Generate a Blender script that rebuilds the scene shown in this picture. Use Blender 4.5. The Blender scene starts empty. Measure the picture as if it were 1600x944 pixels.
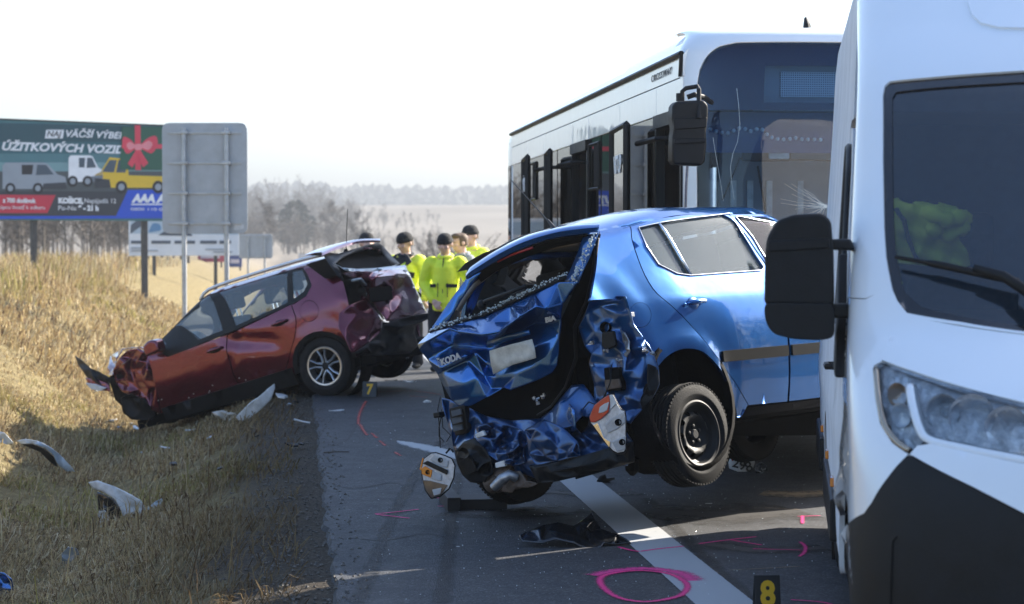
import bpy, bmesh, math, random
import numpy as np
from mathutils import Vector, Matrix, noise, geometry
R = math.radians
rng = random.Random(7)
SC = bpy.context.scene
COL = SC.collection
# ------------------------------------------------------------------ camera
FPX, CAMH, HOR = 3111.0, 1.68, 378.0
PITCH = math.atan((472 - HOR) / FPX)
cd = bpy.data.cameras.new('camera'); cam = bpy.data.objects.new('camera', cd); COL.objects.link(cam)
cam.location = (0, 0, CAMH); cam.rotation_euler = (R(90) - PITCH, 0, 0)
cd.sensor_width = 36; cd.lens = 36 * FPX / 1600
cd.clip_start = 0.1; cd.clip_end = 12000
cd.dof.use_dof = True; cd.dof.focus_distance = 11.6; cd.dof.aperture_fstop = 4.0
SC.camera = cam
# ------------------------------------------------------------------ light
SUN_AZ, SUN_EL = R(52.0), R(29.2)
w = bpy.data.worlds.new('World'); SC.world = w; w.use_nodes = True
nt = w.node_tree; bg = nt.nodes['Background']
sky = nt.nodes.new('ShaderNodeTexSky'); sky.sky_type = 'NISHITA'; sky.sun_disc = False
sky.sun_elevation = SUN_EL; sky.sun_rotation = SUN_AZ
sky.air_density = 1.0; sky.dust_density = 1.6; sky.ozone_density = 3.0; sky.altitude = 250
nt.links.new(sky.outputs[0], bg.inputs[0]); bg.inputs[1].default_value = 0.115
sd = bpy.data.lights.new('sun', 'SUN'); sun = bpy.data.objects.new('sun', sd); COL.objects.link(sun)
sd.energy = 5.0; sd.angle = R(0.5); sd.color = (1.0, 0.92, 0.80)
sdir = Vector((math.sin(SUN_AZ) * math.cos(SUN_EL), math.cos(SUN_AZ) * math.cos(SUN_EL), math.sin(SUN_EL)))
sun.rotation_euler = sdir.to_track_quat('Z', 'Y').to_euler(); sun.location = sdir * 60
SC.view_settings.view_transform = 'Standard'; SC.view_settings.look = 'None'
SC.view_settings.exposure = 1.8; SC.view_settings.gamma = 1.0
SC.render.engine = 'CYCLES'
SC.cycles.use_denoising = True
SC.cycles.max_bounces = 8; SC.cycles.transparent_max_bounces = 24
SC.cycles.volume_bounces = 0
SC.cycles.caustics_reflective = False; SC.cycles.caustics_refractive = False
SC.cycles.sample_clamp_indirect = 6.0

# ------------------------------------------------------------------ pixel helpers (photo pixels, 1600 wide)
_c, _s = math.cos(PITCH), math.sin(PITCH)
def ray(u, v):
    a, b = (u - 800) / FPX, -(v - 472) / FPX
    return Vector((a, _c + b * _s, -_s + b * _c))
def PX(u, v, Y):
    r = ray(u, v); return Vector((0, 0, CAMH)) + r * (Y / r.y)
def GP(u, v, z=0.0):
    r = ray(u, v); return Vector((0, 0, CAMH)) + r * ((z - CAMH) / r.z)
def proj(p):
    x, y, z = p[0], p[1], p[2] - CAMH
    d = y * _c - z * _s
    return 800 + FPX * x / d, 472 - FPX * (y * _s + z * _c) / d
def hit_plane(u, v, p0, n):
    r = ray(u, v); o = Vector((0, 0, CAMH))
    return o + r * ((p0 - o).dot(n) / r.dot(n))
# road frame: s to the right of the white edge line, t along the road
RA = Vector((-.1074, .9942, 0)); RR = Vector((.9942, .1074, 0)); RO = Vector((1.967, 0, 0))
RYAW = math.atan2(.1074, .9942)
def st(x, y): return (x - 1.967) * .9942 + y * .1074, -(x - 1.967) * .1074 + y * .9942
def rd(s, t, z=0): 
    p = RO + RR * s + RA * t; p.z = z; return p

# ------------------------------------------------------------------ scene graph helpers
def props(o, label=None, cat=None, group=None, kind=None):
    if label: o['label'] = label
    if cat: o['category'] = cat
    if group: o['group'] = group
    if kind: o['kind'] = kind
    return o
def thing(name, label, cat, M=None, group=None):
    o = bpy.data.objects.new(name, None); COL.objects.link(o)
    o.empty_display_size = .2
    if M is not None:
        if isinstance(M, Matrix): o.matrix_world = M
        else: o.location = M
    return props(o, label, cat, group)
def link(name, me, parent=None, mat=None):
    o = bpy.data.objects.new(name, me); COL.objects.link(o)
    if mat is not None: me.materials.append(mat)
    if parent is not None: o.parent = parent
    return o
def mesh(name, vs, fs, mat=None, parent=None, smooth=False, bevel=0, seg=2, auto=None):
    me = bpy.data.meshes.new(name); me.from_pydata([tuple(v) for v in vs], [], fs); me.update()
    if smooth or auto:
        me.polygons.foreach_set('use_smooth', [True] * len(me.polygons))
    if auto: me.set_sharp_from_angle(angle=R(auto))
    o = link(name, me, parent, mat)
    if bevel:
        m = o.modifiers.new('bevel', 'BEVEL'); m.width = bevel; m.segments = seg; m.limit_method = 'ANGLE'; m.angle_limit = R(35)
        me.polygons.foreach_set('use_smooth', [True] * len(me.polygons)); me.set_sharp_from_angle(angle=R(35))
        m.harden_normals = True
    return o
class MB:
    def __init__(s): s.v = []; s.f = []
    def add(s, vs, fs):
        n = len(s.v); s.v += [tuple(v) for v in vs]; s.f += [tuple(i + n for i in f) for f in fs]
    def box(s, c, d, M=None):
        hx, hy, hz = d[0] / 2, d[1] / 2, d[2] / 2
        vs = [Vector((x * hx, y * hy, z * hz)) for x in (-1, 1) for y in (-1, 1) for z in (-1, 1)]
        if M is not None: vs = [M @ v for v in vs]
        c = Vector(c)
        s.add([v + c for v in vs], [(0, 1, 3, 2), (4, 6, 7, 5), (0, 4, 5, 1), (2, 3, 7, 6), (0, 2, 6, 4), (1, 5, 7, 3)]); return s
    def b2(s, a, b):
        s.box([(a[i] + b[i]) / 2 for i in range(3)], [abs(b[i] - a[i]) for i in range(3)]); return s
    def tube(s, pts, r, n=8, cap=True, flat=None):
        pts = [Vector(p) for p in pts]
        rs = r if isinstance(r, (list, tuple)) else [r] * len(pts)
        up = None; rings = []
        for i, p in enumerate(pts):
            d = (pts[min(i + 1, len(pts) - 1)] - pts[max(i - 1, 0)])
            d = d.normalized() if d.length > 1e-9 else Vector((0, 0, 1))
            if up is None:
                up = Vector((0, 0, 1)) if abs(d.z) < .9 else Vector((1, 0, 0))
            a = d.cross(up); a = a.normalized() if a.length > 1e-6 else d.orthogonal().normalized()
            b = a.cross(d).normalized(); up = b
            k = flat or 1
            rings.append([p + a * (math.cos(2 * math.pi * j / n) * rs[i]) + b * (math.sin(2 * math.pi * j / n) * rs[i] * k) for j in range(n)])
        vs = [v for rg in rings for v in rg]; fs = []
        for i in range(len(pts) - 1):
            for j in range(n):
                fs.append((i * n + j, i * n + (j + 1) % n, (i + 1) * n + (j + 1) % n, (i + 1) * n + j))
        if cap: fs += [tuple(range(n - 1, -1, -1)), tuple((len(pts) - 1) * n + j for j in range(n))]
        s.add(vs, fs); return s
    def lathe(s, prof, n=24, M=None, close=False, a0=0, a1=2 * math.pi):
        full = abs(a1 - a0 - 2 * math.pi) < 1e-6; m = n if full else n + 1
        vs = []
        for j in range(m):
            a = a0 + (a1 - a0) * j / n
            for (r, z) in prof: vs.append(Vector((r * math.cos(a), r * math.sin(a), z)))
        if M is not None: vs = [M @ v for v in vs]
        k = len(prof); fs = []
        for j in range(n):
            j2 = (j + 1) % m
            for i in range(k - 1 + (1 if close else 0)):
                i2 = (i + 1) % k
                fs.append((j * k + i, j2 * k + i, j2 * k + i2, j * k + i2))
        s.add(vs, fs); return s
    def prism(s, poly, f0, f1):
        n = len(poly)
        s.add([f0(p) for p in poly] + [f1(p) for p in poly],
              [tuple(range(n - 1, -1, -1)), tuple(range(n, 2 * n))] + [(i, (i + 1) % n, n + (i + 1) % n, n + i) for i in range(n)]); return s
    def sph(s, c, r, n=10, m=6):
        rr = r if isinstance(r, (list, tuple)) else (r, r, r)
        prof = [(math.sin(math.pi * i / m), -math.cos(math.pi * i / m)) for i in range(m + 1)]
        s.lathe(prof, n, Matrix.Translation(c) @ Matrix.Diagonal((rr[0], rr[1], rr[2], 1))); return s
    def build(s, name, mat=None, parent=None, **k): return mesh(name, s.v, s.f, mat, parent, **k)
def text_obj(name, txt, mat, parent, M, size, depth=.002, shear=0, align='CENTER', bold=0.0, xs=1.0):
    cu = bpy.data.curves.new(name, 'FONT'); cu.body = txt; cu.size = size; cu.extrude = depth; cu.shear = shear
    cu.align_x = align; cu.align_y = 'CENTER'; cu.offset = bold; cu.resolution_u = 3; cu.space_character = 1.0
    t = bpy.data.objects.new(name, cu); COL.objects.link(t)
    dg = bpy.context.evaluated_depsgraph_get(); me = bpy.data.meshes.new_from_object(t.evaluated_get(dg))
    bpy.data.objects.remove(t); bpy.data.curves.remove(cu)
    me.transform(M @ Matrix.Diagonal((xs, 1, 1, 1))); me.materials.clear()
    return link(name, me, parent, mat)

# ------------------------------------------------------------------ outlines and cut panels
def rnd(pts, r, n=4):
    out = []; N = len(pts)
    for i, p in enumerate(pts):
        p = Vector(p[:2]); a = Vector(pts[i - 1][:2]); b = Vector(pts[(i + 1) % N][:2])
        da, db = a - p, b - p
        k = min(r, da.length * .45, db.length * .45)
        A, B = p + da.normalized() * k, p + db.normalized() * k
        for j in range(n + 1):
            t = j / n; out.append(tuple(A * (1 - t) ** 2 + p * 2 * t * (1 - t) + B * t ** 2))
    return out
def spl(pts, n=6, closed=False):
    P = [Vector(p) for p in pts]; N = len(P); out = []
    for i in range(N if closed else N - 1):
        p0 = P[i - 1] if closed or i > 0 else P[0]; p1 = P[i]; p2 = P[(i + 1) % N]
        p3 = P[(i + 2) % N] if closed or i + 2 < N else P[-1]
        for j in range(n):
            t = j / n
            out.append(tuple(.5 * ((2 * p1) + (p2 - p0) * t + (2 * p0 - 5 * p1 + 4 * p2 - p3) * t * t + (3 * p1 - p0 - 3 * p2 + p3) * t ** 3)))
    if not closed: out.append(tuple(P[-1]))
    return out
def pip(P, poly):
    x, y = P[:, 0], P[:, 1]; ins = np.zeros(len(P), bool); n = len(poly)
    for i in range(n):
        x1, y1 = poly[i]; x2, y2 = poly[(i + 1) % n]
        if y1 == y2: continue
        c = ((y1 > y) != (y2 > y)) & (x < (x2 - x1) * (y - y1) / (y2 - y1) + x1)
        ins ^= c
    return ins
def resample(poly, g):
    out = []; n = len(poly)
    for i in range(n):
        a, b = poly[i], poly[(i + 1) % n]; L = math.hypot(b[0] - a[0], b[1] - a[1])
        if L < 1e-6: continue
        k = max(1, int(round(L / g)))
        for j in range(k): out.append((a[0] + (b[0] - a[0]) * j / k, a[1] + (b[1] - a[1]) * j / k))
    return out
def tri2d(outline, g, holes=(), sc=(1, 1)):
    loops = [resample([(p[0] * sc[0], p[1] * sc[1]) for p in L], g) for L in [outline] + list(holes)]
    o = loops[0]; xs = [p[0] for p in o]; ys = [p[1] for p in o]
    P = []; row = 0; y = min(ys) + g * .5
    while y < max(ys):
        x = min(xs) + (g * .5 if row % 2 else 0)
        while x < max(xs): P.append((x, y)); x += g
        y += g * .87; row += 1
    pts = [p for L in loops for p in L]
    if P:
        A = np.array(P); k = pip(A, o)
        for L in loops[1:]: k &= ~pip(A, L)
        A = A[k]; B = np.array(pts)
        if len(A):
            d = np.full(len(A), 9e9)
            for i in range(0, len(B), 400):
                d = np.minimum(d, (((A[:, None, :] - B[None, i:i + 400, :]) ** 2).sum(2)).min(1))
            A = A[d > (g * .5) ** 2]
            inner = [tuple(p) for p in A]
        else: inner = []
    else: inner = []
    E = []; n = 0
    for L in loops:
        E += [(n + i, n + (i + 1) % len(L)) for i in range(len(L))]; n += len(L)
    vs, es, fs, *_ = geometry.delaunay_2d_cdt([Vector(p) for p in pts + inner], E, [], 0, 1e-7)
    V = np.array([(v.x, v.y) for v in vs]); F = [tuple(f) for f in fs]
    C = np.array([V[list(f)].mean(0) for f in F]); k = pip(C, o)
    for L in loops[1:]: k &= ~pip(C, L)
    F = [f for f, q in zip(F, k) if q]
    return [(v[0] / sc[0], v[1] / sc[1]) for v in V], F
def panel(name, outline, S, mat, parent, g=.05, flange=.015, out=None, holes=(), disp=None, sc=(1, 1), smooth=True):
    """a sheet with real thickness cut from the surface S(a, b) along a 2D outline"""
    V, F = tri2d(outline, g, holes, sc)
    bm = bmesh.new(); vs = []
    for a, b in V:
        p = Vector(S(a, b))
        vs.append(bm.verts.new(p))
    for f in F:
        try: bm.faces.new([vs[i] for i in f])
        except ValueError: pass
    for v in [v for v in bm.verts if not v.link_faces]: bm.verts.remove(v)
    bm.normal_update()
    if out is not None:
        av = Vector()
        for f in bm.faces: av += f.normal * f.calc_area()
        if av.dot(Vector(out)) < 0: bmesh.ops.reverse_faces(bm, faces=bm.faces[:]); bm.normal_update()
    if disp:
        nn = [(v, v.normal.copy()) for v in bm.verts]
        for v, n in nn: v.co += disp(v.co, n)
        bm.normal_update()
    for f in bm.faces: f.smooth = smooth
    if flange:
        nrm = {v: v.normal.copy() for v in bm.verts}
        be = [e for e in bm.edges if len(e.link_faces) == 1]
        low = {}
        for e in be:
            for v in e.verts:
                if v not in low: low[v] = bm.verts.new(v.co - nrm[v] * flange)
            e.smooth = False
        for e in be:
            f = e.link_faces[0]; a, b = e.verts
            ls = [l.vert for l in f.loops]; i = ls.index(a)
            if ls[(i + 1) % len(ls)] is b: q = (b, a, low[a], low[b])
            else: q = (a, b, low[b], low[a])
            nf = bm.faces.new(q); nf.smooth = True
    me = bpy.data.meshes.new(name); bm.to_mesh(me); bm.free()
    return link(name, me, parent, mat)
def solver(S, Mw, box, n=26):
    """inverse of a body surface: which (a, b) of S is seen at a photo pixel"""
    G = []
    for i in range(n):
        for j in range(n):
            a = box[0] + (box[1] - box[0]) * i / (n - 1); b = box[2] + (box[3] - box[2]) * j / (n - 1)
            G.append((a, b) + proj(Mw @ Vector(S(a, b))))
    G = np.array(G)
    def f(u, v):
        k = ((G[:, 2] - u) ** 2 + (G[:, 3] - v) ** 2).argmin(); a, b = G[k, 0], G[k, 1]
        h = 1e-4
        for _ in range(12):
            p = proj(Mw @ Vector(S(a, b))); pa = proj(Mw @ Vector(S(a + h, b))); pb = proj(Mw @ Vector(S(a, b + h)))
            J = np.array([[(pa[0] - p[0]) / h, (pb[0] - p[0]) / h], [(pa[1] - p[1]) / h, (pb[1] - p[1]) / h]])
            r = np.array([u - p[0], v - p[1]])
            try: d = np.linalg.solve(J.T @ J + np.eye(2) * 1e-3, J.T @ r)
            except Exception: break
            d = np.clip(d, -.15, .15); a += d[0]; b += d[1]
            if abs(d[0]) + abs(d[1]) < 1e-5: break
        return float(a), float(b)
    return lambda pts: [f(*p) for p in pts]
def lerp_table(T, x):
    if x <= T[0][0]: return T[0][1]
    for (a, va), (b, vb) in zip(T, T[1:]):
        if x <= b:
            t = (x - a) / (b - a); t = t * t * (3 - 2 * t) if len(T) > 99 else t
            return va + (vb - va) * t
    return T[-1][1]
def smst(a, b, x):
    t = min(1, max(0, (x - a) / (b - a))); return t * t * (3 - 2 * t)
def fold(p, sc=6.0, seed=0.0):
    q = Vector((p[0] * sc + seed, p[1] * sc - seed, p[2] * sc + 3 * seed))
    d, _ = noise.voronoi(q, distance_metric='DISTANCE')
    return d[1] - d[0]
# ------------------------------------------------------------------ materials
def mat(name, col, rough=.5, metal=0.0, coat=0.0, bump=0.0, bscale=40, var=0.0, vscale=6, spec=.5, sheen=0, col2=None, emit=0):
    m = bpy.data.materials.new(name); m.use_nodes = True; t = m.node_tree; b = t.nodes['Principled BSDF']
    b.inputs['Base Color'].default_value = (*col, 1); b.inputs['Roughness'].default_value = rough; b.inputs['Metallic'].default_value = metal
    b.inputs['Coat Weight'].default_value = coat; b.inputs['Coat Roughness'].default_value = .04
    b.inputs['Specular IOR Level'].default_value = spec
    if sheen: b.inputs['Sheen Weight'].default_value = sheen
    tc = t.nodes.new('ShaderNodeTexCoord')
    if var or col2:
        n = t.nodes.new('ShaderNodeTexNoise'); n.inputs['Scale'].default_value = vscale; n.inputs['Detail'].default_value = 6; n.inputs['Roughness'].default_value = .65
        t.links.new(tc.outputs['Object'], n.inputs['Vector'])
        r = t.nodes.new('ShaderNodeValToRGB'); r.color_ramp.elements[0].position = .35; r.color_ramp.elements[1].position = .65
        c2 = col2 or tuple(min(1, c * (1 + var)) for c in col); c1 = col if col2 else tuple(c * (1 - var) for c in col)
        r.color_ramp.elements[0].color = (*c1, 1); r.color_ramp.elements[1].color = (*c2, 1)
        t.links.new(n.outputs['Fac'], r.inputs['Fac']); t.links.new(r.outputs['Color'], b.inputs['Base Color'])
        mr = t.nodes.new('ShaderNodeMapRange'); mr.inputs['To Min'].default_value = max(.02, rough * .8); mr.inputs['To Max'].default_value = min(1, rough * 1.25)
        t.links.new(n.outputs['Fac'], mr.inputs['Value']); t.links.new(mr.outputs['Result'], b.inputs['Roughness'])
    if bump:
        n2 = t.nodes.new('ShaderNodeTexNoise'); n2.inputs['Scale'].default_value = bscale; n2.inputs['Detail'].default_value = 5
        t.links.new(tc.outputs['Object'], n2.inputs['Vector'])
        bp = t.nodes.new('ShaderNodeBump'); bp.inputs['Strength'].default_value = bump; bp.inputs['Distance'].default_value = .02
        t.links.new(n2.outputs['Fac'], bp.inputs['Height']); t.links.new(bp.outputs['Normal'], b.inputs['Normal'])
    return m
def paint(name, col, metal=.5, rough=.32, dirt=.25, dirtcol=(.07, .062, .052), wob=.02):
    m = bpy.data.materials.new(name); m.use_nodes = True; t = m.node_tree; b = t.nodes['Principled BSDF']
    b.inputs['Metallic'].default_value = metal; b.inputs['Roughness'].default_value = rough
    b.inputs['Coat Weight'].default_value = 1; b.inputs['Coat Roughness'].default_value = .035; b.inputs['Coat IOR'].default_value = 1.55
    tc = t.nodes.new('ShaderNodeTexCoord')
    n = t.nodes.new('ShaderNodeTexNoise'); n.inputs['Scale'].default_value = 3.2; n.inputs['Detail'].default_value = 9; n.inputs['Roughness'].default_value = .72
    t.links.new(tc.outputs['Object'], n.inputs['Vector'])
    sx = t.nodes.new('ShaderNodeSeparateXYZ'); t.links.new(tc.outputs['Object'], sx.inputs[0])
    hz = t.nodes.new('ShaderNodeMapRange'); hz.inputs['From Min'].default_value = .9; hz.inputs['From Max'].default_value = .25; hz.inputs['To Min'].default_value = 0; hz.inputs['To Max'].default_value = .28
    t.links.new(sx.outputs['Z'], hz.inputs['Value'])                      # road dirt thrown up on the lower body
    ad = t.nodes.new('ShaderNodeMath'); ad.operation = 'ADD'; t.links.new(n.outputs['Fac'], ad.inputs[0]); t.links.new(hz.outputs[0], ad.inputs[1])
    r = t.nodes.new('ShaderNodeMapRange'); r.inputs['From Min'].default_value = .52; r.inputs['From Max'].default_value = .95; r.inputs['To Max'].default_value = dirt
    t.links.new(ad.outputs[0], r.inputs['Value'])
    mx = t.nodes.new('ShaderNodeMix'); mx.data_type = 'RGBA'; mx.inputs['A'].default_value = (*col, 1); mx.inputs['B'].default_value = (*dirtcol, 1)
    t.links.new(r.outputs[0], mx.inputs['Factor']); t.links.new(mx.outputs['Result'], b.inputs['Base Color'])
    cw = t.nodes.new('ShaderNodeMath'); cw.operation = 'SUBTRACT'; cw.inputs[0].default_value = 1; t.links.new(r.outputs[0], cw.inputs[1]); t.links.new(cw.outputs[0], b.inputs['Coat Weight'])
    if wob:
        n2 = t.nodes.new('ShaderNodeTexNoise'); n2.inputs['Scale'].default_value = 5; n2.inputs['Detail'].default_value = 2
        t.links.new(tc.outputs['Object'], n2.inputs['Vector'])
        bp = t.nodes.new('ShaderNodeBump'); bp.inputs['Strength'].default_value = wob; bp.inputs['Distance'].default_value = .1
        t.links.new(n2.outputs['Fac'], bp.inputs['Height']); t.links.new(bp.outputs['Normal'], b.inputs['Normal']); t.links.new(bp.outputs['Normal'], b.inputs['Coat Normal'])
    return m
def glass(name, tint=(.75, .82, .82), opac=0.0, dark=(.02, .025, .03), rough=.015, ior=1.5):
    m = bpy.data.materials.new(name); m.use_nodes = True; t = m.node_tree; t.nodes.clear()
    o = t.nodes.new('ShaderNodeOutputMaterial'); tr = t.nodes.new('ShaderNodeBsdfTransparent'); tr.inputs[0].default_value = (*tint, 1)
    gl = t.nodes.new('ShaderNodeBsdfGlossy'); gl.inputs['Roughness'].default_value = rough
    fr = t.nodes.new('ShaderNodeFresnel'); fr.inputs['IOR'].default_value = ior
    df = t.nodes.new('ShaderNodeBsdfDiffuse'); df.inputs[0].default_value = (*dark, 1)
    m0 = t.nodes.new('ShaderNodeMixShader'); m0.inputs[0].default_value = opac
    t.links.new(tr.outputs[0], m0.inputs[1]); t.links.new(df.outputs[0], m0.inputs[2])
    m1 = t.nodes.new('ShaderNodeMixShader'); t.links.new(fr.outputs[0], m1.inputs[0]); t.links.new(m0.outputs[0], m1.inputs[1]); t.links.new(gl.outputs[0], m1.inputs[2])
    t.links.new(m1.outputs[0], o.inputs[0]); return m
def dirty_plastic(name, col, rough=.55, bump=.15): return mat(name, col, rough, bump=bump, bscale=220, var=.3, vscale=9, spec=.25)
M_BLUE = paint('blue_paint', (.001, .108, .37), .76, .23, .2)
M_BLUE_D = paint('blue_paint_scraped', (.0013, .095, .32), .6, .3, .9, (.018, .018, .020), .06)
M_RED = paint('red_paint', (.150, .003, .024), .72, .26, .25)
M_WHITE = paint('white_paint', (.82, .84, .86), 0, .35, .10, (.40, .38, .35))
M_BUSWHITE = paint('bus_white_paint', (.80, .81, .82), 0, .3, .08, (.4, .39, .37))
M_BLACK = dirty_plastic('black_plastic', (.0065, .0075, .009), .5)
M_DARK = mat('dark_underbody', (.0045, .0045, .005), .85, var=.4, bump=.2, bscale=60, spec=.12)
M_RUB = mat('tyre_rubber', (.012, .012, .0125), .75, spec=.25, var=.45, vscale=14, bump=.15, bscale=120)
M_STEEL = mat('dark_steel_rim', (.018, .018, .019), .55, .2, var=.3)
M_ALLOY = mat('alloy_rim', (.55, .55, .56), .3, .85, var=.15)
M_CHROME = mat('chrome', (.75, .76, .78), .12, 1.0)
M_RUST = mat('rusty_metal', (.10, .06, .04), .7, .4, col2=(.16, .13, .11), vscale=30, bump=.3)
M_GREYM = mat('bare_metal', (.35, .35, .36), .4, .8, var=.3, vscale=20)
M_TRIM = mat('grey_trim', (.055, .056, .06), .75, var=.2, vscale=12)
M_SEAT = mat('seat_fabric', (.03, .031, .035), .9, var=.3, vscale=40, bump=.2, bscale=300)
M_GLASS = glass('car_glass', (.82, .88, .87), .12, (.30, .34, .34))  # pale diffuse share paints in the brightness of the sky
M_GLASSD = glass('tinted_glass', (.10, .13, .16))
M_LENS = glass('clear_lens', (.9, .92, .93))
M_REDL = mat('red_lens', (.45, .012, .015), .15, coat=1)
M_AMBER = mat('amber_lens', (.65, .20, .02), .2, coat=1)
M_WPLASTIC = mat('white_plastic', (.46, .46, .45), .4, coat=.3, col2=(.72, .73, .74), vscale=9)
M_PLATE = mat('number_plate', (.55, .54, .50), .5, var=.15, vscale=25)
# ================================================================== terrain
SEDGE = -1.79
def nz(x, y, sc, seed=0): return noise.noise(Vector((x * sc + seed, y * sc - seed, seed * .37)))
LT = [(-300, .3), (-60, .35), (-30, .55), (-12, .80), (-8.6, .86), (-7.2, .70), (-5.6, .06), (-4.6, -.46), (-4.0, -.60), (-3.6, -.60), (-3.1, -.42), (-2.5, -.13), (-2.1, -.03), (-1.6, -.02), (9.6, -.02), (11.5, -.5), (14, -.2), (40, .3), (300, .2)]
def terr(x, y):
    s, t = st(x, y)
    z = lerp_table(LT, s + .12 * nz(s, t, .35, 3) * (1 if s < -1.9 else 0))
    far = smst(90, 260, t)
    z *= 1 - .8 * far
    if s < -2.0:
        k = smst(-2.0, -2.8, s)
        z += k * (.05 * nz(x, y, 1.1, 1) + .025 * nz(x, y, 3.1, 5)) + .10 * nz(x, y, .22, 9) * smst(-5, -8, s)
    d = math.hypot(x, y)
    if y > 250:                                   # field rising to a low ridge, wooded crest behind
        z += 17 * smst(330, 900, y + .15 * x) * (1 - .7 * smst(950, 1150, y + .15 * x)) * (1 + .10 * nz(x, y, .0035, 2))
        z += (31 + 5 * nz(x, y, .006, 4) - .012 * x) * smst(1150, 1500, y)
    return z
def grid_ground():
    ss = [-2300, -1700, -1200, -800, -550, -380, -270, -190, -130, -90, -64, -46, -34, -26, -21, -17.5, -15, -13, -11.5]
    ss += [-10.4 + .16 * i for i in range(int(8.4 / .16))]
    ss += [-1.9, -1.6, 2, 9.5, 10.5, 11.5, 13, 16, 22, 30, 45, 70, 100, 150, 220, 320, 460, 650, 900, 1250, 1700, 2300]
    ts = [-2300, -1500, -900, -500, -250, -120, -60, -25, -8, 0, 3, 5] + [6 + .2 * i for i in range(130)] + [32 + .6 * i for i in range(50)]
    t = 62.0
    while t < 2300: ts.append(t); t *= 1.07
    ts.append(2300)
    ss = sorted(set(round(a, 3) for a in ss)); vs = []; fs = []
    for t in ts:
        for s in ss:
            p = rd(s, t); vs.append((p.x, p.y, terr(p.x, p.y)))
    n = len(ss)
    for i in range(len(ts) - 1):
        for j in range(n - 1): fs.append((i * n + j, i * n + j + 1, (i + 1) * n + j + 1, (i + 1) * n + j))
    m = bpy.data.materials.new('ground_soil_and_field'); m.use_nodes = True; t_ = m.node_tree; b = t_.nodes['Principled BSDF']
    g = t_.nodes.new('ShaderNodeNewGeometry'); b.inputs['Roughness'].default_value = .95; b.inputs['Specular IOR Level'].default_value = .1
    def N(sc, det=8, rough=.65):
        n_ = t_.nodes.new('ShaderNodeTexNoise'); n_.inputs['Scale'].default_value = sc; n_.inputs['Detail'].default_value = det; n_.inputs['Roughness'].default_value = rough
        t_.links.new(g.outputs['Position'], n_.inputs['Vector']); return n_.outputs['Fac']
    def ramp(f, cols):
        r = t_.nodes.new('ShaderNodeValToRGB'); e = r.color_ramp.elements
        while len(e) < len(cols): e.new(.5)
        for k, (p, c) in enumerate(cols): e[k].position = p; e[k].color = (*c, 1)
        t_.links.new(f, r.inputs['Fac']); return r.outputs['Color']
    def mixc(f, a, c):
        x = t_.nodes.new('ShaderNodeMix'); x.data_type = 'RGBA'; t_.links.new(f, x.inputs['Factor']); t_.links.new(a, x.inputs['A']); t_.links.new(c, x.inputs['B']); return x.outputs['Result']
    near = ramp(N(9, 10, .75), [(.25, (.06, .046, .026)), (.45, (.16, .125, .062)), (.62, (.27, .22, .11)), (.8, (.36, .30, .17))])
    at = t_.nodes.new('ShaderNodeAttribute'); at.attribute_name = 'zone'
    sep = t_.nodes.new('ShaderNodeSeparateColor'); t_.links.new(at.outputs['Color'], sep.inputs[0])
    field = ramp(N(.012, 4), [(.3, (.17, .145, .115)), (.7, (.27, .24, .20))])
    wood = ramp(N(.03, 8, .7), [(.3, (.035, .04, .035)), (.7, (.085, .075, .06))])
    grav = ramp(N(55, 4, .8), [(.3, (.026, .021, .016)), (.55, (.075, .062, .048)), (.74, (.20, .18, .155))])
    c = mixc(sep.outputs[0], near, field); c = mixc(sep.outputs[1], c, wood); c = mixc(sep.outputs[2], c, grav)
    t_.links.new(c, b.inputs['Base Color'])
    bp = t_.nodes.new('ShaderNodeBump'); bp.inputs['Strength'].default_value = .7; bp.inputs['Distance'].default_value = .03
    t_.links.new(N(38, 6, .8), bp.inputs['Height']); t_.links.new(bp.outputs['Normal'], b.inputs['Normal'])
    me = bpy.data.meshes.new('ground'); me.from_pydata(vs, [], fs); me.polygons.foreach_set('use_smooth', [True] * len(fs))
    ca = me.color_attributes.new('zone', 'FLOAT_COLOR', 'POINT')
    for i, v in enumerate(vs):
        s, t = st(v[0], v[1])
        f = smst(70, 200, t); wd = smst(1150, 1200, v[1])
        gr = smst(-2.75, -2.25, s + .35 * nz(v[0], v[1], .9, 8)) * (1 - f) if s < 0 else 1 - f
        ca.data[i].color = (f, wd, gr, 1)
    props(link('ground', me, None, m), kind='structure')
grid_ground()
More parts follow.
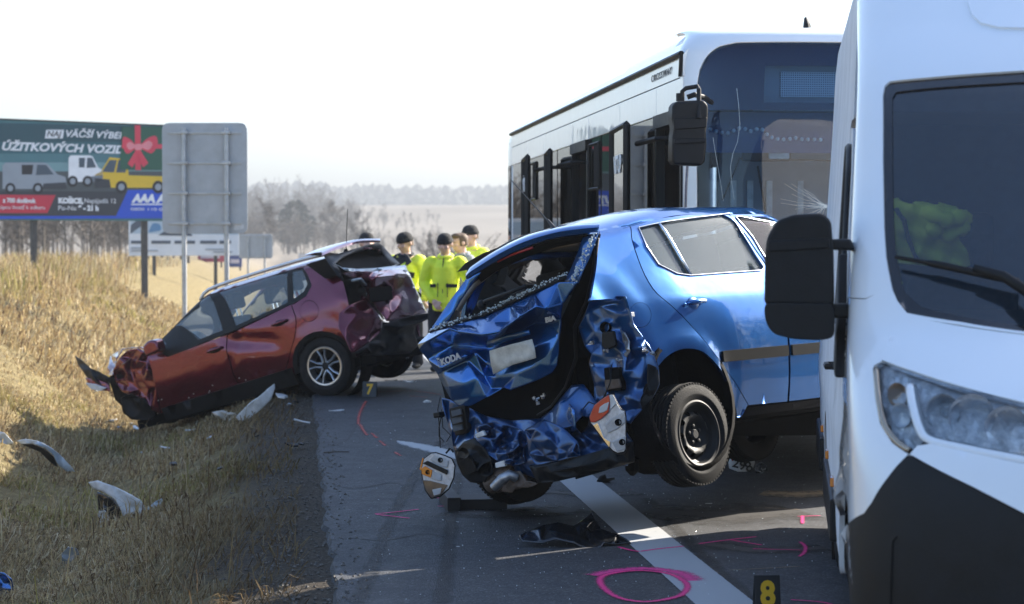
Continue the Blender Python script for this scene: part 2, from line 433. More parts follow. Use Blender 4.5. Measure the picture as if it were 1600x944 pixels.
def asphalt_mat():
    m = bpy.data.materials.new('asphalt'); m.use_nodes = True; t = m.node_tree; b = t.nodes['Principled BSDF']
    g = t.nodes.new('ShaderNodeNewGeometry')
    def N(sc, det=6, rough=.6):
        n = t.nodes.new('ShaderNodeTexNoise'); n.inputs['Scale'].default_value = sc; n.inputs['Detail'].default_value = det; n.inputs['Roughness'].default_value = rough
        t.links.new(g.outputs['Position'], n.inputs['Vector']); return n.outputs['Fac']
    big = t.nodes.new('ShaderNodeValToRGB'); e = big.color_ramp.elements
    e[0].position, e[0].color = .3, (.023, .0245, .0285, 1); e[1].position, e[1].color = .7, (.046, .0485, .054, 1)
    t.links.new(N(1.1, 9, .7), big.inputs['Fac'])
    vo = t.nodes.new('ShaderNodeTexVoronoi'); vo.inputs['Scale'].default_value = 95; t.links.new(g.outputs['Position'], vo.inputs['Vector'])
    sp = t.nodes.new('ShaderNodeSeparateColor'); t.links.new(vo.outputs['Color'], sp.inputs[0])
    st_ = t.nodes.new('ShaderNodeValToRGB'); e = st_.color_ramp.elements
    e[0].position, e[0].color = 0, (.55, .55, .56, 1); e[1].position, e[1].color = .7, (1, 1, 1, 1)
    q = e.new(.86); q.color = (1.35, 1.35, 1.35, 1); q = e.new(.97); q.color = (2.3, 2.3, 2.3, 1)
    t.links.new(sp.outputs[0], st_.inputs['Fac'])
    mu = t.nodes.new('ShaderNodeMix'); mu.data_type = 'RGBA'; mu.blend_type = 'MULTIPLY'; mu.inputs['Factor'].default_value = 1
    t.links.new(big.outputs[0], mu.inputs['A']); t.links.new(st_.outputs[0], mu.inputs['B']); t.links.new(mu.outputs['Result'], b.inputs['Base Color'])
    mr = t.nodes.new('ShaderNodeMapRange'); mr.inputs['To Min'].default_value = .55; mr.inputs['To Max'].default_value = .9; t.links.new(N(6), mr.inputs['Value']); t.links.new(mr.outputs[0], b.inputs['Roughness'])
    bp = t.nodes.new('ShaderNodeBump'); bp.inputs['Strength'].default_value = .55; bp.inputs['Distance'].default_value = .008
    ad = t.nodes.new('ShaderNodeMath'); ad.operation = 'SUBTRACT'; t.links.new(N(160, 3, .7), ad.inputs[0]); t.links.new(vo.outputs['Distance'], ad.inputs[1])
    t.links.new(ad.outputs[0], bp.inputs['Height']); t.links.new(bp.outputs['Normal'], b.inputs['Normal'])
    return m
def road():
    vs = []; fs = []; ts = [-200, -60, -10] + [3 + .12 * i for i in range(330)] + [43 + 2 * i for i in range(60)] + [170, 220, 300]
    for t in ts:
        e = SEDGE + .035 * nz(t, 0, 1.7, 2) + .025 * nz(t, 3, 6, 2) + .012 * nz(t, 7, 17, 2) if 2 < t < 50 else SEDGE
        for s, z in ((e, -.03), (e + .02, .004), (0, .004), (9.4, .004), (9.42, -.03)):
            p = rd(s, t, z); vs.append(p)
    for i in range(len(ts) - 1):
        for j in range(4): fs.append((i * 5 + j, i * 5 + j + 1, i * 5 + j + 6, i * 5 + j + 5))
    props(mesh('road', vs, fs, asphalt_mat()), kind='structure')
road()
def mark_mat(name, col, edge=.25, wear=.45, scale=30, hard=6.0, rough=.7):
    """worn paint: opaque in the middle of the stroke, breaking up at its edges and where the stones wear it off"""
    m = bpy.data.materials.new(name); m.use_nodes = True; t = m.node_tree; b = t.nodes['Principled BSDF']; o = t.nodes['Material Output']
    b.inputs['Base Color'].default_value = (*col, 1); b.inputs['Roughness'].default_value = rough
    uv = t.nodes.new('ShaderNodeUVMap'); uv.uv_map = 'uv'; sx = t.nodes.new('ShaderNodeSeparateXYZ'); t.links.new(uv.outputs[0], sx.inputs[0])
    g = t.nodes.new('ShaderNodeNewGeometry'); n = t.nodes.new('ShaderNodeTexNoise'); n.inputs['Scale'].default_value = scale; n.inputs['Detail'].default_value = 8; n.inputs['Roughness'].default_value = .8
    t.links.new(g.outputs['Position'], n.inputs['Vector'])
    ab = t.nodes.new('ShaderNodeMath'); ab.operation = 'ABSOLUTE'; t.links.new(sx.outputs['Y'], ab.inputs[0])
    mr = t.nodes.new('ShaderNodeMapRange'); mr.inputs['From Min'].default_value = 1; mr.inputs['From Max'].default_value = 1 - edge; mr.inputs['To Min'].default_value = -.35; mr.inputs['To Max'].default_value = 1 - wear
    t.links.new(ab.outputs[0], mr.inputs['Value'])
    ad = t.nodes.new('ShaderNodeMath'); ad.operation = 'ADD'; t.links.new(mr.outputs[0], ad.inputs[0]); t.links.new(n.outputs['Fac'], ad.inputs[1])
    su = t.nodes.new('ShaderNodeMath'); su.operation = 'MULTIPLY_ADD'; su.inputs[1].default_value = hard; su.inputs[2].default_value = -.5 * hard + .0; su.use_clamp = True
    t.links.new(ad.outputs[0], su.inputs[0])
    tr = t.nodes.new('ShaderNodeBsdfTransparent'); mx = t.nodes.new('ShaderNodeMixShader')
    t.links.new(su.outputs[0], mx.inputs[0]); t.links.new(tr.outputs[0], mx.inputs[1]); t.links.new(b.outputs[0], mx.inputs[2]); t.links.new(mx.outputs[0], o.inputs[0])
    return m
def strip(name, pts, wd, m, z=.009, closed=False):
    pts = [Vector((p[0], p[1], 0)) for p in pts]; N = len(pts); vs = []; fs = []; uv = []
    L = 0
    for i, p in enumerate(pts):
        a = pts[i - 1] if (i or closed) else p; c = pts[(i + 1) % N] if (i < N - 1 or closed) else p
        d = (c - a).normalized(); n = Vector((-d.y, d.x, 0)); W = wd[i] if isinstance(wd, list) else wd
        if i: L += (p - pts[i - 1]).length
        vs += [p + n * W / 2 + Vector((0, 0, z)), p + Vector((0, 0, z)), p - n * W / 2 + Vector((0, 0, z))]; uv += [(L, 1), (L, 0), (L, -1)]
    for i in range(N if closed else N - 1):
        j = (i + 1) % N
        fs += [(3 * i, 3 * i + 1, 3 * j + 1, 3 * j), (3 * i + 1, 3 * i + 2, 3 * j + 2, 3 * j + 1)]
    me = bpy.data.meshes.new(name); me.from_pydata(vs, [], fs); l = me.uv_layers.new(name='uv')
    for lo in me.loops: l.data[lo.index].uv = uv[lo.vertex_index]
    return props(link(name, me, None, m), kind='structure')
M_LINE = mark_mat('road_line_paint', (.36, .37, .38), .12, .40, 34, 4)
M_PINK = mark_mat('pink_spray_paint', (.80, .02, .20), 1.0, .50, 55, 2.6)
M_PINKD = mark_mat('pink_spray_mist', (.70, .03, .22), 1.0, .62, 34, 3.2)
M_ORSP = mark_mat('red_spray_paint', (.42, .05, .04), 1.0, .6, 16, 2.2)
strip('edge_line', [rd(0.01, t) for t in (-60, -8, 3, 8, 10, 12, 14, 16, 20, 30)], .30, M_LINE, z=.008)
strip('edge_line', [rd(0.01, t) for t in (31, 60, 110, 200)], .28, M_LINE, z=.008)
strip('worn_arrow_marking', [GP(*p) for p in spl([(622, 690), (650, 697), (690, 707), (740, 722)], 4)], [.02, .12, .24, .32, .36, .38, .4, .4, .4, .4, .4, .38, .36], mark_mat('worn_white_paint', (.40, .41, .42), .9, .42, 18, 3), z=.008)
def pix(pts, n=5): return [GP(u, v) for u, v in spl(pts, n)]
ring = [GP(u, v) for u, v in spl([(938, 906), (958, 898), (1000, 894), (1045, 899), (1069, 911), (1074, 922), (1058, 935), (1010, 943), (968, 937), (944, 922)], 5, True)]
strip('spray_circle', ring, .085, M_PINK, closed=True)
strip('spray_mist', pix([(930, 902), (958, 895), (1005, 891), (1060, 897), (1085, 910)]), .26, M_PINKD, z=.0085)
for P, wd in (([(966, 857), (985, 862), (1000, 864)], .06), ([(1000, 864), (1030, 860), (1068, 856)], .06), ([(1092, 852), (1130, 847), (1182, 841)], .06), ([(1142, 846), (1165, 850), (1190, 854)], .06),
              ([(1176, 860), (1215, 861), (1252, 862)], .045), ([(1250, 849), (1258, 856), (1257, 865), (1249, 872)], .06),
              ([(586, 805), (610, 803), (654, 798)], .05), ([(588, 806), (615, 809), (640, 812)], .05), ([(680, 780), (700, 781)], .05), ([(684, 793), (702, 793)], .05),
              ([(1246, 809), (1282, 808)], .03), ([(1254, 808), (1254, 820)], .05), ([(1236, 940), (1278, 943), (1300, 947)], .05)):
    strip('spray_stroke', pix(P), wd, M_PINK)
for P in ([(572, 628), (564, 642), (560, 655), (560, 664)], [(562, 664), (568, 674), (574, 682)], [(580, 678), (589, 686)], [(593, 690), (602, 698)], [(617, 708), (626, 714)], [(640, 620), (668, 622)], [(576, 615), (640, 612), (690, 618)]):
    strip('spray_stroke', pix(P), .09, M_ORSP)
M_STAIN = mark_mat('oil_and_soil_stain', (.022, .019, .017), 1.0, .5, 7, 2.5)
M_TAN = mark_mat('tan_road_tint', (.20, .15, .10), 1.0, .62, 12, 3)
strip('oil_stain', [GP(1010, 800), GP(1140, 806), GP(1250, 800)], [1.2, 1.9, 1.5], M_STAIN, z=.0072)
for P, wd in (([(700, 800), (800, 806), (900, 796)], .9), ([(860, 770), (930, 776), (1000, 772)], .5), ([(1090, 850), (1180, 862), (1290, 858)], .55)): strip('oil_stain', [GP(*p) for p in P], wd, M_STAIN, z=.0072)
M_CRACK = mark_mat('tar_crack', (.012, .012, .013), .8, .3, 30, 4)
for P in ([(520, 760), (560, 764), (610, 756), (640, 762)], [(505, 850), (540, 842), (600, 846), (660, 836), (700, 842)], [(500, 700), (540, 690), (560, 660)], [(1080, 900), (1110, 880), (1180, 876)]): strip('road_crack', pix(P, 8), .022, M_CRACK, z=.0066)
M_SKID = mark_mat('tyre_mark', (.020, .019, .019), .8, .62, 5, 1.6)
for P in ([(560, 944), (600, 840), (640, 760), (690, 690)], [(690, 944), (700, 860), (706, 800), (716, 740)], [(1010, 780), (1060, 830), (1130, 900), (1200, 960)]): strip('tyre_mark', pix(P), .17, M_SKID, z=.0068)
strip('tan_smear', [GP(1190, 772), GP(1240, 774), GP(1300, 772)], .8, M_TAN, z=.0078)  # broad tan patch, broken up by noise
strip('tan_smear', [GP(1140, 893), GP(1200, 890), GP(1250, 887)], .07, M_TAN, z=.0078)  # thin tan strip painting a sliver of sunlight on the asphalt
strip('tan_smear', [GP(1195, 795), GP(1250, 798)], .05, M_TAN, z=.0078)  # narrow tan streak

# ================================================================== bare woods, trees, bush
M_BARK = mat('bare_bark', (.10, .083, .068), .9, var=.4, vscale=.8)
M_TWIG = mat('bare_twigs', (.085, .066, .052), .95, var=.35, vscale=.5)
M_PINE = mat('evergreen_needles', (.020, .030, .022), .9, var=.4, vscale=1.2)
def bare_tree(h, seed, ntw=230, spread=.34, low=.25, tw=.035):
    r = random.Random(seed); tr = MB(); cr = MB()
    top = Vector((r.uniform(-.5, .5), r.uniform(-.5, .5), h * .8))
    pts = [Vector((0, 0, -.4)), Vector((0, 0, h * .25)), top * .6 + Vector((0, 0, h * .03)), top]
    tr.tube(pts, [.018 * h, .014 * h, .010 * h, .004 * h], 5)
    ends = []
    for i in range(14):
        z = h * r.uniform(low, .8); b = top * (z / (h * .8)) ; b.z = z
        a = r.uniform(0, 6.283); L = h * spread * r.uniform(.5, 1.1) * (1 - .35 * z / h)
        e = b + Vector((math.cos(a) * L, math.sin(a) * L, L * r.uniform(.5, 1.4)))
        tr.tube([b, (b + e) / 2 + Vector((0, 0, -.06 * L)), e], [.006 * h, .004 * h, .002 * h], 4, cap=False)
        ends += [(b + (e - b) * q, L) for q in (.35, .5, .65, .8, .95)]
    for i in range(ntw):
        p, L = r.choice(ends); d = Vector((r.gauss(0, 1), r.gauss(0, 1), r.gauss(.5, .8))).normalized()
        q = p + d * L * r.uniform(.25, .6); wv = d.cross(Vector((r.gauss(0, 1), r.gauss(0, 1), r.gauss(0, 1)))).normalized() * tw * r.uniform(.5, 1.2)
        m_ = (p + q) / 2 + Vector((r.gauss(0, 1), r.gauss(0, 1), r.gauss(0, 1))) * .06 * L
        cr.add([p - wv, p + wv, m_ + wv * .7, q, m_ - wv * .7], [(0, 1, 2, 4), (4, 2, 3)])
    return tr, cr
def woods():
    allm = MB(); tw = MB()
    protos = [bare_tree(9, 100 + i, 210, .36, .12, .05) for i in range(7)]
    r = random.Random(11)
    def put(x, y, sc):
        t0, c0 = r.choice(protos); a = r.uniform(0, 6.28); z = terr(x, y)
        M = Matrix.Translation((x, y, z)) @ Matrix.Rotation(a, 4, 'Z') @ Matrix.Diagonal((sc, sc, sc * r.uniform(.85, 1.15), 1))
        allm.add([M @ Vector(v) for v in t0.v], t0.f); tw.add([M @ Vector(v) for v in c0.v], c0.f)
    for i in range(190):                                     # dense belt behind the billboards
        u = r.uniform(-260, 300); Y = r.uniform(95, 190); put((u - 800) / FPX * Y, Y, r.uniform(.34, .58))
    for i in range(420):                                      # belt thinning out towards the road bend
        u = 290 + 400 * r.random() ** 1.2; Y = r.uniform(270, 620); put((u - 800) / FPX * Y, Y, r.uniform(.30, .56) * Y / 230 * (1.0 - .68 * smst(450, 640, u)))
    for i in range(40): put(r.uniform(-190, -90), r.uniform(120, 330), r.uniform(.4, .7))
    for i in range(120): put(r.uniform(15, 40), r.uniform(-40, 60), r.uniform(.5, .95))
    a = allm.build('woods', M_BARK); b = tw.build('woodland_twigs', M_TWIG)
    bm = bmesh.new(); bm.from_mesh(a.data); n = len(bm.faces); bm.from_mesh(b.data)
    bm.faces.ensure_lookup_table()
    for f in bm.faces[n:]: f.material_index = 1
    bm.to_mesh(a.data); bm.free(); a.data.materials.append(M_TWIG); bpy.data.objects.remove(b)
    props(a, kind='stuff')
woods()
def ridge_woods():
    m = MB(); r = random.Random(5)
    for i in range(3600):
        x = r.uniform(-900, 900); y = r.uniform(1180, 1600); z = terr(x, y); h = r.uniform(5, 10)
        a = r.uniform(0, 3.14); wv = Vector((math.cos(a), math.sin(a), 0)) * r.uniform(3, 6)
        w2 = Vector((-wv.y, wv.x, 0)); b = Vector((x, y, z - 1)); c = Vector((x, y, z + h))
        k = b.lerp(c, .55)
        m.add([b, k + wv, k - wv, k + w2, k - w2, c], [(0, 1, 3), (0, 3, 2), (0, 2, 4), (0, 4, 1), (5, 3, 1), (5, 2, 3), (5, 4, 2), (5, 1, 4)])
    props(m.build('distant_forest', M_PINE), kind='stuff')
ridge_woods()
def evergreen(h, seed):
    r = random.Random(seed); tr = MB().tube([(0, 0, -.3), (0, 0, h * .9)], [.02 * h, .004 * h], 6); cr = MB()
    for i in range(900):
        z = h * (.18 + .82 * r.random() ** 1.1); rad = (.34 * h) * math.sin(math.pi * min(1, .12 + .86 * z / h)) ** .8 * r.uniform(.3, 1.15); a = r.uniform(0, 6.28)
        p = Vector((math.cos(a) * rad, math.sin(a) * rad, z)); d = Vector((math.cos(a), math.sin(a), r.uniform(-.5, .3))).normalized()
        wv = d.cross(Vector((r.gauss(0, 1), r.gauss(0, 1), r.gauss(0, 1)))).normalized() * .05 * h * r.uniform(.4, .9)
        cr.add([p - wv, p + wv, p + d * .09 * h], [(0, 1, 2)])
    return tr, cr
def tree(kind, u, Y, h, seed, label):
    x = (u - 800) / FPX * Y; o = thing('evergreen_tree' if kind else 'bare_tree', label, 'tree', Vector((x, Y, terr(x, Y))), 'trees standing out in the haze')
    t_, c_ = evergreen(h, seed) if kind else bare_tree(h, seed, 700, .36, .15, .05)
    t_.build('trunk', M_BARK, o, smooth=True); props(c_.build('crown', M_PINE if kind else M_TWIG, o), kind='stuff')
tree(1, 462, 330, 8.5, 3, 'hazy evergreen tree rising just right of the grey sign back')
tree(0, 515, 300, 8.2, 4, 'hazy broad bare tree above the antenna of the red car')
tree(0, 420, 240, 6.8, 6, 'pale bare tree between the grey sign and the evergreens')
tree(0, 560, 260, 5.6, 8, 'low bare tree above the roof of the red car')
def bush():
    Y = 105; x = (695 - 800) / FPX * Y
    o = thing('bare_bush', 'wide fuzzy bare bush standing behind the men in yellow jackets', 'bush', Vector((x, Y, terr(x, Y))))
    r = random.Random(9); st_ = MB(); tw = MB()
    for i in range(46):
        a = r.uniform(0, 6.28); L = r.uniform(1.4, 2.4); b = Vector((r.gauss(0, .8), r.gauss(0, .4), -.1)); e = b + Vector((math.cos(a) * L * .5 + b.x * .4, math.sin(a) * L * .4, L * .95))
        st_.tube([b, b.lerp(e, .5) + Vector((0, 0, .12)), e], [.03, .02, .008], 4, cap=False)
        for k in range(26):
            p = b.lerp(e, r.uniform(.3, 1)); d = Vector((r.gauss(0, 1), r.gauss(0, 1), r.gauss(.6, .7))).normalized(); q = p + d * r.uniform(.3, .7)
            wv = d.cross(Vector((r.gauss(0, 1), r.gauss(0, 1), r.gauss(0, 1)))).normalized() * .012
            tw.add([p - wv, p + wv, q], [(0, 1, 2)])
    st_.build('stem', M_BARK, o); props(tw.build('twigs', M_TWIG, o), kind='stuff')
bush()

# ================================================================== road signs and billboards
M_SIGNB = mat('grey_sign_sheet', (.40, .42, .44), .45, .25, var=.1, vscale=3)
M_POST = mat('galvanised_post', (.42, .43, .44), .4, .7, var=.15, vscale=5)
M_POSTD = mat('dark_post', (.06, .058, .055), .7, var=.3)
def sign_back(name, label, u0, u1, v0, v1, Y, posts, rows, sticker=False, bolts=True):
    a, b = PX(u0, v0, Y), PX(u1, v1, Y); o = thing(name, label, 'road sign', Vector(((a.x + b.x) / 2, Y, terr((a.x + b.x) / 2, Y))))
    L = Vector(o.location); W, Hh = b.x - a.x, a.z - b.z; zc = (a.z + b.z) / 2 - L.z
    rr = .045 * W if W > 1 else .05
    out = rnd([(-W / 2, zc - Hh / 2), (W / 2, zc - Hh / 2), (W / 2, zc + Hh / 2), (-W / 2, zc + Hh / 2)], rr * 2)
    MB().prism(out, lambda p: (p[0], .0, p[1]), lambda p: (p[0], .02, p[1])).build('sign_panel', M_SIGNB, o, bevel=.006)
    for up in posts:
        x = PX(up, v1, Y).x - L.x; g = terr(x + L.x, Y) - L.z
        MB().tube([(x, -.09, g - .3), (x, -.09, zc + Hh * .45)], .045, 10).build('post', M_POST, o, smooth=False, auto=40)
    for i in range(rows):
        z = zc + Hh * (.41 - .82 * i / max(1, rows - 1)); segs = []
        for s0, s1 in ((-.43, -.27), (-.19, .21), (.30, .43)):
            MB().b2((W * s0, -.022, z - .02), (W * s1, -.003, z + .02)).build('stiffener_rail', M_POST, o, bevel=.004)
        for up in posts:
            x = PX(up, v1, Y).x - L.x
            MB().b2((x - .075, -.15, z - .03), (x + .075, -.025, z + .03)).build('clamp', M_POST, o, bevel=.01)
    if sticker: MB().prism(rnd([(W * .34, zc - Hh * .47), (W * .45, zc - Hh * .46), (W * .46, zc - Hh * .42), (W * .40, zc - Hh * .40), (W * .34, zc - Hh * .42)], .03), lambda p: (p[0], -.003, p[1]), lambda p: (p[0], -.001, p[1])).build('sticker', M_WPLASTIC, o)
    return o
sign_back('road_sign', 'large grey back of a road sign on two posts beside the billboard', 253, 387, 192, 365, 36, (289, 355), 4, True)
sign_back('road_sign', 'small hazy grey back of a distant road sign above the bonnet line', 373, 426, 366, 404, 85, (388, 414), 2)
def flat_col(name, c, rough=.6): return mat(name, c, rough, var=.06, vscale=2)
class Board:
    def __init__(s, name, label, uv_l, Yl, uv_r, Yr, vb):
        """poster board seen in the photo between two pixel columns, left and right ends at their own distances"""
        s.pl = PX(uv_l[0], uv_l[1], Yl); s.pr = PX(uv_r[0], uv_r[1], Yr); s.pl.z = s.pr.z = (s.pl.z + s.pr.z) / 2
        ax = (s.pr - s.pl); ax.z = 0; s.W = ax.length; s.ax = ax.normalized(); s.n = Vector((s.ax.y, -s.ax.x, 0))
        s.H = s.pl.z - PX(uv_l[0], vb, Yl).z
        org = s.pl.copy(); org.z = s.pl.z - s.H; s.org = org
        s.M = Matrix.Translation(org) @ Matrix(((s.ax.x, 0, s.n.x, 0), (s.ax.y, 0, s.n.y, 0), (0, 1, 0, 0), (0, 0, 0, 1)))
        s.Mi = s.M.inverted(); s.o = thing(name, label, 'billboard', s.M.copy()); s.k = 0
    def q(s, u, v):
        p = s.Mi @ hit_plane(u, v, s.org, s.n); return (p.x, p.y)
    def poly(s, name, pts, m, px=True, lay=None, r=0):
        P = [s.q(*p) for p in pts] if px else pts
        P = [(min(max(p[0], .01), s.W - .01), min(max(p[1], .01), s.H - .01)) for p in P]
        if r: P = rnd(P, r)
        s.k += 1; z = .03 + .0022 * (lay if lay else s.k)
        MB().prism(P, lambda p: (p[0], p[1], z - .002), lambda p: (p[0], p[1], z)).build(name, m, s.o)
    def text(s, txt, u, v, hpx, wpx, m, shear=0, bold=0, lay=None, name='lettering'):
        s.k += 1; z = .03 + .0022 * (lay or s.k); x, y = s.q(u, v); size = hpx / FPX * 50 * 1.38
        t = text_obj(name, txt, m, s.o, Matrix.Identity(4), size, .0006, shear, 'LEFT', bold)
        xs = [v_.co.x for v_ in t.data.vertices]; wd = max(xs) - min(xs); k = (s.q(u + wpx, v)[0] - x) / wd
        t.data.transform(Matrix.Translation((x, y, z)) @ Matrix.Diagonal((k, 1, 1, 1)) @ Matrix.Translation((-min(xs), 0, 0)))
def billboard_main():
    B = Board('billboard', 'large colourful car dealer billboard with vans and a red bow', (-62, 189.5), 48.4, (300, 194), 52.2, 343.5)
    MB().b2((0, 0, -.02), (B.W, B.H, .03)).build('panel', flat_col('board_sheet', (.05, .16, .18)), B.o, bevel=.01)
    MB().b2((-.03, B.H, -.05), (B.W + .03, B.H + .03, .05)).build('top_rail', M_POSTD, B.o)
    C = {k: flat_col('poster_' + k, c) for k, c in dict(teal=(.02, .085, .11), teal2=(.16, .33, .36), dark=(.035, .04, .05), ground=(.07, .085, .09), red=(.55, .03, .06), blue=(.015, .08, .55), white=(.8, .82, .84), grey=(.30, .34, .38), grey2=(.16, .19, .22), yellow=(.72, .48, .03), green=(.015, .10, .06), bow=(.70, .05, .09), bow2=(.78, .25, .28), tyre=(.015, .015, .018), glassy=(.06, .09, .12)).items()}
    # backdrop graded from dark teal to pale with four printed bands
    for i, (v0, v1, c) in enumerate(((191, 222, (.018, .075, .095)), (222, 240, (.03, .12, .145)), (240, 254, (.07, .19, .215)), (254, 268, (.17, .31, .33)))):
        B.poly('poster_sky', [(-60, v1), (298, v1), (298, v0), (-60, v0)], flat_col('poster_sky', c), lay=1)
    B.poly('poster_ground', [(-60, 300), (298, 300), (298, 268), (-60, 268)], C['ground'], lay=1)
    B.poly('poster_band', [(-60, 338), (298, 338), (298, 299), (-60, 299)], C['dark'], lay=2)
    B.poly('red_band', [(-60, 333), (73, 333), (86, 305), (-60, 304)], C['red'], lay=3)
    B.poly('blue_band', [(-60, 342.5), (298, 341), (298, 337), (-60, 338)], C['blue'], lay=3)
    B.poly('blue_field', [(180, 338), (298, 337), (298, 296), (199, 297)], C['blue'], lay=4)
    def van(u0, u1, v0, v1, c, c2, pick=False, open_=False):
        U = lambda f: u0 + (u1 - u0) * f; V = lambda f: v1 - (v1 - v0) * f
        body = [(0, .12), (.98, .12), (1, .3), (.98, .52), (.86, .60), (.70, .96), (.62, 1), (.05, 1), (0, .9)] if not pick else [(0, .12), (.98, .12), (.98, .45), (.46, .48), (.44, .95), (.20, 1), (.08, .58), (0, .5)]
        B.poly('printed_van', [(U(a), V(b)) for a, b in body], c, lay=5)
        win = [(.52, .58), (.80, .60), (.68, .92), (.54, .92)] if not pick else [(.10, .58), (.26, .56), (.30, .92), (.20, .92)]
        B.poly('printed_window', [(U(a), V(b)) for a, b in win], C['glassy'], lay=6)
        w2 = [(.30, .6), (.46, .6), (.48, .92), (.30, .92)] if not pick else [(.29, .56), (.42, .56), (.42, .92), (.32, .92)]
        B.poly('printed_window', [(U(a), V(b)) for a, b in w2], C['tyre' if open_ else 'glassy'], lay=6)
        lo = [(.62, .12), (1, .12), (.99, .34), (.64, .30)] if not pick else [(0, .12), (.22, .12), (.2, .36), (.0, .4)]
        B.poly('printed_bumper', [(U(a), V(b)) for a, b in lo], c2, lay=6)
        for f in ((.12, .55) if not pick else (.36, .86)):
            cx, cy, rx = U(f), V(.14), (v1 - v0) * .17
            B.poly('printed_wheel', [(cx + rx * math.cos(a), cy + rx * 1.1 * math.sin(a)) for a in [6.283 * k / 12 for k in range(12)]], C['tyre'], lay=7)
            B.poly('printed_wheel', [(cx + rx * .55 * math.cos(a), cy + rx * .6 * math.sin(a)) for a in [6.283 * k / 10 for k in range(10)]], C['grey'], lay=8)
    van(106, 160, 243, 290, C['white'], C['grey2'])
    van(3, 103, 254, 301, C['grey'], C['dark'], open_=True)
    van(147, 262, 246, 300, C['yellow'], C['dark'], True)
    B.poly('gift_print', [(186, 265), (298, 266), (298, 196), (189, 198)], C['green'], lay=10)
    B.poly('ribbon', [(210, 266), (219, 266), (218, 196), (209, 196)], C['bow'], lay=11)
    B.poly('ribbon', [(189, 232), (298, 233), (298, 226), (189, 225)], C['bow'], lay=12)
    for P in ([(214, 230), (196, 243), (189, 226), (190, 213), (200, 216)], [(214, 230), (236, 242), (246, 226), (243, 211), (230, 215)]): B.poly('bow_loop', P, C['bow'], lay=13, r=.12)
    for P in ([(213, 229), (200, 236), (195, 226), (201, 221)], [(215, 229), (231, 236), (238, 225), (231, 219)]): B.poly('bow_loop', P, C['bow2'], lay=14, r=.08)
    for P in ([(212, 232), (198, 256), (205, 262), (210, 254), (215, 236)], [(216, 232), (230, 255), (222, 262), (218, 254), (213, 236)]): B.poly('bow_tail', P, C['bow'], lay=14)
    B.poly('bow_knot', [(209, 235), (220, 235), (220, 225), (209, 225)], C['bow2'], lay=15, r=.06)
    T = C['white']
    B.poly('word_frame', [(69, 216.5), (97, 216.5), (99, 203), (71, 203)], T, lay=6)
    B.text('NAJ', 72, 209.5, 8.8, 23, C['dark'], .25, .004, 7)
    B.text('VÄČŠÍ VÝBER', 102, 209.5, 10.5, 92, T, .25, .006, 7)
    B.text('ÚŽITKOVÝCH VOZIDIEL', 2, 229, 12.5, 215, T, .25, .011, 7)
    B.text('z 700 dodávok', 3, 313.5, 7, 52, T, .0, .006, 7); B.text('kúpou ihneď k odberu', -5, 324, 6, 74, T, 0, 0, 7)
    B.text('KOŠICE,', 90, 314, 8, 39, T, 0, .012, 7); B.text('Napájadlá 12', 131, 314, 7.5, 49, T, 0, 0, 7)
    B.text('Po-Ne', 90, 325.5, 7.5, 28, T, 0, 0, 7); B.text('9 - 21 h', 121, 325.5, 8, 32, T, 0, .012, 7)
    B.text('AAA AUTO', 204, 310.5, 12.5, 88, T, .2, .02, 7); B.poly('underline', [(203, 320.5), (292, 320.5), (293, 318.5), (204, 318.5)], T, lay=7)
    B.text('0800 110 000', 203, 327, 5, 60, T, 0, 0, 7)
    for u in (55, 228):
        x = B.q(u, 344)[0]; p = B.M @ Vector((x, 0, -.1)); g = terr(p.x, p.y)
        MB().b2((x - .07, g - B.org.z - .3, -.16), (x + .07, B.H - .1, -.03)).build('post', M_POSTD, B.o, bevel=.01)
billboard_main()
def billboard_second():
    B = Board('billboard', 'smaller white billboard with dark print partly hidden behind the large one', (201, 336), 68, (373, 345), 70, 400)
    MB().b2((0, 0, -.02), (B.W, B.H, .03)).build('panel', flat_col('white_poster', (.72, .74, .76)), B.o, bevel=.01)
    d, bl, gr = flat_col('print_dark', (.08, .10, .13)), flat_col('print_blue', (.10, .24, .42)), flat_col('print_grey', (.35, .37, .40))
    B.poly('poster_picture', [(203, 365), (372, 367), (372, 347), (203, 345)], flat_col('print_pale', (.42, .52, .60)))
    B.poly('poster_picture', [(203, 366), (225, 350), (226, 345), (212, 345), (204, 352)], d); B.poly('poster_picture', [(231, 364), (252, 360), (250, 350), (238, 348)], bl, r=.1)
    B.poly('poster_picture', [(246, 368), (300, 369), (296, 360), (262, 358)], d)
    for i, (u, n) in enumerate(((204, 20), (236, 30), (272, 12), (288, 16), (312, 26), (342, 18))): B.poly('word', [(u, 381), (u + n, 381), (u + n, 376), (u, 376)], d)
    for u, n, v in ((204, 20, 389), (204, 42, 393), (320, 34, 391), (332, 30, 395)): B.poly('word', [(u, v), (u + n, v), (u + n, v - 2.4), (u, v - 2.4)], gr)
    for u in (242, 338):
        x = B.q(u, 398)[0]; p = B.M @ Vector((x, 0, -.1)); g = terr(p.x, p.y)
        MB().b2((x - .05, g - B.org.z - .3, -.12), (x + .05, B.H - .05, -.03)).build('post', M_POSTD, B.o)
billboard_second()
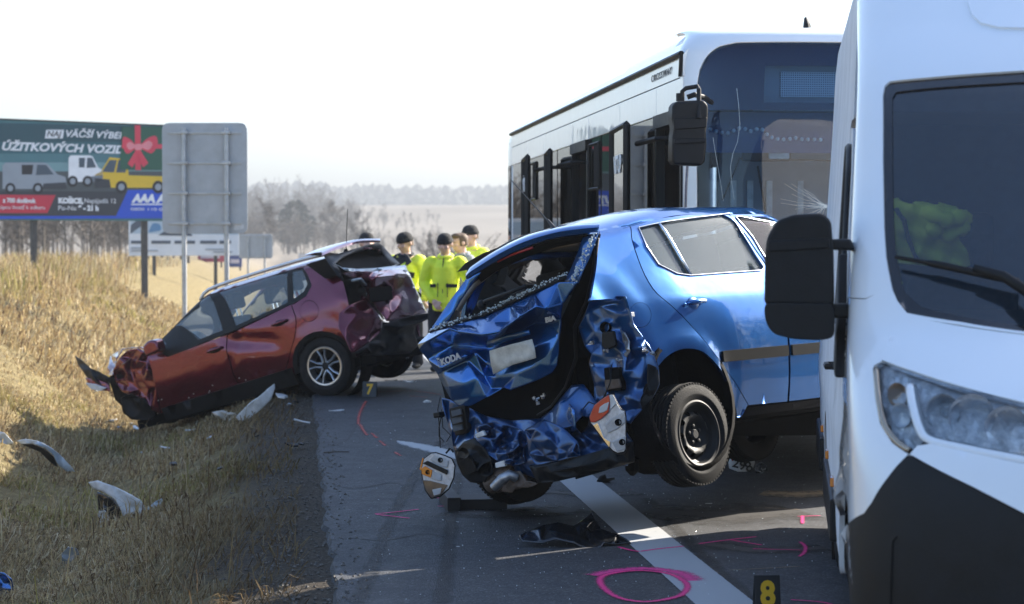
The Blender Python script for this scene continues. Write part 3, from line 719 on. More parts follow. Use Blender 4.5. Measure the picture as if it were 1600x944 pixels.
for (u0, u1, v0, v1, Y, c, lb) in ((309, 352, 404, 428, 110, (.45, .05, .09), 'distant low red board under the white billboard'), (358, 378, 400, 424, 120, (.03, .06, .22), 'distant dark blue board right of the red one')):
    a, b = PX(u0, v0, Y), PX(u1, v1, Y); x = (a.x + b.x) / 2; o = thing('advertising_board', lb, 'board', Vector((x, Y, terr(x, Y)))); z0 = b.z - o.location.z; z1 = a.z - o.location.z; W = b.x - a.x
    MB().b2((-W / 2, 0, max(.1, z0)), (W / 2, .05, max(z1, .9))).build('panel', flat_col('board_print', c), o)
    MB().b2((-W * .4, -.01, max(.1, z0) + (z1 - z0) * .25), (W * .3, -.002, max(.1, z0) + (z1 - z0) * .5)).build('print_strip', flat_col('board_strip', (.7, .6, .62)), o)
    for k in (-.35, .35): MB().b2((W * k - .05, .06, -.3), (W * k + .05, .14, max(z1, .9))).build('post', M_POSTD, o)
# ================================================================== wheels
def axis_m(c, ax):
    return Matrix.Translation(c) @ Vector(ax).to_track_quat('Z', 'Y').to_matrix().to_4x4()
def wheel(parent, c, ax, Rr, wd, rr, style, name='wheel', lean=None):
    """c: centre of the tyre, ax: axle direction pointing outwards"""
    M = axis_m(c, ax) if lean is None else axis_m(c, ax) @ lean
    h = wd / 2
    # tyre with tread grooves and blocks
    prof = [(rr - .012, -h * .78), (rr + .01, -h * .92), (rr + (Rr - rr) * .45, -h * 1.03), (Rr - .035, -h * .99), (Rr - .012, -h * .88), (Rr - .004, -h * .72)]
    g = [-.48, -.17, .17, .48]
    for x in g: prof += [(Rr, x * h - .012), (Rr - .011, x * h - .008), (Rr - .011, x * h + .008), (Rr, x * h + .012)]
    prof += [(Rr - .004, h * .72), (Rr - .012, h * .88), (Rr - .035, h * .99), (rr + (Rr - rr) * .45, h * 1.03), (rr + (Rr - rr) * .40, h * 1.045), (rr + (Rr - rr) * .36, h * 1.03), (rr + .01, h * .92), (rr - .012, h * .78)]
    mb = MB().lathe(prof, 56, M)
    o = mb.build('tyre', M_RUB, parent, auto=35)
    lug = MB()
    for k in range(72):
        a = 2 * math.pi * k / 72
        for sg in (-1, 1):
            Q = M @ Matrix.Rotation(a + (.05 if sg > 0 else 0), 4, 'Z') @ Matrix.Translation((Rr - .010, 0, sg * h * .80))
            lug.box((0, 0, 0), (.012, .015, h * .22)); lug.v[-8:] = [tuple(Q @ Vector(v)) for v in lug.v[-8:]]
    lug.build('tread_blocks', M_RUB, o)['kind'] = 'stuff'
    if style == 'steel':
        f = h * .55
        rim = MB().lathe([(rr + .012, h * .93), (rr + .002, h * .97), (rr - .012, h * .90), (rr - .022, h * .55), (rr - .05, h * .38)], 48, M)
        rim.lathe([(rr - .012, h * .8), (rr - .012, -h * .8)], 40, M)
        # disc with round ventilation holes
        out = [((rr - .045) * math.cos(a), (rr - .045) * math.sin(a)) for a in [2 * math.pi * k / 60 for k in range(60)]]
        holes = []
        for k in range(10):
            a0 = 2 * math.pi * k / 10
            holes.append([((rr * .72) * math.cos(a0) + .021 * math.cos(q), (rr * .72) * math.sin(a0) + .021 * math.sin(q)) for q in [2 * math.pi * j / 10 for j in range(10)]])
        def S(x, y):
            r = math.hypot(x, y) / rr; z = h * (.40 + .30 * math.exp(-((r - .58) / .13) ** 2) - .18 * smst(.42, .25, r) - .10 * smst(.80, .95, r))
            return M @ Vector((x, y, z))
        r_ = rim.build('rim', M_STEEL, parent, auto=40)
        panel('rim_disc', out, S, M_STEEL, r_, g=.022, flange=.004, out=M.to_3x3() @ Vector((0, 0, 1)), holes=holes)
        b = MB()
        for k in range(5):
            a = 2 * math.pi * (k + .3) / 5
            b.lathe([(.011, 0), (.011, .018), (0, .02)], 6, M @ Matrix.Translation((.05 * math.cos(a), .05 * math.sin(a), h * .40)))
        b.lathe([(.03, 0), (.03, .02), (.024, .028), (0, .028)], 16, M @ Matrix.Translation((0, 0, h * .35)))
        b.build('wheel_bolts', M_STEEL, r_)['kind'] = 'stuff'
    elif style == 'alloy':
        rim = MB().lathe([(rr + .012, h * .92), (rr + .004, h * 1.0), (rr - .012, h * .98), (rr - .022, h * .6), (rr - .03, -h * .5)], 56, M)
        r_ = rim.build('rim', M_ALLOY, parent, auto=40)
        MB().lathe([(rr - .03, -h * .2), (.05, -h * .2), (.05, -h * .1), (0, -h * .1)], 32, M).build('brake_disc', M_DARK, r_)
        for k in range(5):
            a = 2 * math.pi * k / 5 + .3
            for sg in (-1, 1):
                da = .20
                p = [Vector((.045 * math.cos(a + sg * .5), .045 * math.sin(a + sg * .5), h * .62)), Vector((rr * .55 * math.cos(a + sg * da * .95), rr * .55 * math.sin(a + sg * da * .95), h * .72)), Vector(((rr - .016) * math.cos(a + sg * da * 1.25), (rr - .016) * math.sin(a + sg * da * 1.25), h * .80))]
                sp = MB().tube([M @ q for q in p], [.021, .017, .019], 8, flat=.7); sp.build('spoke', M_ALLOY, r_, auto=50)
        MB().lathe([(.055, h * .5), (.055, h * .66), (.045, h * .72), (0, h * .72)], 24, M).build('hub_cap', M_BLACK, r_, auto=40)
    else:
        rim = MB().lathe([(rr + .01, h * .92), (rr, h * .97), (rr - .014, h * .9), (rr - .03, h * .3), (rr * .6, h * .25), (rr * .5, h * .55), (.06, h * .58), (.05, h * .7), (0, h * .7)], 32, M)
        rim.build('rim', M_GREYM if style == 'bus' else M_STEEL, parent, auto=40)

# ================================================================== bus
BUS_K = .965                                            # bus a little smaller and nearer than first measured
BUS_M = Matrix.Translation((0, 0, CAMH)) @ Matrix.Scale(BUS_K, 4) @ Matrix.Translation((1.29, 14.22, -CAMH)) @ Matrix.Rotation(math.atan2(.1134, .9935), 4, 'Z')
bus = thing('bus', 'long white public bus with open doors and dark front window behind the blue car', 'bus', BUS_M)
M_BUSGL = glass('bus_side_glass', (.16, .18, .20), .2, (.02, .024, .028), .006, 2.6)
M_BUSWS = glass('bus_windscreen_glass', (.38, .55, .74), .02, (.03, .12, .30), rough=.01, ior=1.5)
M_NAVY = mat('navy_screen_band', (.007, .018, .055), .25, coat=.3)
M_BLUESEAT = mat('blue_seat_cloth', (.02, .06, .22), .9, var=.3, vscale=20)
def build_bus():
    Wd, L = 2.68, 11.9
    P = bus
    # front shell: sections along the profile, plan rounded at the corners
    PR = [(.05, .28, .30), (.0, .55, .36), (-.02, .95, .38), (0, 1.5, .38), (.04, 2.2, .36), (.08, 2.7, .36), (.12, 2.98, .36), (.17, 3.12, .38), (.26, 3.215, .42), (.46, 3.265, .5), (.75, 3.28, .6)]
    PS = spl(PR, 8)
    def S(a, p):
        q = min(max(p * 8, 0), len(PS) - 1.001); i = int(q); f = q - i
        y0, z, D = [PS[i][k] * (1 - f) + PS[i + 1][k] * f for k in range(3)]
        n = 3.0; ph = min(1.0, abs(a)) * math.pi / 2; sg = 1 if a >= 0 else -1
        x = Wd / 2 + sg * Wd / 2 * math.sin(ph) ** (2 / n) * (1 - .07 * smst(3.06, 3.26, z)); y = y0 + D * (1 - math.cos(ph) ** (2 / n)) + (abs(a) - 1 if abs(a) > 1 else 0)
        return Vector((x, y, z))
    sol = solver(S, BUS_M, (-1, .2, 1, 8))
    fo = (0, -1, 0)
    ws = sol([(1088, 345), (1088, 250), (1089, 130), (1093, 108), (1104, 88), (1124, 72), (1150, 66), (1200, 65), (1260, 65)])
    ws = [(a, p) for a, p in ws]; ws[0] = (ws[0][0], 2.4)
    low = ws[0][0]
    full = ws + [(-ws[-1][0] if ws[-1][0] < 0 else .0, ws[-1][1])] + [(-a, p) for a, p in reversed(ws)]
    panel('front_bumper', [(-1, .0), (1, 0), (1, 1.9), (-1, 1.9)], S, M_BLACK, P, g=.09, flange=.03, out=fo, sc=(1.6, .5))
    A = panel('front_shell', [(-1, 1.92), (1, 1.92), (1, 9.6), (-1, 9.6)], S, M_BUSWHITE, P, g=.07, flange=.03, out=fo, holes=[full], sc=(1.6, .5))
    panel('windscreen', [(a * .995, p * .998 + .004) for a, p in full], lambda a, p: S(a, p) + Vector((0, .012, 0)), M_BUSWS, P, g=.08, flange=.006, out=fo, sc=(1.6, .5))
    # dark band inside the top of the screen with the destination display let into it
    zt = sol([(1200, 171)])[0][1]
    dsp = sol([(1195, 160), (1197, 102), (1250, 101)])
    dw = [(dsp[0][0], dsp[0][1]), (dsp[1][0], dsp[1][1]), (.62, dsp[1][1]), (.62, dsp[0][1])]
    band = [(a * .985, min(p, ws[-1][1] - .02)) for a, p in full if p > zt]
    band = [(-max(abs(b[0]) for b in band), zt)] + band + [(max(abs(b[0]) for b in band), zt)]
    panel('screen_band', band, lambda a, p: S(a, p) + Vector((0, .035, 0)), M_NAVY, P, g=.08, flange=.01, out=fo, holes=[dw], sc=(1.6, .5))
    z0, z1 = S(*dsp[0]).z, S(*dsp[1]).z; x0 = S(*dsp[1]).x
    m = bpy.data.materials.new('dot_display'); m.use_nodes = True; t = m.node_tree; b = t.nodes['Principled BSDF']
    tc = t.nodes.new('ShaderNodeTexCoord'); mp = t.nodes.new('ShaderNodeVectorMath'); mp.operation = 'SCALE'; mp.inputs['Scale'].default_value = 62
    fr = t.nodes.new('ShaderNodeVectorMath'); fr.operation = 'FRACTION'; sb = t.nodes.new('ShaderNodeVectorMath'); sb.operation = 'SUBTRACT'; sb.inputs[1].default_value = (.5, .5, .5)
    sx = t.nodes.new('ShaderNodeSeparateXYZ'); pw = t.nodes.new('ShaderNodeCombineXYZ'); ln = t.nodes.new('ShaderNodeVectorMath'); ln.operation = 'LENGTH'
    t.links.new(tc.outputs['Object'], mp.inputs[0]); t.links.new(mp.outputs[0], fr.inputs[0]); t.links.new(fr.outputs[0], sb.inputs[0]); t.links.new(sb.outputs[0], sx.inputs[0])
    t.links.new(sx.outputs['X'], pw.inputs['X']); t.links.new(sx.outputs['Z'], pw.inputs['Y']); t.links.new(pw.outputs[0], ln.inputs[0])
    r = t.nodes.new('ShaderNodeValToRGB'); r.color_ramp.elements[0].position = .30; r.color_ramp.elements[0].color = (.14, .19, .24, 1); r.color_ramp.elements[1].position = .36; r.color_ramp.elements[1].color = (.50, .58, .64, 1)
    t.links.new(ln.outputs['Value'], r.inputs['Fac']); t.links.new(r.outputs[0], b.inputs['Base Color']); b.inputs['Roughness'].default_value = .6
    yb = S(0, 6).y + .14
    MB().b2((x0 - .05, yb + .03, z0 - .05), (Wd - .3, yb + .09, z1 + .05)).build('display_housing', mat('display_housing', (.22, .27, .32), .6), P, bevel=.01)
    MB().b2((x0 + .14, yb + .005, z0 + .05), (Wd - .5, yb + .028, z1 - .035)).build('destination_display', m, P)
    # cracks in the glass and smashed corner
    cr = mat('glass_crack', (.42, .50, .55), .35)
    for pts in ([(1151, 138), (1154, 165), (1156, 195), (1152, 222), (1145, 240), (1141, 262), (1143, 285), (1147, 312)], [(1114, 215), (1117, 235), (1124, 275), (1130, 314)]):
        MB().tube([S(a, p) + Vector((0, -.004, 0)) for a, p in sol(pts)], .0018, 4).build('crack', cr, P)
    rr = random.Random(3); sm = MB(); c0 = Vector(sol([(1292, 322)])[0])
    for k in range(26):
        a = rr.uniform(1.6, 4.0) ; Lk = rr.uniform(.03, .17); q = [c0 + Vector((math.cos(a) * Lk * f * 1.0 + rr.gauss(0, .004), math.sin(a) * -Lk * f * 2.4 + rr.gauss(0, .01))) for f in (0, .3, .6, 1)]
        sm.tube([S(p[0], p[1]) + Vector((0, -.004, 0)) for p in q], .0011, 3, cap=False)
    sm.build('shattered_glass', cr, P)['kind'] = 'stuff'
    # body side: skirt, pillars, upper band, cove and drip rail
    y0 = .36
    doors = [(.40, 1.38), (4.95, 5.95)]
    wins = [(1.46, 3.1), (3.16, 4.14), (4.2, 4.9), (6.03, 7.1), (7.16, 8.2), (8.26, 9.7), (9.76, 11.3)]
    def seg(a, b, name='skirt_panel', z0=.32, z1=1.0, m=M_BUSWHITE, x=0): return MB().b2((x, a + .004, z0), (x + .05, b - .004, z1)).build(name, m, P, bevel=.006)
    for sx in (0, 1):
        xo = 0 if sx == 0 else Wd - .05
        ys = [y0, .40, 1.38, 3.1, 4.95, 5.95, 8.2, 11.5] if sx == 0 else [y0, 3, 6, 9, 11.5]
        for a, b in zip(ys, ys[1:]):
            if sx == 0 and (a, b) in doors: continue
            if b - a < .1: continue
            seg(a, b, x=xo)
        for a, b in zip([y0, 1.42, 3.12, 4.92, 6.0, 8.22, 9.73], [1.42, 3.12, 4.92, 6.0, 8.22, 9.73, 11.5]):
            seg(a, b, 'header_panel', 2.66, 2.885, x=xo)
        MB().prism([(0, 2.892), (.0, 3.045), (.03, 3.085), (.10, 3.085), (.10, 2.892)], lambda p: (p[0] if sx == 0 else Wd - p[0], y0, p[1]), lambda p: (p[0] if sx == 0 else Wd - p[0], 11.5, p[1])).build('cove_panel', M_BUSWHITE, P, auto=30)
    for x in (.056, Wd - .066): MB().b2((x, y0 + .02, 2.64), (x + .01, 11.5, 3.06)).build('inner_wall', M_TRIM, P)
    for a, b in zip([1.38, 3.1, 4.14, 4.9, 5.95, 7.1, 8.2, 9.7], [1.46, 3.16, 4.2, 4.95, 6.03, 7.16, 8.26, 9.76]): seg(a, b, 'window_pillar', 1.0, 2.66, M_BLACK, x=.012)
    for a, b in wins:
        MB().b2((.004, a + .004, 1.005), (.016, b - .004, 2.655)).build('side_window', M_BUSGL, P)
    for a, b in zip([y0 + .02 + 1.9 * k for k in range(6)], [y0 + 1.9 + 1.9 * k for k in range(6)]):
        MB().b2((Wd - .016, a, 1.005), (Wd - .004, min(b, 11.4), 2.655)).build('side_window', M_BUSGL, P)
    # hopper vents
    for a, b, zz in ((4.24, 4.86, 2.60), (8.9, 9.6, 2.60)):
        f = MB(); fr_ = [(a, zz - .42), (b, zz - .42), (b, zz), (a, zz)]
        for i in range(4):
            p, q = fr_[i], fr_[(i + 1) % 4]; f.tube([(-.004, p[0], p[1]), (-.004, q[0], q[1])], .014, 4)
        f.build('hopper_frame', M_BLACK, P)
        MB().prism([(0, a + .02), (.0, b - .3)], lambda p: (-.006, p[1], zz - .40), lambda p: (-.006, p[1], zz - .02))
        MB().b2((-.012, a + .02, zz - .40), (-.002, a + .28, zz - .02)).build('hopper_opening', M_DARK, P)
    MB().tube([(-.012, y0 + .01, 3.055), (-.012, 11.45, 3.055)], .022, 6).build('drip_rail', M_BLACK, P)
    MB().tube([(-.012, y0 + .012, 3.06), (-.014, y0 + .05, 2.89)], .014, 6).build('drip_pipe', M_BLACK, P)
    MB().prism([(0.02, 3.07), (.10, 3.18), (.4, 3.25), (1.25, 3.285), (2.1, 3.25), (2.40, 3.18), (2.48, 3.07), (2.3, 3.0), (.2, 3.0)], lambda p: (p[0], .6, p[1]), lambda p: (p[0], 11.6, p[1])).build('roof', M_BUSWHITE, P, auto=40)
    MB().prism(rnd([(.3, 3.22), (.5, 3.46), (1.95, 3.46), (2.1, 3.22)], .12), lambda p: (p[0], 2.6, p[1]), lambda p: (p[0], 5.2, p[1])).build('roof_unit', M_BUSWHITE, P, bevel=.05)
    MB().prism(rnd([(.45, 3.2), (.6, 3.36), (1.9, 3.36), (2.05, 3.2)], .1), lambda p: (p[0], 7.6, p[1]), lambda p: (p[0], 9.2, p[1])).build('roof_hatch', M_BUSWHITE, P, bevel=.05)
    MB().tube([(1.02, .7, 3.26), (1.02, .72, 3.31), (1.02, .76, 3.37)], [.035, .03, .012], 8).build('roof_antenna', M_BLACK, P)
    rear = rnd([(0, .32), (Wd, .32), (Wd, 3.08), (0, 3.08)], .12)
    MB().prism(rear, lambda p: (p[0], 11.46, p[1]), lambda p: (p[0], 11.9, p[1])).build('rear_shell', M_BUSWHITE, P, bevel=.12, seg=3)
    MB().b2((-.004, 11.52, 1.0), (.01, 11.78, 2.66)).build('rear_quarter_glass', M_BUSGL, P)
    # underbody, floor, wheels
    MB().b2((.1, .5, .30), (Wd - .1, 11.5, .42)).build('floor', M_TRIM, P)
    MB().b2((.06, .5, 2.93), (Wd - .06, 11.5, 2.97)).build('ceiling', mat('bus_ceiling', (.12, .13, .15), .8), P)
    for y, x, s_ in ((2.35, .18, -1), (8.9, .18, -1), (2.35, Wd - .18, 1), (8.9, Wd - .18, 1)):
        e = bpy.data.objects.new('wheel', None); COL.objects.link(e); e.parent = P
        wheel(e, (x, y, .42), (s_, 0, 0), .48, .28, .30, 'bus')
        if x < 1:
            MB().lathe([(.56, -.004), (.56, .02), (.50, .03)], 20, axis_m((.0, y, .48), (-1, 0, 0)), a0=0, a1=math.pi * 2).build('wheel_arch', M_BLACK, P)
    # door leaves swung outside the body on their arms
    def leaf(ya, yb, x, word=None, icon=False, sk=.07):
        o = MB(); z0, z1 = .42, 2.60; xa = x - sk
        for a, b in (((xa, ya, z0), (xa, ya, z1)), ((x, yb, z0), (x, yb, z1)), ((xa, ya, z1), (x, yb, z1)), ((xa, ya, z0), (x, yb, z0))): o.tube([a, b], .032, 4)
        d = o.build('door_leaf', M_BLACK, P, bevel=.006)
        MB().prism([(0, z0), (1, z0), (1, z1), (0, z1)], lambda p: (xa + sk * p[0] - .008, ya + .02 + (yb - ya - .04) * p[0], p[1]), lambda p: (xa + sk * p[0] + .004, ya + .02 + (yb - ya - .04) * p[0], p[1])).build('door_glass', M_BUSGL, d)
        MB().tube([(x + .02, ya + .05, 2.45), (x + .10, ya - .35, 2.47), (.12, ya - .42, 2.47)], .022, 6).build('door_arm', M_BLACK, d)
        TM = Matrix(((-sk / (yb - ya), 0, -1, x - sk / 2 - .016), (-1, 0, 0, (ya + yb) / 2), (0, 1, 0, 2.3), (0, 0, 0, 1)))
        wm = mat('white_sticker_print', (.75, .77, .8), .5)
        if word: text_obj('lettering', word, wm, d, TM, .20, .001, 0, 'CENTER', .006)
        if icon:
            k = MB(); k.tube([(x - sk / 2 - .016, (ya + yb) / 2 + .22 * math.cos(a), 1.35 + .28 * math.sin(a)) for a in [math.pi * .95 + 4.2 * j / 14 for j in range(15)]], .025, 4)
            k.tube([(x - sk / 2 - .016, (ya + yb) / 2, 1.75), (x - sk / 2 - .016, (ya + yb) / 2, 1.45), (x - sk / 2 - .02, (ya + yb) / 2 - .2, 1.42)], .025, 4)
            k.build('wheelchair_symbol', wm, d)
    leaf(1.44, 2.55, -.16, 'VSTUP')
    leaf(5.98, 6.78, -.16)
    leaf(7.35, 8.3, -.22, 'VÝSTUP', True)
    for a, b in doors:
        MB().b2((-.03, a - .02, 2.56), (.05, b + .02, 2.66)).build('door_header', M_BLACK, P)
        for y in (a, b): MB().b2((-.012, y - .03, .35), (.06, y + .03, 2.56)).build('door_post', M_BLACK, P)
        MB().tube([(.14, (a + b) / 2, .45), (.14, (a + b) / 2, 2.5)], .017, 8).build('grab_pole', mat('blue_pole', (.02, .08, .35), .4), P)
    text_obj('lettering', 'C R O S S W A Y', mat('dark_badge', (.05, .055, .06), .4), P, Matrix(((0, 0, -1, -.006), (-1, 0, 0, 1.2), (0, 1, 0, 2.965), (0, 0, 0, 1))), .075, .002, .3, 'CENTER', 0, 1.5)
    # cabin
    MB().prism([(.75, .42), (.15, .9), (.18, 1.25), (.55, 1.32), (.9, 1.1)], lambda p: (.25, p[0], p[1]), lambda p: (Wd - .1, p[0], p[1])).build('dashboard', M_TRIM, P, bevel=.03)
    MB().lathe([(.22, -.015), (.235, 0), (.22, .015), (.205, 0)], 24, axis_m((1.85, .85, 1.45), (0, .8, 1)), close=True).build('steering_wheel', M_BLACK, P)
    MB().prism(rnd([(1.3, .85), (1.75, .85), (1.9, 1.75), (1.78, 1.75), (1.62, 1.0), (1.3, 1.0)], .06), lambda p: (1.6, p[0], p[1]), lambda p: (2.1, p[0], p[1])).build('driver_seat', M_SEAT, P, bevel=.03)
    MB().b2((.50, .62, 2.28), (.88, .66, 2.40)).build('interior_mirror', M_BLACK, P, bevel=.03)
    MB().b2((.70, .60, 2.30), (.86, .618, 2.385)).build('mirror_face', M_WPLASTIC, P, bevel=.01)
    for pts in ([(.66, 2.02), (.80, 2.36), (1.9, 2.34)], [(.7, 1.72), (1.2, 1.66), (2.3, 1.70)], [(.95, 2.3), (1.05, 1.75)], [(1.6, 2.34), (1.6, .6)]): MB().tube([(x, 1.99, z) for x, z in pts], .008, 5).build('reflected_van_line', M_BLACK, P)  # outlines drawn in for the mirrored van
    for x in (.72, .86, 1.02, 1.28): MB().b2((x, 1.97, 1.75), (x + .05, 1.985, 2.18)).build('painted_van_glint', M_WPLASTIC, P)  # bright strips painted in as glints of the mirrored van
    MB().b2((.62, 2.0, .42), (Wd - .1, 2.05, 2.42)).build('van_reflection_panel', mat('painted_van_reflection', (.30, .33, .37), .7, var=.08), P, bevel=.02)  # panel standing in for the van mirrored in the windscreen
    for k, y in enumerate((3.0, 3.9, 6.6, 7.5, 8.4, 9.3, 10.2)):
        for x in (.12, .6, 1.5, 1.98):
            if x < .7 and 4.8 < y < 6.2: continue
            MB().prism(rnd([(y, .85), (y + .42, .85), (y + .55, 1.55), (y + .46, 1.6), (y + .36, .98), (y, .96)], .05), lambda p: (x, p[0], p[1]), lambda p: (x + .42, p[0], p[1])).build('seat', M_BLUESEAT, P)
    MB().b2((.10, .52, 2.34), (Wd - .10, .53, 2.64)).build('painted_sky_reflection', mat('sky_reflection_blue', (.015, .060, .17), .5, var=.15), P)  # blue sheet standing in for the sky mirrored in the windscreen
    # wiper, lamps, lower front
    MB().tube([S(-.5, 2.5) + Vector((0, -.05, 0)), S(.1, 2.75) + Vector((0, -.05, 0))], .014, 6).build('wiper', M_BLACK, P)
    for a in (-.62, .62): MB().sph(S(a, 1.3) + Vector((0, .02, 0)), (.2, .08, .1)).build('headlight', M_CHROME, P)
    # big mirror on its bracket, support rod below it
    mo = bpy.data.objects.new('wing_mirror', None); COL.objects.link(mo); mo.parent = P
    Mi = BUS_M.inverted(); Ym = 13.25
    def q(u, v, dy=0): return Mi @ PX(u, v, Ym + dy)
    c = q(1079, 207); ax = Vector((1, 0, 0))
    sh = [(1051, 166), (1056, 158), (1100, 156), (1107, 164), (1107, 182), (1104, 204), (1105, 226), (1102, 252), (1097, 259), (1054, 257), (1050, 250), (1051, 214), (1053, 200), (1050, 186)]
    MB().prism([q(u, v) for u, v in sh], lambda p: p, lambda p: p + Vector((0, .17, 0))).build('mirror_housing', M_BLACK, mo, bevel=.022, seg=3)
    MB().prism([q(u, v) for u, v in [(1052, 185), (1105, 183), (1104, 200), (1053, 203)]], lambda p: p + Vector((0, -.012, 0)), lambda p: p + Vector((0, .02, 0))).build('housing_rib', M_BLACK, mo, bevel=.01)
    MB().prism([q(u, v) for u, v in [(1053, 217), (1104, 216), (1103, 223), (1053, 226)]], lambda p: p + Vector((0, -.016, 0)), lambda p: p + Vector((0, .02, 0))).build('housing_rib', M_BLACK, mo, bevel=.01)
    MB().prism([q(u, v) for u, v in [(1055, 172), (1101, 172), (1099, 250), (1055, 248)]], lambda p: p + Vector((0, .172, 0)), lambda p: p + Vector((0, .176, 0))).build('mirror_glass', M_CHROME, mo)
    MB().tube([q(1066, 158, .1), q(1066, 143, .1), q(1072, 138, .1), q(1090, 135, .1), q(1092, 140, .05), q(1092, 185, -.02)], .016, 8).build('mirror_bracket', M_BLACK, mo)
    MB().tube([q(1074, 152, .1), q(1085, 148, .1), q(1100, 152, .3), q(1112, 160, .45)], .018, 8).build('mirror_arm', M_BLACK, mo)
    MB().tube([q(1063, 146, .1), q(1063, 158, .1)], .03, 8).build('hinge_block', M_BLACK, mo)
    MB().tube([q(1074, 258, .1), q(1072, 290, .15), q(1071, 330, .2)], .010, 8).build('support_rod', M_GREYM, mo)
    # bead garland hung behind the glass
    gar = thing('bead_garland', 'string of small white beads hanging across the inside of the bus window', 'garland', Matrix.Translation(BUS_M @ Vector((1.2, .3, 2.4))))
    Gi = gar.matrix_world.inverted()
    bead = MB().sph((0, 0, 0), .015, 8, 6).build('bead', mat('white_beads', (.72, .74, .76), .35), gar, smooth=True)
    bp = spl([(1113, 201), (1128, 206), (1142, 207), (1155, 201), (1165, 199), (1172, 204), (1183, 203), (1190, 198), (1196, 203), (1204, 211), (1216, 216), (1232, 217), (1246, 215), (1258, 217), (1275, 217), (1292, 218)], 12)
    last = None; n = 0; thr = []
    for u, v in bp:
        a, p = sol([(u, v)])[0]; w_ = BUS_M @ (S(a, p) + Vector((0, .07, 0))); thr.append(Gi @ w_)
        if last is None or (w_ - last).length > .040:
            o = bead if n == 0 else bead.copy()
            if n: COL.objects.link(o); o.parent = gar
            o.location = Gi @ w_; last = w_; n += 1
    MB().tube(thr, .002, 4).build('thread', M_BLACK, gar)
build_bus()
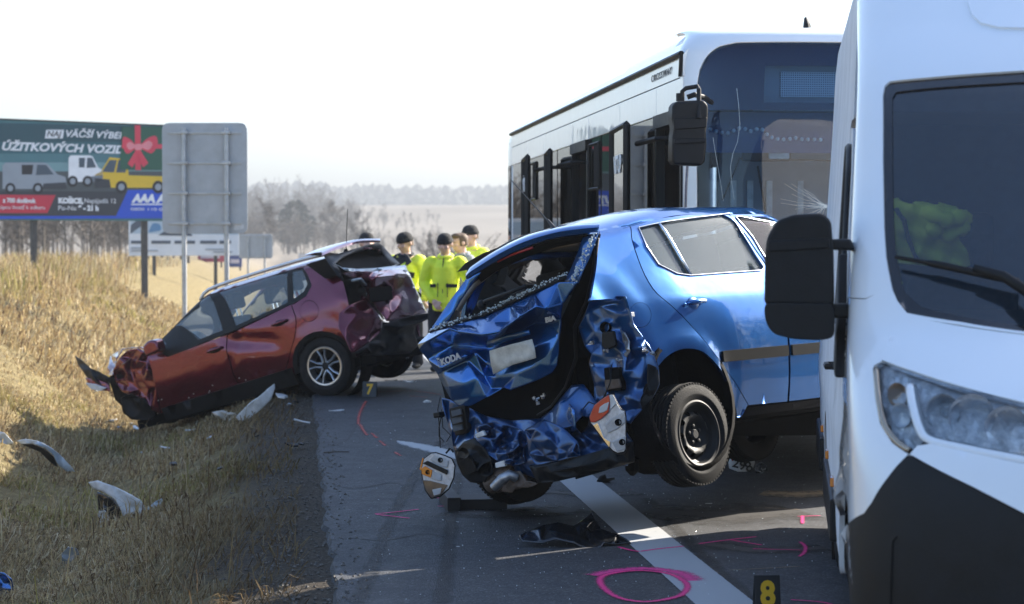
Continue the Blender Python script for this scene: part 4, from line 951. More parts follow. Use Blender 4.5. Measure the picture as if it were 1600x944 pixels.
# ================================================================== white van
VD = Vector((.137, .9906, 0)).normalized(); VX = Vector((VD.y, -VD.x, 0))
_o = Vector((1.10, 6.5, 0)) - VD * .52
VAN_M = Matrix(((VX.x, VD.x, 0, _o.x), (VX.y, VD.y, 0, _o.y), (0, 0, 1, 0), (0, 0, 0, 1)))
van = thing('van', 'large white delivery van at the right edge with black mirror and bumper', 'van', VAN_M)
M_VANGL = glass('van_windscreen_glass', (.60, .70, .78), .09, (.07, .15, .24), rough=.01, ior=1.9)  # blue diffuse share paints in the sky this screen would mirror
M_FRIT = mat('black_glass_edge', (.008, .009, .012), .12, coat=.5)
M_SIDE = mat('dusty_white_side', (.62, .63, .65), .6, spec=.1, col2=(.78, .79, .81), vscale=2.5)
def build_van():
    P = van; W2 = 1.025; Ln = 6.08
    T = [(.20, .10, .05, .42), (.42, .0, .01, .48), (.66, -.02, 0, .52), (.88, .0, 0, .54), (1.04, .07, 0, .53), (1.18, .22, 0, .50), (1.31, .42, .005, .45), (1.42, .60, .012, .38), (1.62, .78, .02, .32), (1.90, 1.02, .038, .30), (2.16, 1.25, .055, .30), (2.32, 1.42, .065, .32), (2.52, 1.68, .075, .38), (2.74, 2.0, .09, .42), (2.94, 2.5, .15, .46), (3.03, 3.2, .5, .5)]
    TS = spl(T, 10)
    def row(p):
        q = min(max(p * 10, 0), len(TS) - 1.001); i = int(q); f = q - i
        return [TS[i][k] * (1 - f) + TS[i + 1][k] * f for k in range(4)]
    def S(a, p):
        z, yf, ins, D = row(p); n = 2.5; ph = min(1.0, abs(a)) * math.pi / 2; sg = 1 if a >= 0 else -1; hw = W2 - ins
        x = W2 + sg * hw * math.sin(ph) ** (2 / n)
        y = yf + D * (1 - math.cos(ph) ** (2 / n)) + max(0, abs(a) - 1) * 5
        if abs(a) > 1:                                            # flared wheel arch and a swage on the door
            f = math.exp(-((math.hypot(y - 1.0, z - .36) - .44) / .07) ** 2) * .035
            x += sg * (f + .012 * math.exp(-((z - .95) / .10) ** 2))
        return Vector((x, y, z))
    sol = solver(S, VAN_M, (-1.05, -.02, .3, 13), 40)
    fo = (0, -1, .2)
    wo = sol([(1600, 518), (1500, 503), (1417, 489), (1402, 470), (1394, 452), (1384, 400), (1381, 355), (1379, 250), (1379, 149), (1382, 134), (1390, 127), (1450, 121), (1600, 110)])
    wo_f = wo + [(-.0, wo[-1][1])] + [(-a, p) for a, p in reversed(wo)] + [(0, wo[0][1])]
    wi = sol([(1600, 508), (1520, 496), (1440, 478), (1412, 452), (1401, 400), (1396, 340), (1394, 250), (1394, 152), (1400, 142), (1450, 136), (1600, 126)])
    wi_f = wi + [(0, wi[-1][1])] + [(-a, p) for a, p in reversed(wi)] + [(0, wi[0][1])]
    kp = lambda L: [q for q in L]
    sc = (1.3, .16)
    # upper cab: pillars and high roof cap, down to the seam at the foot of the pillars
    seam = sol([(1383, 449), (1368, 460), (1352, 466)])
    foot = sol([(1411, 488)])[0]
    cab = [(-1.0, seam[2][1])] + [(seam[2][0], seam[2][1]), seam[1], seam[0], (foot[0], foot[1] - .06)] + [(a, p - .06) for a, p in [(wo[1][0], wo[1][1]), (wo[0][0], wo[0][1])]]
    cab = cab + [(0, wo[0][1] - .06)] + [(-a, p) for a, p in reversed(cab)] + [(1.0, 14.9), (-1.0, 14.9)]
    panel('cab_shell', cab, S, M_WHITE, P, g=.035, flange=.02, out=fo, holes=[wo_f], sc=sc)
    panel('windscreen_surround', wo_f, lambda a, p: S(a, p) + Vector((0, .010, -.004)), M_FRIT, P, g=.035, flange=.01, out=fo, holes=[wi_f], sc=sc)
    panel('windscreen', [(a * 1.01, p) for a, p in wo_f], lambda a, p: S(a, p) + Vector((0, .018, -.006)), M_VANGL, P, g=.04, flange=.005, out=fo, sc=sc)
    rc_ = sol([(1512, -60), (1512, 6), (1518, 24), (1532, 37), (1560, 44), (1620, 46)])
    rc_ = rc_ + [(-a, p) for a, p in reversed(rc_)]
    panel('roof_cap_swage', rc_, lambda a, p: S(a, p) + Vector((0, -.012, .004)), M_WHITE, P, g=.04, flange=.016, out=fo, sc=sc)
    # headlight outline
    hl = sol([(1366, 573), (1377, 567), (1425, 583), (1475, 599), (1540, 615), (1600, 632), (1612, 660), (1606, 724), (1530, 708), (1455, 691), (1433, 694), (1421, 708), (1396, 691), (1377, 662), (1369, 620)])
    bt = sol([(1640, 826), (1600, 805), (1520, 763), (1428, 716), (1418, 711), (1402, 727), (1387, 746), (1362, 785), (1350, 802), (1323, 819), (1314, 834)])
    # bonnet between the pillars and the headlights
    be = sol([(1411, 490), (1394, 520), (1382, 545), (1378, 562)])
    bon = [(0, wo[0][1] - .10)] + [(a, p - .05) for a, p in reversed(be[:1])][:0]
    bl = [(wo[0][0], wo[0][1] - .10), (wo[1][0], wo[1][1] - .10)] + be + [(hl[2][0], hl[2][1] + .06), (hl[3][0], hl[3][1] + .05), (hl[5][0], hl[5][1] + .05), (hl[6][0] + .02, hl[5][1] - .1), (-.22, 4.2)]
    bonnet = bl + [(-a, p) for a, p in reversed(bl)]
    panel('bonnet', bonnet, S, M_WHITE, P, g=.035, flange=.025, out=(0, -.6, 1), sc=sc)
    g_ = .012
    # fender: pillar foot to sill, in front of the door, with the wheel arch cut out
    def arch(cy, cz, r, n=14): return [(1 + (max(0, cy + r * math.cos(t) - 0) - .95) / 5, cz + r * math.sin(t)) for t in [math.pi * k / n for k in range(n + 1)]]
    def pz(z):                                                     # profile index of a height
        lo, hi = 0.0, 14.9
        for _ in range(30):
            m_ = (lo + hi) / 2
            if row(m_)[0] < z: lo = m_
            else: hi = m_
        return lo
    for sg in (-1, 1):
        mir = (lambda L: L) if sg < 0 else (lambda L: [(-a, p) for a, p in L])
        tag_o = (sg, -.3, 0)
        panel('headlight_bowl', mir(hl), lambda a, p: S(a, p) + Vector((-sg * .05, .09, 0)), mat('headlight_bowl', (.10, .11, .13), .3, .6), P, g=.03, flange=.02, out=fo, sc=sc) if sg < 0 else None
        fen = [be[0], (be[0][0] - .005, be[0][1] + .05), seam[0], seam[1], (seam[2][0], seam[2][1] - .02), (-1.0, seam[2][1] - .02), (-1.05, seam[2][1] - .05), (-1.085, pz(1.30)), (-1.092, pz(1.0)), (-1.092, pz(.72))]
        fen += [(-1.085, pz(.77)), (-1.05, pz(.835)), (-1.01, pz(.84)), (-1.0 + .03, pz(.79)), (-.94, pz(.70)), (-.90, pz(.58)), bt[10], bt[9], bt[8], bt[7], bt[6], bt[5], bt[4], (hl[11][0] - .003, hl[11][1] - .03), (hl[12][0] - .005, hl[12][1] - .02), (hl[13][0] - .006, hl[13][1]), (hl[14][0] - .006, hl[14][1]), (hl[0][0] - .005, hl[0][1] + .02), (hl[1][0], hl[1][1] + .04), be[3], be[2], be[1]]
        fen = [(a, p) for a, p in fen]
        panel('fender', mir(fen), S, M_WHITE, P, g=.03, flange=.02, out=tag_o, sc=sc)
        wb = [hl[11], hl[10], hl[9], hl[8], (hl[7][0], hl[7][1]), (-.2, hl[7][1] - .2), (-.2, bt[0][1] - .05), bt[0], bt[1], bt[2], (bt[3][0] - .004, bt[3][1] + .02)]
        wb = [(a, p - .03) if i < 5 else (a, p + .03 if i > 6 else p) for i, (a, p) in enumerate(wb)]
        panel('painted_bumper_strip', mir(wb), S, M_WHITE, P, g=.03, flange=.02, out=fo, sc=sc)
        bump = [(0, bt[0][1] - .1)] + bt + [(-.95, pz(.52)), (-.97, pz(.22)), (0, .0)]
        fog = sol([(1390, 985), (1394, 846), (1402, 838), (1475, 873), (1500, 900), (1530, 960)])
        if sg < 0: fog0 = fog
        panel('black_bumper', mir(bump), S, M_BLACK, P, g=.03, flange=.03, out=fo, holes=[mir(fog0)], sc=sc)
        panel('fog_light_cover', mir(fog0), lambda a, p: S(a, p) + Vector((-sg * .0, .008, 0)), M_BLACK, P, g=.03, flange=.02, out=fo, sc=sc)
        # headlight: clear lens over chrome reflectors and a bright light guide
        H = bpy.data.objects.new('headlight', None); COL.objects.link(H); H.parent = P
        panel('lens', mir(hl), lambda a, p: S(a, p) + Vector((0, .004, 0)), M_LENS, H, g=.03, flange=.01, out=fo, sc=sc)
        deep = lambda k: (lambda a, p: S(a, p) + Vector((-sg * .35 * k, k, 0)))
        rfac = random.Random(6)
        panel('bezel', mir(hl), lambda a, p: deep(.07 - .022 * rfac.random())(a, p), mat('headlight_bezel', (.84, .88, .94), .25, .2, var=.35, vscale=30, bump=.3, bscale=22), H, g=.022, flange=.0, out=fo, sc=sc, smooth=False)
        gd = sol([(1421, 604), (1428, 640), (1438, 672), (1452, 688), (1500, 700), (1560, 712), (1602, 720)])
        gm = MB().tube([deep(.015)(*q) for q in mir(spl(gd, 5))], .020, 8, flat=.6); gm.build('light_guide', mat('light_guide', (.78, .80, .82), .25, coat=.5), H, smooth=True)
        MB().tube([deep(.004)(*q) for q in mir(spl(sol([(1368, 576), (1372, 620), (1381, 662), (1399, 689), (1420, 704)]), 5))], .010, 8).build('chrome_edge', mat('tan_chrome_edge', (.40, .34, .27), .25, .7), H, smooth=True)
        m_ref = mat('faceted_reflector', (.80, .83, .88), .12, .45, bump=1.0, bscale=26)
        for uv, r_ in ((((1470, 645)), .055), (((1515, 655)), .075), (((1570, 672)), .07)):
            a, p = mir(sol([uv]))[0]; c = deep(.055)(a, p); M = axis_m(c, (sg * .4, -1, .1))
            MB().lathe([(r_, .03), (r_ * .85, .0), (r_ * .5, -.03), (.018, -.045)], 20, M).build('reflector', m_ref, H, auto=20)
            if r_ < .06: MB().sph(c + Vector((0, -.015, 0)), .02).build('bulb', M_LENS, H, smooth=True)
        a, p = mir(sol([(1402, 618)]))[0]; c = deep(.04)(a, p)
        MB().lathe([(.04, .02), (.028, -.01), (0, -.02)], 14, axis_m(c, (sg * .9, -1, 0))).build('indicator', mat('pale_amber', (.55, .36, .22), .2, .3, coat=.5), H, smooth=True)
        a, p = mir(sol([(1408, 650)]))[0]; c = deep(.04)(a, p)
        MB().lathe([(.04, .02), (.028, -.01), (0, -.02)], 14, axis_m(c, (sg * .9, -1, 0))).build('reflector', m_ref, H, smooth=True)
        # side: door, cargo panels, sill trim
        X = lambda y, z: S(sg * (1 + max(0, y - (row(pz(z))[1] + row(pz(z))[3])) / 5), pz(z))
        ap = lambda y, z: (-(1 + (y - (row(pz(z))[1] + row(pz(z))[3])) / 5), pz(z))
        door = [ap(1.03, 1.30), ap(.985, 1.0), ap(1.02, .80)]
        dl = [(1.02, .99), (1.02, 1.30), (1.10, 1.42), (1.35, 1.72), (1.62, 2.02), (1.80, 2.12), (2.12, 2.14), (2.16, 2.0), (2.16, .42), (1.52, .42), (1.50, .60), (1.40, .78), (1.28, .86)]
        win = [(1.30, 1.36), (1.38, 1.50), (1.68, 1.95), (1.84, 2.05), (2.06, 2.06), (2.08, 1.36)]
        SY = lambda y, z: Vector((W2 + sg * (W2 - row(pz(z))[2] + .035 * math.exp(-((math.hypot(y - 1.0, z - .36) - .44) / .07) ** 2) + .012 * math.exp(-((z - .95) / .10) ** 2)), y, z))
        panel('cab_door', rnd(dl, .04), SY, M_SIDE, P, g=.06, flange=.02, out=(sg, 0, 0), holes=[rnd(win, .05)])
        panel('door_window', rnd(win, .05), lambda y, z: SY(y, z) - Vector((sg * .012, 0, 0)), M_GLASSD, P, g=.08, flange=.006, out=(sg, 0, 0))
        MB().tube([SY(*q) + Vector((sg * .006, 0, 0)) for q in rnd(win, .05) + [rnd(win, .05)[0]]], .016, 6).build('window_seal', M_BLACK, P, smooth=True)
        MB().tube([SY(2.0, 1.18), SY(2.0, 1.18) + Vector((sg * .04, 0, 0)), SY(2.14, 1.18) + Vector((sg * .04, 0, 0)), SY(2.14, 1.18)], .014, 6).build('door_handle', M_BLACK, P)
        cargo = [(2.18, .42), (2.18, 2.14), (2.1, 2.17), (1.84, 2.16), (2.35, 2.80), (Ln - .03, 2.80), (Ln - .03, .42), (4.75, .42)] + [(4.32 + .43 * math.cos(t), .36 + .45 * math.sin(t)) for t in [math.pi * k / 12 for k in range(0, 13)]] + [(3.88, .42)]
        panel('cargo_side', rnd(cargo, .03, 2), SY, M_SIDE, P, g=.09, flange=.02, out=(sg, 0, 0))
        for (a, b) in ((2.22, 3.84), (4.80, Ln - .05)): MB().b2((W2 + sg * (W2 - .01), a, .44), (W2 + sg * (W2 + .022), b, .62)).build('side_moulding', M_BLACK, P, bevel=.01)
        for y, z in ((2.5, .66), (3.6, .66), (4.95, .66)): MB().b2((W2 + sg * (W2 - .005), y - .05, z - .02), (W2 + sg * (W2 + .016), y + .05, z + .02)).build('side_marker', M_AMBER, P, bevel=.006)
        for y in (.98, 4.32):
            e = bpy.data.objects.new('wheel', None); COL.objects.link(e); e.parent = P
            wheel(e, (W2 + sg * (W2 - .16), y, .345), (sg, 0, 0), .345, .215, .205, 'van')
            MB().lathe([(.42, -.26), (.42, .12)], 20, axis_m((W2 + sg * (W2 - .16), y, .37), (sg, 0, 0)), a0=math.pi * (.5 if sg > 0 else .5), a1=math.pi * 1.5).build('arch_liner', M_DARK, P)
        # mirror
        mo = bpy.data.objects.new('wing_mirror', None); COL.objects.link(mo); mo.parent = P
        Vi = VAN_M.inverted(); Ym = 6.95
        def q(u, v, dy=0):
            r = Vi @ PX(u, v, Ym + dy)
            if sg > 0: r.x = 2 * W2 - r.x
            return r
        up = rnd([(u * .01, v * .01) for u, v in [(1194, 476), (1195, 400), (1198, 372), (1213, 345), (1240, 335), (1285, 333), (1299, 345), (1303, 400), (1304, 478)]], .08, 3)
        lo = rnd([(u * .01, v * .01) for u, v in [(1193, 473), (1304, 474), (1304, 528), (1280, 532), (1240, 530), (1208, 522), (1196, 504)]], .12, 3)
        MB().prism([q(u * 100, v * 100) for u, v in up], lambda p: p, lambda p: p + Vector((0, .17, 0))).build('mirror_housing', M_BLACK, mo, bevel=.045, seg=4)
        MB().prism([q(u * 100, v * 100) for u, v in lo], lambda p: p + Vector((0, -.012, 0)), lambda p: p + Vector((0, .17, 0))).build('lower_housing', M_BLACK, mo, bevel=.04, seg=4)
        MB().prism([q(u, v) for u, v in [(1200, 376), (1296, 372), (1296, 388), (1200, 394)]], lambda p: p + Vector((0, -.008, 0)), lambda p: p + Vector((0, .1, 0))).build('housing_rib', M_BLACK, mo, bevel=.006)
        MB().prism([q(u, v) for u, v in [(1205, 360), (1292, 350), (1294, 465), (1205, 465)]], lambda p: p + Vector((0, .171, 0)), lambda p: p + Vector((0, .176, 0))).build('mirror_glass', M_CHROME, mo)
        for v0, v1 in ((374, 390), (476, 497)):
            MB().prism([q(u, v) for u, v in [(1280, v0), (1330, v0 - 1), (1338, v1 + 2), (1280, v1)]], lambda p: p + Vector((0, .03, 0)), lambda p: p + Vector((0, .12, 0))).build('mirror_arm', M_BLACK, mo, bevel=.012)
        MB().prism([SY(y, z) for y, z in [(1.02, 1.20), (1.24, 1.22), (1.30, 1.36), (1.44, 1.60), (1.40, 1.64), (1.10, 1.36)]], lambda p: p - Vector((sg * .01, 0, 0)), lambda p: p + Vector((sg * .035, 0, 0))).build('mirror_foot', M_BLACK, mo, bevel=.012)
    # rear, roof, inside
    MB().prism(rnd([(.0 + .03, .42), (2 * W2 - .03, .42), (2 * W2 - .09, 2.7), (2 * W2 - .35, 2.98), (.35, 2.98), (.09, 2.7)], .08), lambda p: (p[0], Ln - .06, p[1]), lambda p: (p[0], Ln, p[1])).build('rear_doors', M_WHITE, P, bevel=.02)
    MB().prism([(.10, 2.78), (.16, 2.90), (.40, 3.0), (1.025, 3.035), (1.65, 3.0), (1.89, 2.90), (1.95, 2.78), (1.6, 2.7), (.45, 2.7)], lambda p: (p[0], 2.5, p[1]), lambda p: (p[0], Ln - .02, p[1])).build('roof', M_WHITE, P, auto=40)
    MB().b2((.06, .8, .24), (2 * W2 - .06, Ln - .1, .40)).build('floor', M_DARK, P)
    MB().b2((.10, 2.3, .40), (2 * W2 - .10, 2.34, 2.5)).build('bulkhead', M_TRIM, P)
    MB().b2((.12, 1.45, 2.16), (2 * W2 - .12, 2.3, 2.20)).build('headliner', M_TRIM, P)
    MB().b2((.18, .75, .5), (2 * W2 - .18, 1.0, 1.2)).build('engine_bulkhead', M_DARK, P)
    MB().prism([(.78, 1.20), (.86, 1.40), (1.15, 1.44), (1.35, 1.38), (1.38, .95), (1.0, .8)], lambda p: (.14, p[0], p[1]), lambda p: (2 * W2 - .14, p[0], p[1])).build('dashboard', M_BLACK, P, bevel=.03)
    for x in (.28, .78, 1.38):
        MB().prism(rnd([(1.65, .75), (2.12, .75), (2.26, 1.52), (2.12, 1.56), (2.0, 1.0), (1.65, .95)], .07), lambda p: (x, p[0], p[1]), lambda p: (x + .44, p[0], p[1])).build('seat', M_SEAT, P, bevel=.04)
        MB().prism(rnd([(2.14, 1.58), (2.26, 1.58), (2.28, 1.80), (2.18, 1.80)], .05), lambda p: (x + .09, p[0], p[1]), lambda p: (x + .35, p[0], p[1])).build('headrest', M_SEAT, P, bevel=.03)
    MB().lathe([(.19, -.014), (.205, 0), (.19, .014), (.176, 0)], 24, axis_m((1.55, 1.42, 1.36), (0, .7, .9)), close=True).build('steering_wheel', M_BLACK, P)
    # wiper lying along the foot of the screen
    wp = MB().tube([S(a, p) + Vector((0, -.025, .012)) for a, p in spl(sol([(1399, 407), (1460, 418), (1530, 433), (1590, 446)]), 4)], [.008] * 4 + [.014] * 9, 6)
    wp.build('wiper_blade', M_BLACK, P, smooth=True)
    MB().tube([S(a, p) + Vector((0, -.045, .02)) for a, p in sol([(1520, 428), (1565, 440), (1610, 470)])], [.014, .018, .02], 6).build('wiper_arm', M_BLACK, P, smooth=True)
    # hi-vis jacket hung over the passenger seat
    Yj = 7.55; J = thing('jacket', 'yellow-green high-visibility jacket draped over the seat inside the white van', 'jacket', Matrix.Translation(PX(1465, 415, Yj)))
    Ji = J.matrix_world.inverted(); M_HV = mat('hi_vis_cloth', (.95, 1.0, .08), .75, var=.12, vscale=8, bump=.3, bscale=14)
    def jac(u, v):
        p = PX(u, v, Yj); x = (u - 1465) / 65; y = (v - 368) / 55
        p.y += .10 * x * x + .05 * y - .05 * math.exp(-((u - 1470) / 22) ** 2 - ((v - 345) / 16) ** 2) + .014 * math.sin(u * .16 + v * .05) + .010 * math.sin(u * .07 - v * .21)
        return Ji @ p
    out = [(1396, 312), (1420, 318), (1450, 321), (1485, 325), (1503, 334), (1507, 348), (1500, 362), (1508, 378), (1520, 396), (1532, 415), (1500, 418), (1460, 416), (1420, 412), (1402, 402), (1398, 360)]
    panel('body', [(u, v) for u, v in spl(out, 3, True)], jac, M_HV, J, g=6, flange=.03, out=(0, -1, 0))
    MB().tube([jac(u, v) + Vector((0, -.03, 0)) for u, v in spl([(1440, 330), (1462, 340), (1480, 345), (1500, 338), (1506, 348), (1490, 362), (1468, 366), (1446, 352)], 4)], [.02, .03, .035, .03] * 7 + [.02], 8).build('hood', M_HV, J, smooth=True)
    MB().tube([jac(u, v) + Vector((0, -.022, 0)) for u, v in [(1403, 326), (1414, 345), (1424, 375), (1434, 404)]], .024, 6, flat=.3).build('reflective_strap', mat('navy_strap', (.03, .045, .09), .7), J)
build_van()
# ================================================================== crumpled sheet metal
def relief(name, P, nb, m, parent, Rf, ridges=(), sub=2, crease=.75, thick=.006, nrand=0, amp=.03, seed=1, holes=(), rcrease=.35, fine=0.0, facet=None):
    """sheet through depth points (photo column, photo row, metres towards the rear); the first nb are its outline, ridges are sharp folds"""
    P = [tuple(p) for p in P]; r = random.Random(seed); out = np.array([(p[0], p[1]) for p in P[:nb]])
    facet = (nrand > 0) if facet is None else facet
    if facet: nrand = int(nrand * 1.5)
    if nrand:
        lo, hi = out.min(0), out.max(0); A = np.array(P); tries = 0; add = []
        while len(add) < nrand and tries < 6000:
            tries += 1; q = np.array([r.uniform(lo[0], hi[0]), r.uniform(lo[1], hi[1])])
            if not pip(q[None], [tuple(o) for o in out])[0]: continue
            allp = np.vstack([A[:, :2]] + ([np.array(add)[:, :2]] if add else [])); dd = np.hypot(*(allp - q).T)
            if dd.min() < math.sqrt((hi[0] - lo[0]) * (hi[1] - lo[1]) / (nrand + nb)) * .45: continue
            w_ = 1 / np.hypot(*(A[:, :2] - q).T) ** 2; add.append((q[0], q[1], float((w_ * A[:, 2]).sum() / w_.sum() + r.gauss(0, amp))))
        P += add
    E = [(i, (i + 1) % nb) for i in range(nb)]; rid = set()
    for L in ridges:
        for a, b in zip(L, L[1:]): E.append((a, b)); rid.add((min(a, b), max(a, b)))
    vs, es, fs, ov, oe, of = geometry.delaunay_2d_cdt([Vector(p[:2]) for p in P], E, [], 0, 1e-6)
    ctr = [(sum(vs[i].x for i in f) / 3, sum(vs[i].y for i in f) / 3) for f in fs]; keep = pip(np.array(ctr), [tuple(o) for o in out])
    for h in holes: keep &= ~pip(np.array(ctr), h)
    fs = [f for f, k in zip(fs, keep) if k]
    rs = {}
    for i, o in enumerate(ov): rs[i] = P[o[0]][2] if o else 0.0
    co = [Rf(v.x, v.y, rs[i]) for i, v in enumerate(vs)]
    used = sorted({i for f in fs for i in f}); mp = {i: k for k, i in enumerate(used)}
    me = bpy.data.meshes.new(name); me.from_pydata([co[i] for i in used], [], [tuple(mp[i] for i in f) for f in fs])
    bm = bmesh.new(); bm.from_mesh(me); bmesh.ops.recalc_face_normals(bm, faces=bm.faces[:])
    av = Vector()
    for f in bm.faces: av += f.normal * f.calc_area(); f.smooth = True
    o0, o1 = Rf(out[0][0], out[0][1], 0), Rf(out[0][0], out[0][1], .1)
    if av.dot(o1 - o0) < 0: bmesh.ops.reverse_faces(bm, faces=bm.faces[:])
    cl = bm.edges.layers.float.get('crease_edge') or bm.edges.layers.float.new('crease_edge')
    bm.verts.ensure_lookup_table(); rset = {(min(mp.get(a, -1), mp.get(b, -1)), max(mp.get(a, -1), mp.get(b, -1))) for a, b in rid}
    for e in bm.edges:
        k = tuple(sorted(v.index for v in e.verts))
        if len(e.link_faces) == 1: e[cl] = 1.0
        elif k in rset: e[cl] = 1.0 if facet else crease
        elif facet: e[cl] = r.choice((.3, .5, .8, 1.0, 1.0))
        elif nrand and r.random() < rcrease + .25: e[cl] = r.uniform(.6, 1.0)
    vl = bm.verts.layers.float.get('crease_vert') or bm.verts.layers.float.new('crease_vert')
    for e in bm.edges:
        if len(e.link_faces) == 1:
            for v in e.verts: v[vl] = .85
    bm.to_mesh(me); bm.free()
    o = link(name, me, parent, m)
    if False:
        q = Rf(out[0][0], out[0][1], 0); fl = min(.010, max(.003, .22 * math.sqrt(sum(p.area for p in me.polygons) / max(1, len(me.polygons)))))
        s = o.modifiers.new('folds', 'BEVEL'); s.width = fl; s.segments = 2; s.limit_method = 'ANGLE'; s.angle_limit = R(9); s.harden_normals = True; s.use_clamp_overlap = True
    else:
        s = o.modifiers.new('subdivide', 'SUBSURF'); s.levels = sub; s.render_levels = sub
    if fine and not facet:
        tx = bpy.data.textures.new('crumple', 'VORONOI'); tx.noise_scale = .09; tx.weight_1 = -1; tx.weight_2 = 1
        d = o.modifiers.new('dents', 'DISPLACE'); d.texture = tx; d.texture_coords = 'LOCAL'; d.strength = fine; d.mid_level = .3
    s = o.modifiers.new('thickness', 'SOLIDIFY'); s.thickness = thick; s.offset = -1
    return o
def section(T, n=10):
    TS = spl(T, n)
    def f(p):
        q = min(max(p * n, 0), len(TS) - 1.001); i = int(q); k = q - i
        return TS[i][0] * (1 - k) + TS[i + 1][0] * k, TS[i][1] * (1 - k) + TS[i + 1][1] * k
    return f, len(T) - 1
# ================================================================== blue hatchback
BC_M = Matrix.Translation((.50, 12.0, .292)) @ Matrix.Rotation(R(46), 4, 'Z') @ Matrix.Rotation(R(-.9), 4, 'Y') @ Matrix.Rotation(R(-10.5), 4, 'X')
bcar = thing('wrecked_car', 'blue hatchback with its rear end crushed, tilted between the bus and the van', 'car', BC_M, None)
BCI = BC_M.inverted()
def bR(u, v, r, x0=-.45):
    n = BC_M.to_3x3() @ Vector((1, 0, 0)); return BCI @ hit_plane(u, v, BC_M @ Vector((x0 - r, 0, 0)), n)
def blocal_tube(name, pts, r, m, parent, **k): return MB().tube([bR(*p) for p in pts], r, k.pop('n', 6)).build(name, m, parent, smooth=True)
def car_shell(S, parent, sg, wins, arches, x0, x1, zb, ztop_p, name='inner_shell'):
    pass
def build_blue():
    P = bcar
    sf, NP = section([(.72, .20), (.78, .42), (.818, .70), (.818, .88), (.79, .99), (.73, 1.17), (.662, 1.37), (.615, 1.46), (.50, 1.525), (.25, 1.565), (0, 1.575)])
    def S(x, p):
        sg = -1 if p <= NP else 1; y, z = sf(p if p <= NP else 2 * NP - p)
        y *= 1 - .075 * smst(.1, -.75, x) - .10 * smst(2.3, 3.25, x)
        z -= .12 * smst(.5, -.5, x) * smst(.95, 1.5, z)
        k = 1 - .93 * smst(1.25, 2.35, x) ** .8
        if z > .93: z = .93 + (z - .93) * k - .22 * smst(2.3, 3.3, x)
        y += 0
        # flare round the wheel arch
        if p < 4 or p > 2 * NP - 4: y += .022 * math.exp(-((math.hypot(x, z - .30) - .37) / .06) ** 2)
        return Vector((x, sg * y, z))
    sol = solver(S, BC_M, (-.6, 2.2, 0, 10), 40)
    og = (0, -1, .1); sc = (1, .14)
    
    # seams and openings traced on the body surface
    shut = [(984, 353), (992, 390), (1013, 440), (1040, 470), (1069, 497), (1098, 529), (1120, 557), (1146, 594), (1169, 632)]
    arch = [(1016, 600), (1029, 572), (1044, 556), (1069, 545), (1099, 550), (1126, 577), (1142, 608), (1151, 645), (1154, 672)]
    qp = [(938, 361), (960, 355), (983, 351)] + [(u - 1.5, v + .5) for u, v in shut[1:6]]
    SH = spl(sol(shut), 4)
    quarter = sol([(938, 361), (960, 356)]) + [(a - .004, p) for a, p in SH] + sol([(1158, 672), (1154, 672)]) + list(reversed(spl(sol(arch[1:]), 4))) + sol([(1009, 539), (995, 518), (987, 505), (982, 489), (977, 466), (950, 466), (922, 469), (930, 434), (934, 395)])
    flap = [(1001 + 17.5 * math.cos(a), 492 + 20 * math.sin(a)) for a in [2 * math.pi * k / 20 for k in range(20)]]
    fl = sol(flap)
    def dent(co, n):                                            # bulges where the rear corner was pushed in
        k = smst(.0, -.42, co.x) * smst(1.25, .8, co.z)
        return n * k * (.006 * math.sin(co.x * 21 + co.z * 9) - .008)
    panel('quarter_panel', quarter, S, M_BLUE, P, g=.028, flange=.02, out=og, holes=[fl], sc=sc, disp=dent)
    fo_ = [(a * .97 + .03 * sum(q[0] for q in fl) / 20, p * .97 + .03 * sum(q[1] for q in fl) / 20) for a, p in fl]
    fd = panel('fuel_flap', fo_, S, M_BLUE, P, g=.02, flange=.012, out=og, sc=sc, disp=dent)
    a, p = sol([(986, 492)])[0]; MB().box(S(a, p) + Vector((0, -.005, 0)), (.03, .02, .028)).build('flap_latch', M_WPLASTIC, fd, bevel=.004)
    # rear door
    dx = 1.03
    fr = [(dx, p) for p in (1.0, 2.0, 3.0, 4.0)] + [(dx - .02, 4.6), (dx - .09, 5.6), (dx - .17, 6.55), (dx - .22, 6.9)]
    door = [(a + .004, p) for a, p in SH] + [(.62, SH[-1][1] - .02), (dx, SH[-1][1] - .05)] + fr + sol([(1100, 335), (1050, 339), (1010, 345)])
    winr = sol([(997, 356), (1034, 348), (1090, 340), (1139, 334), (1160, 366), (1193, 418), (1189, 423), (1130, 427), (1079, 431), (1057, 428), (1029, 414), (1010, 386)])
    panel('rear_door', door, S, M_BLUE, P, g=.035, flange=.02, out=og, holes=[rnd(winr, .012, 2)], sc=sc)
    div = [sol([(1029, 349)])[0], sol([(1079, 430)])[0]]
    gi = lambda a, p: S(a, p) + Vector((0, .012, -.004))
    panel('door_window', rnd(winr, .012, 2), gi, glass('painted_sheen_glass', (.78, .84, .83), .30, (.30, .36, .37)), P, g=.05, flange=.004, out=og, sc=sc)  # pale diffuse share paints sky glare onto this pane
    MB().tube([S(*q) + Vector((0, -.004, .002)) for q in rnd(winr, .012, 2) + [rnd(winr, .012, 2)[0]]], .0042, 6).build('window_trim', M_CHROME, P, smooth=True)  # chrome tube put in for the sky glint along a dark edge
    MB().tube([S(div[0][0] + (div[1][0] - div[0][0]) * k, div[0][1] + (div[1][1] - div[0][1]) * k) + Vector((0, .0, 0)) for k in (0, .25, .5, .75, 1)], .012, 6).build('window_divider', M_CHROME, P, smooth=True)
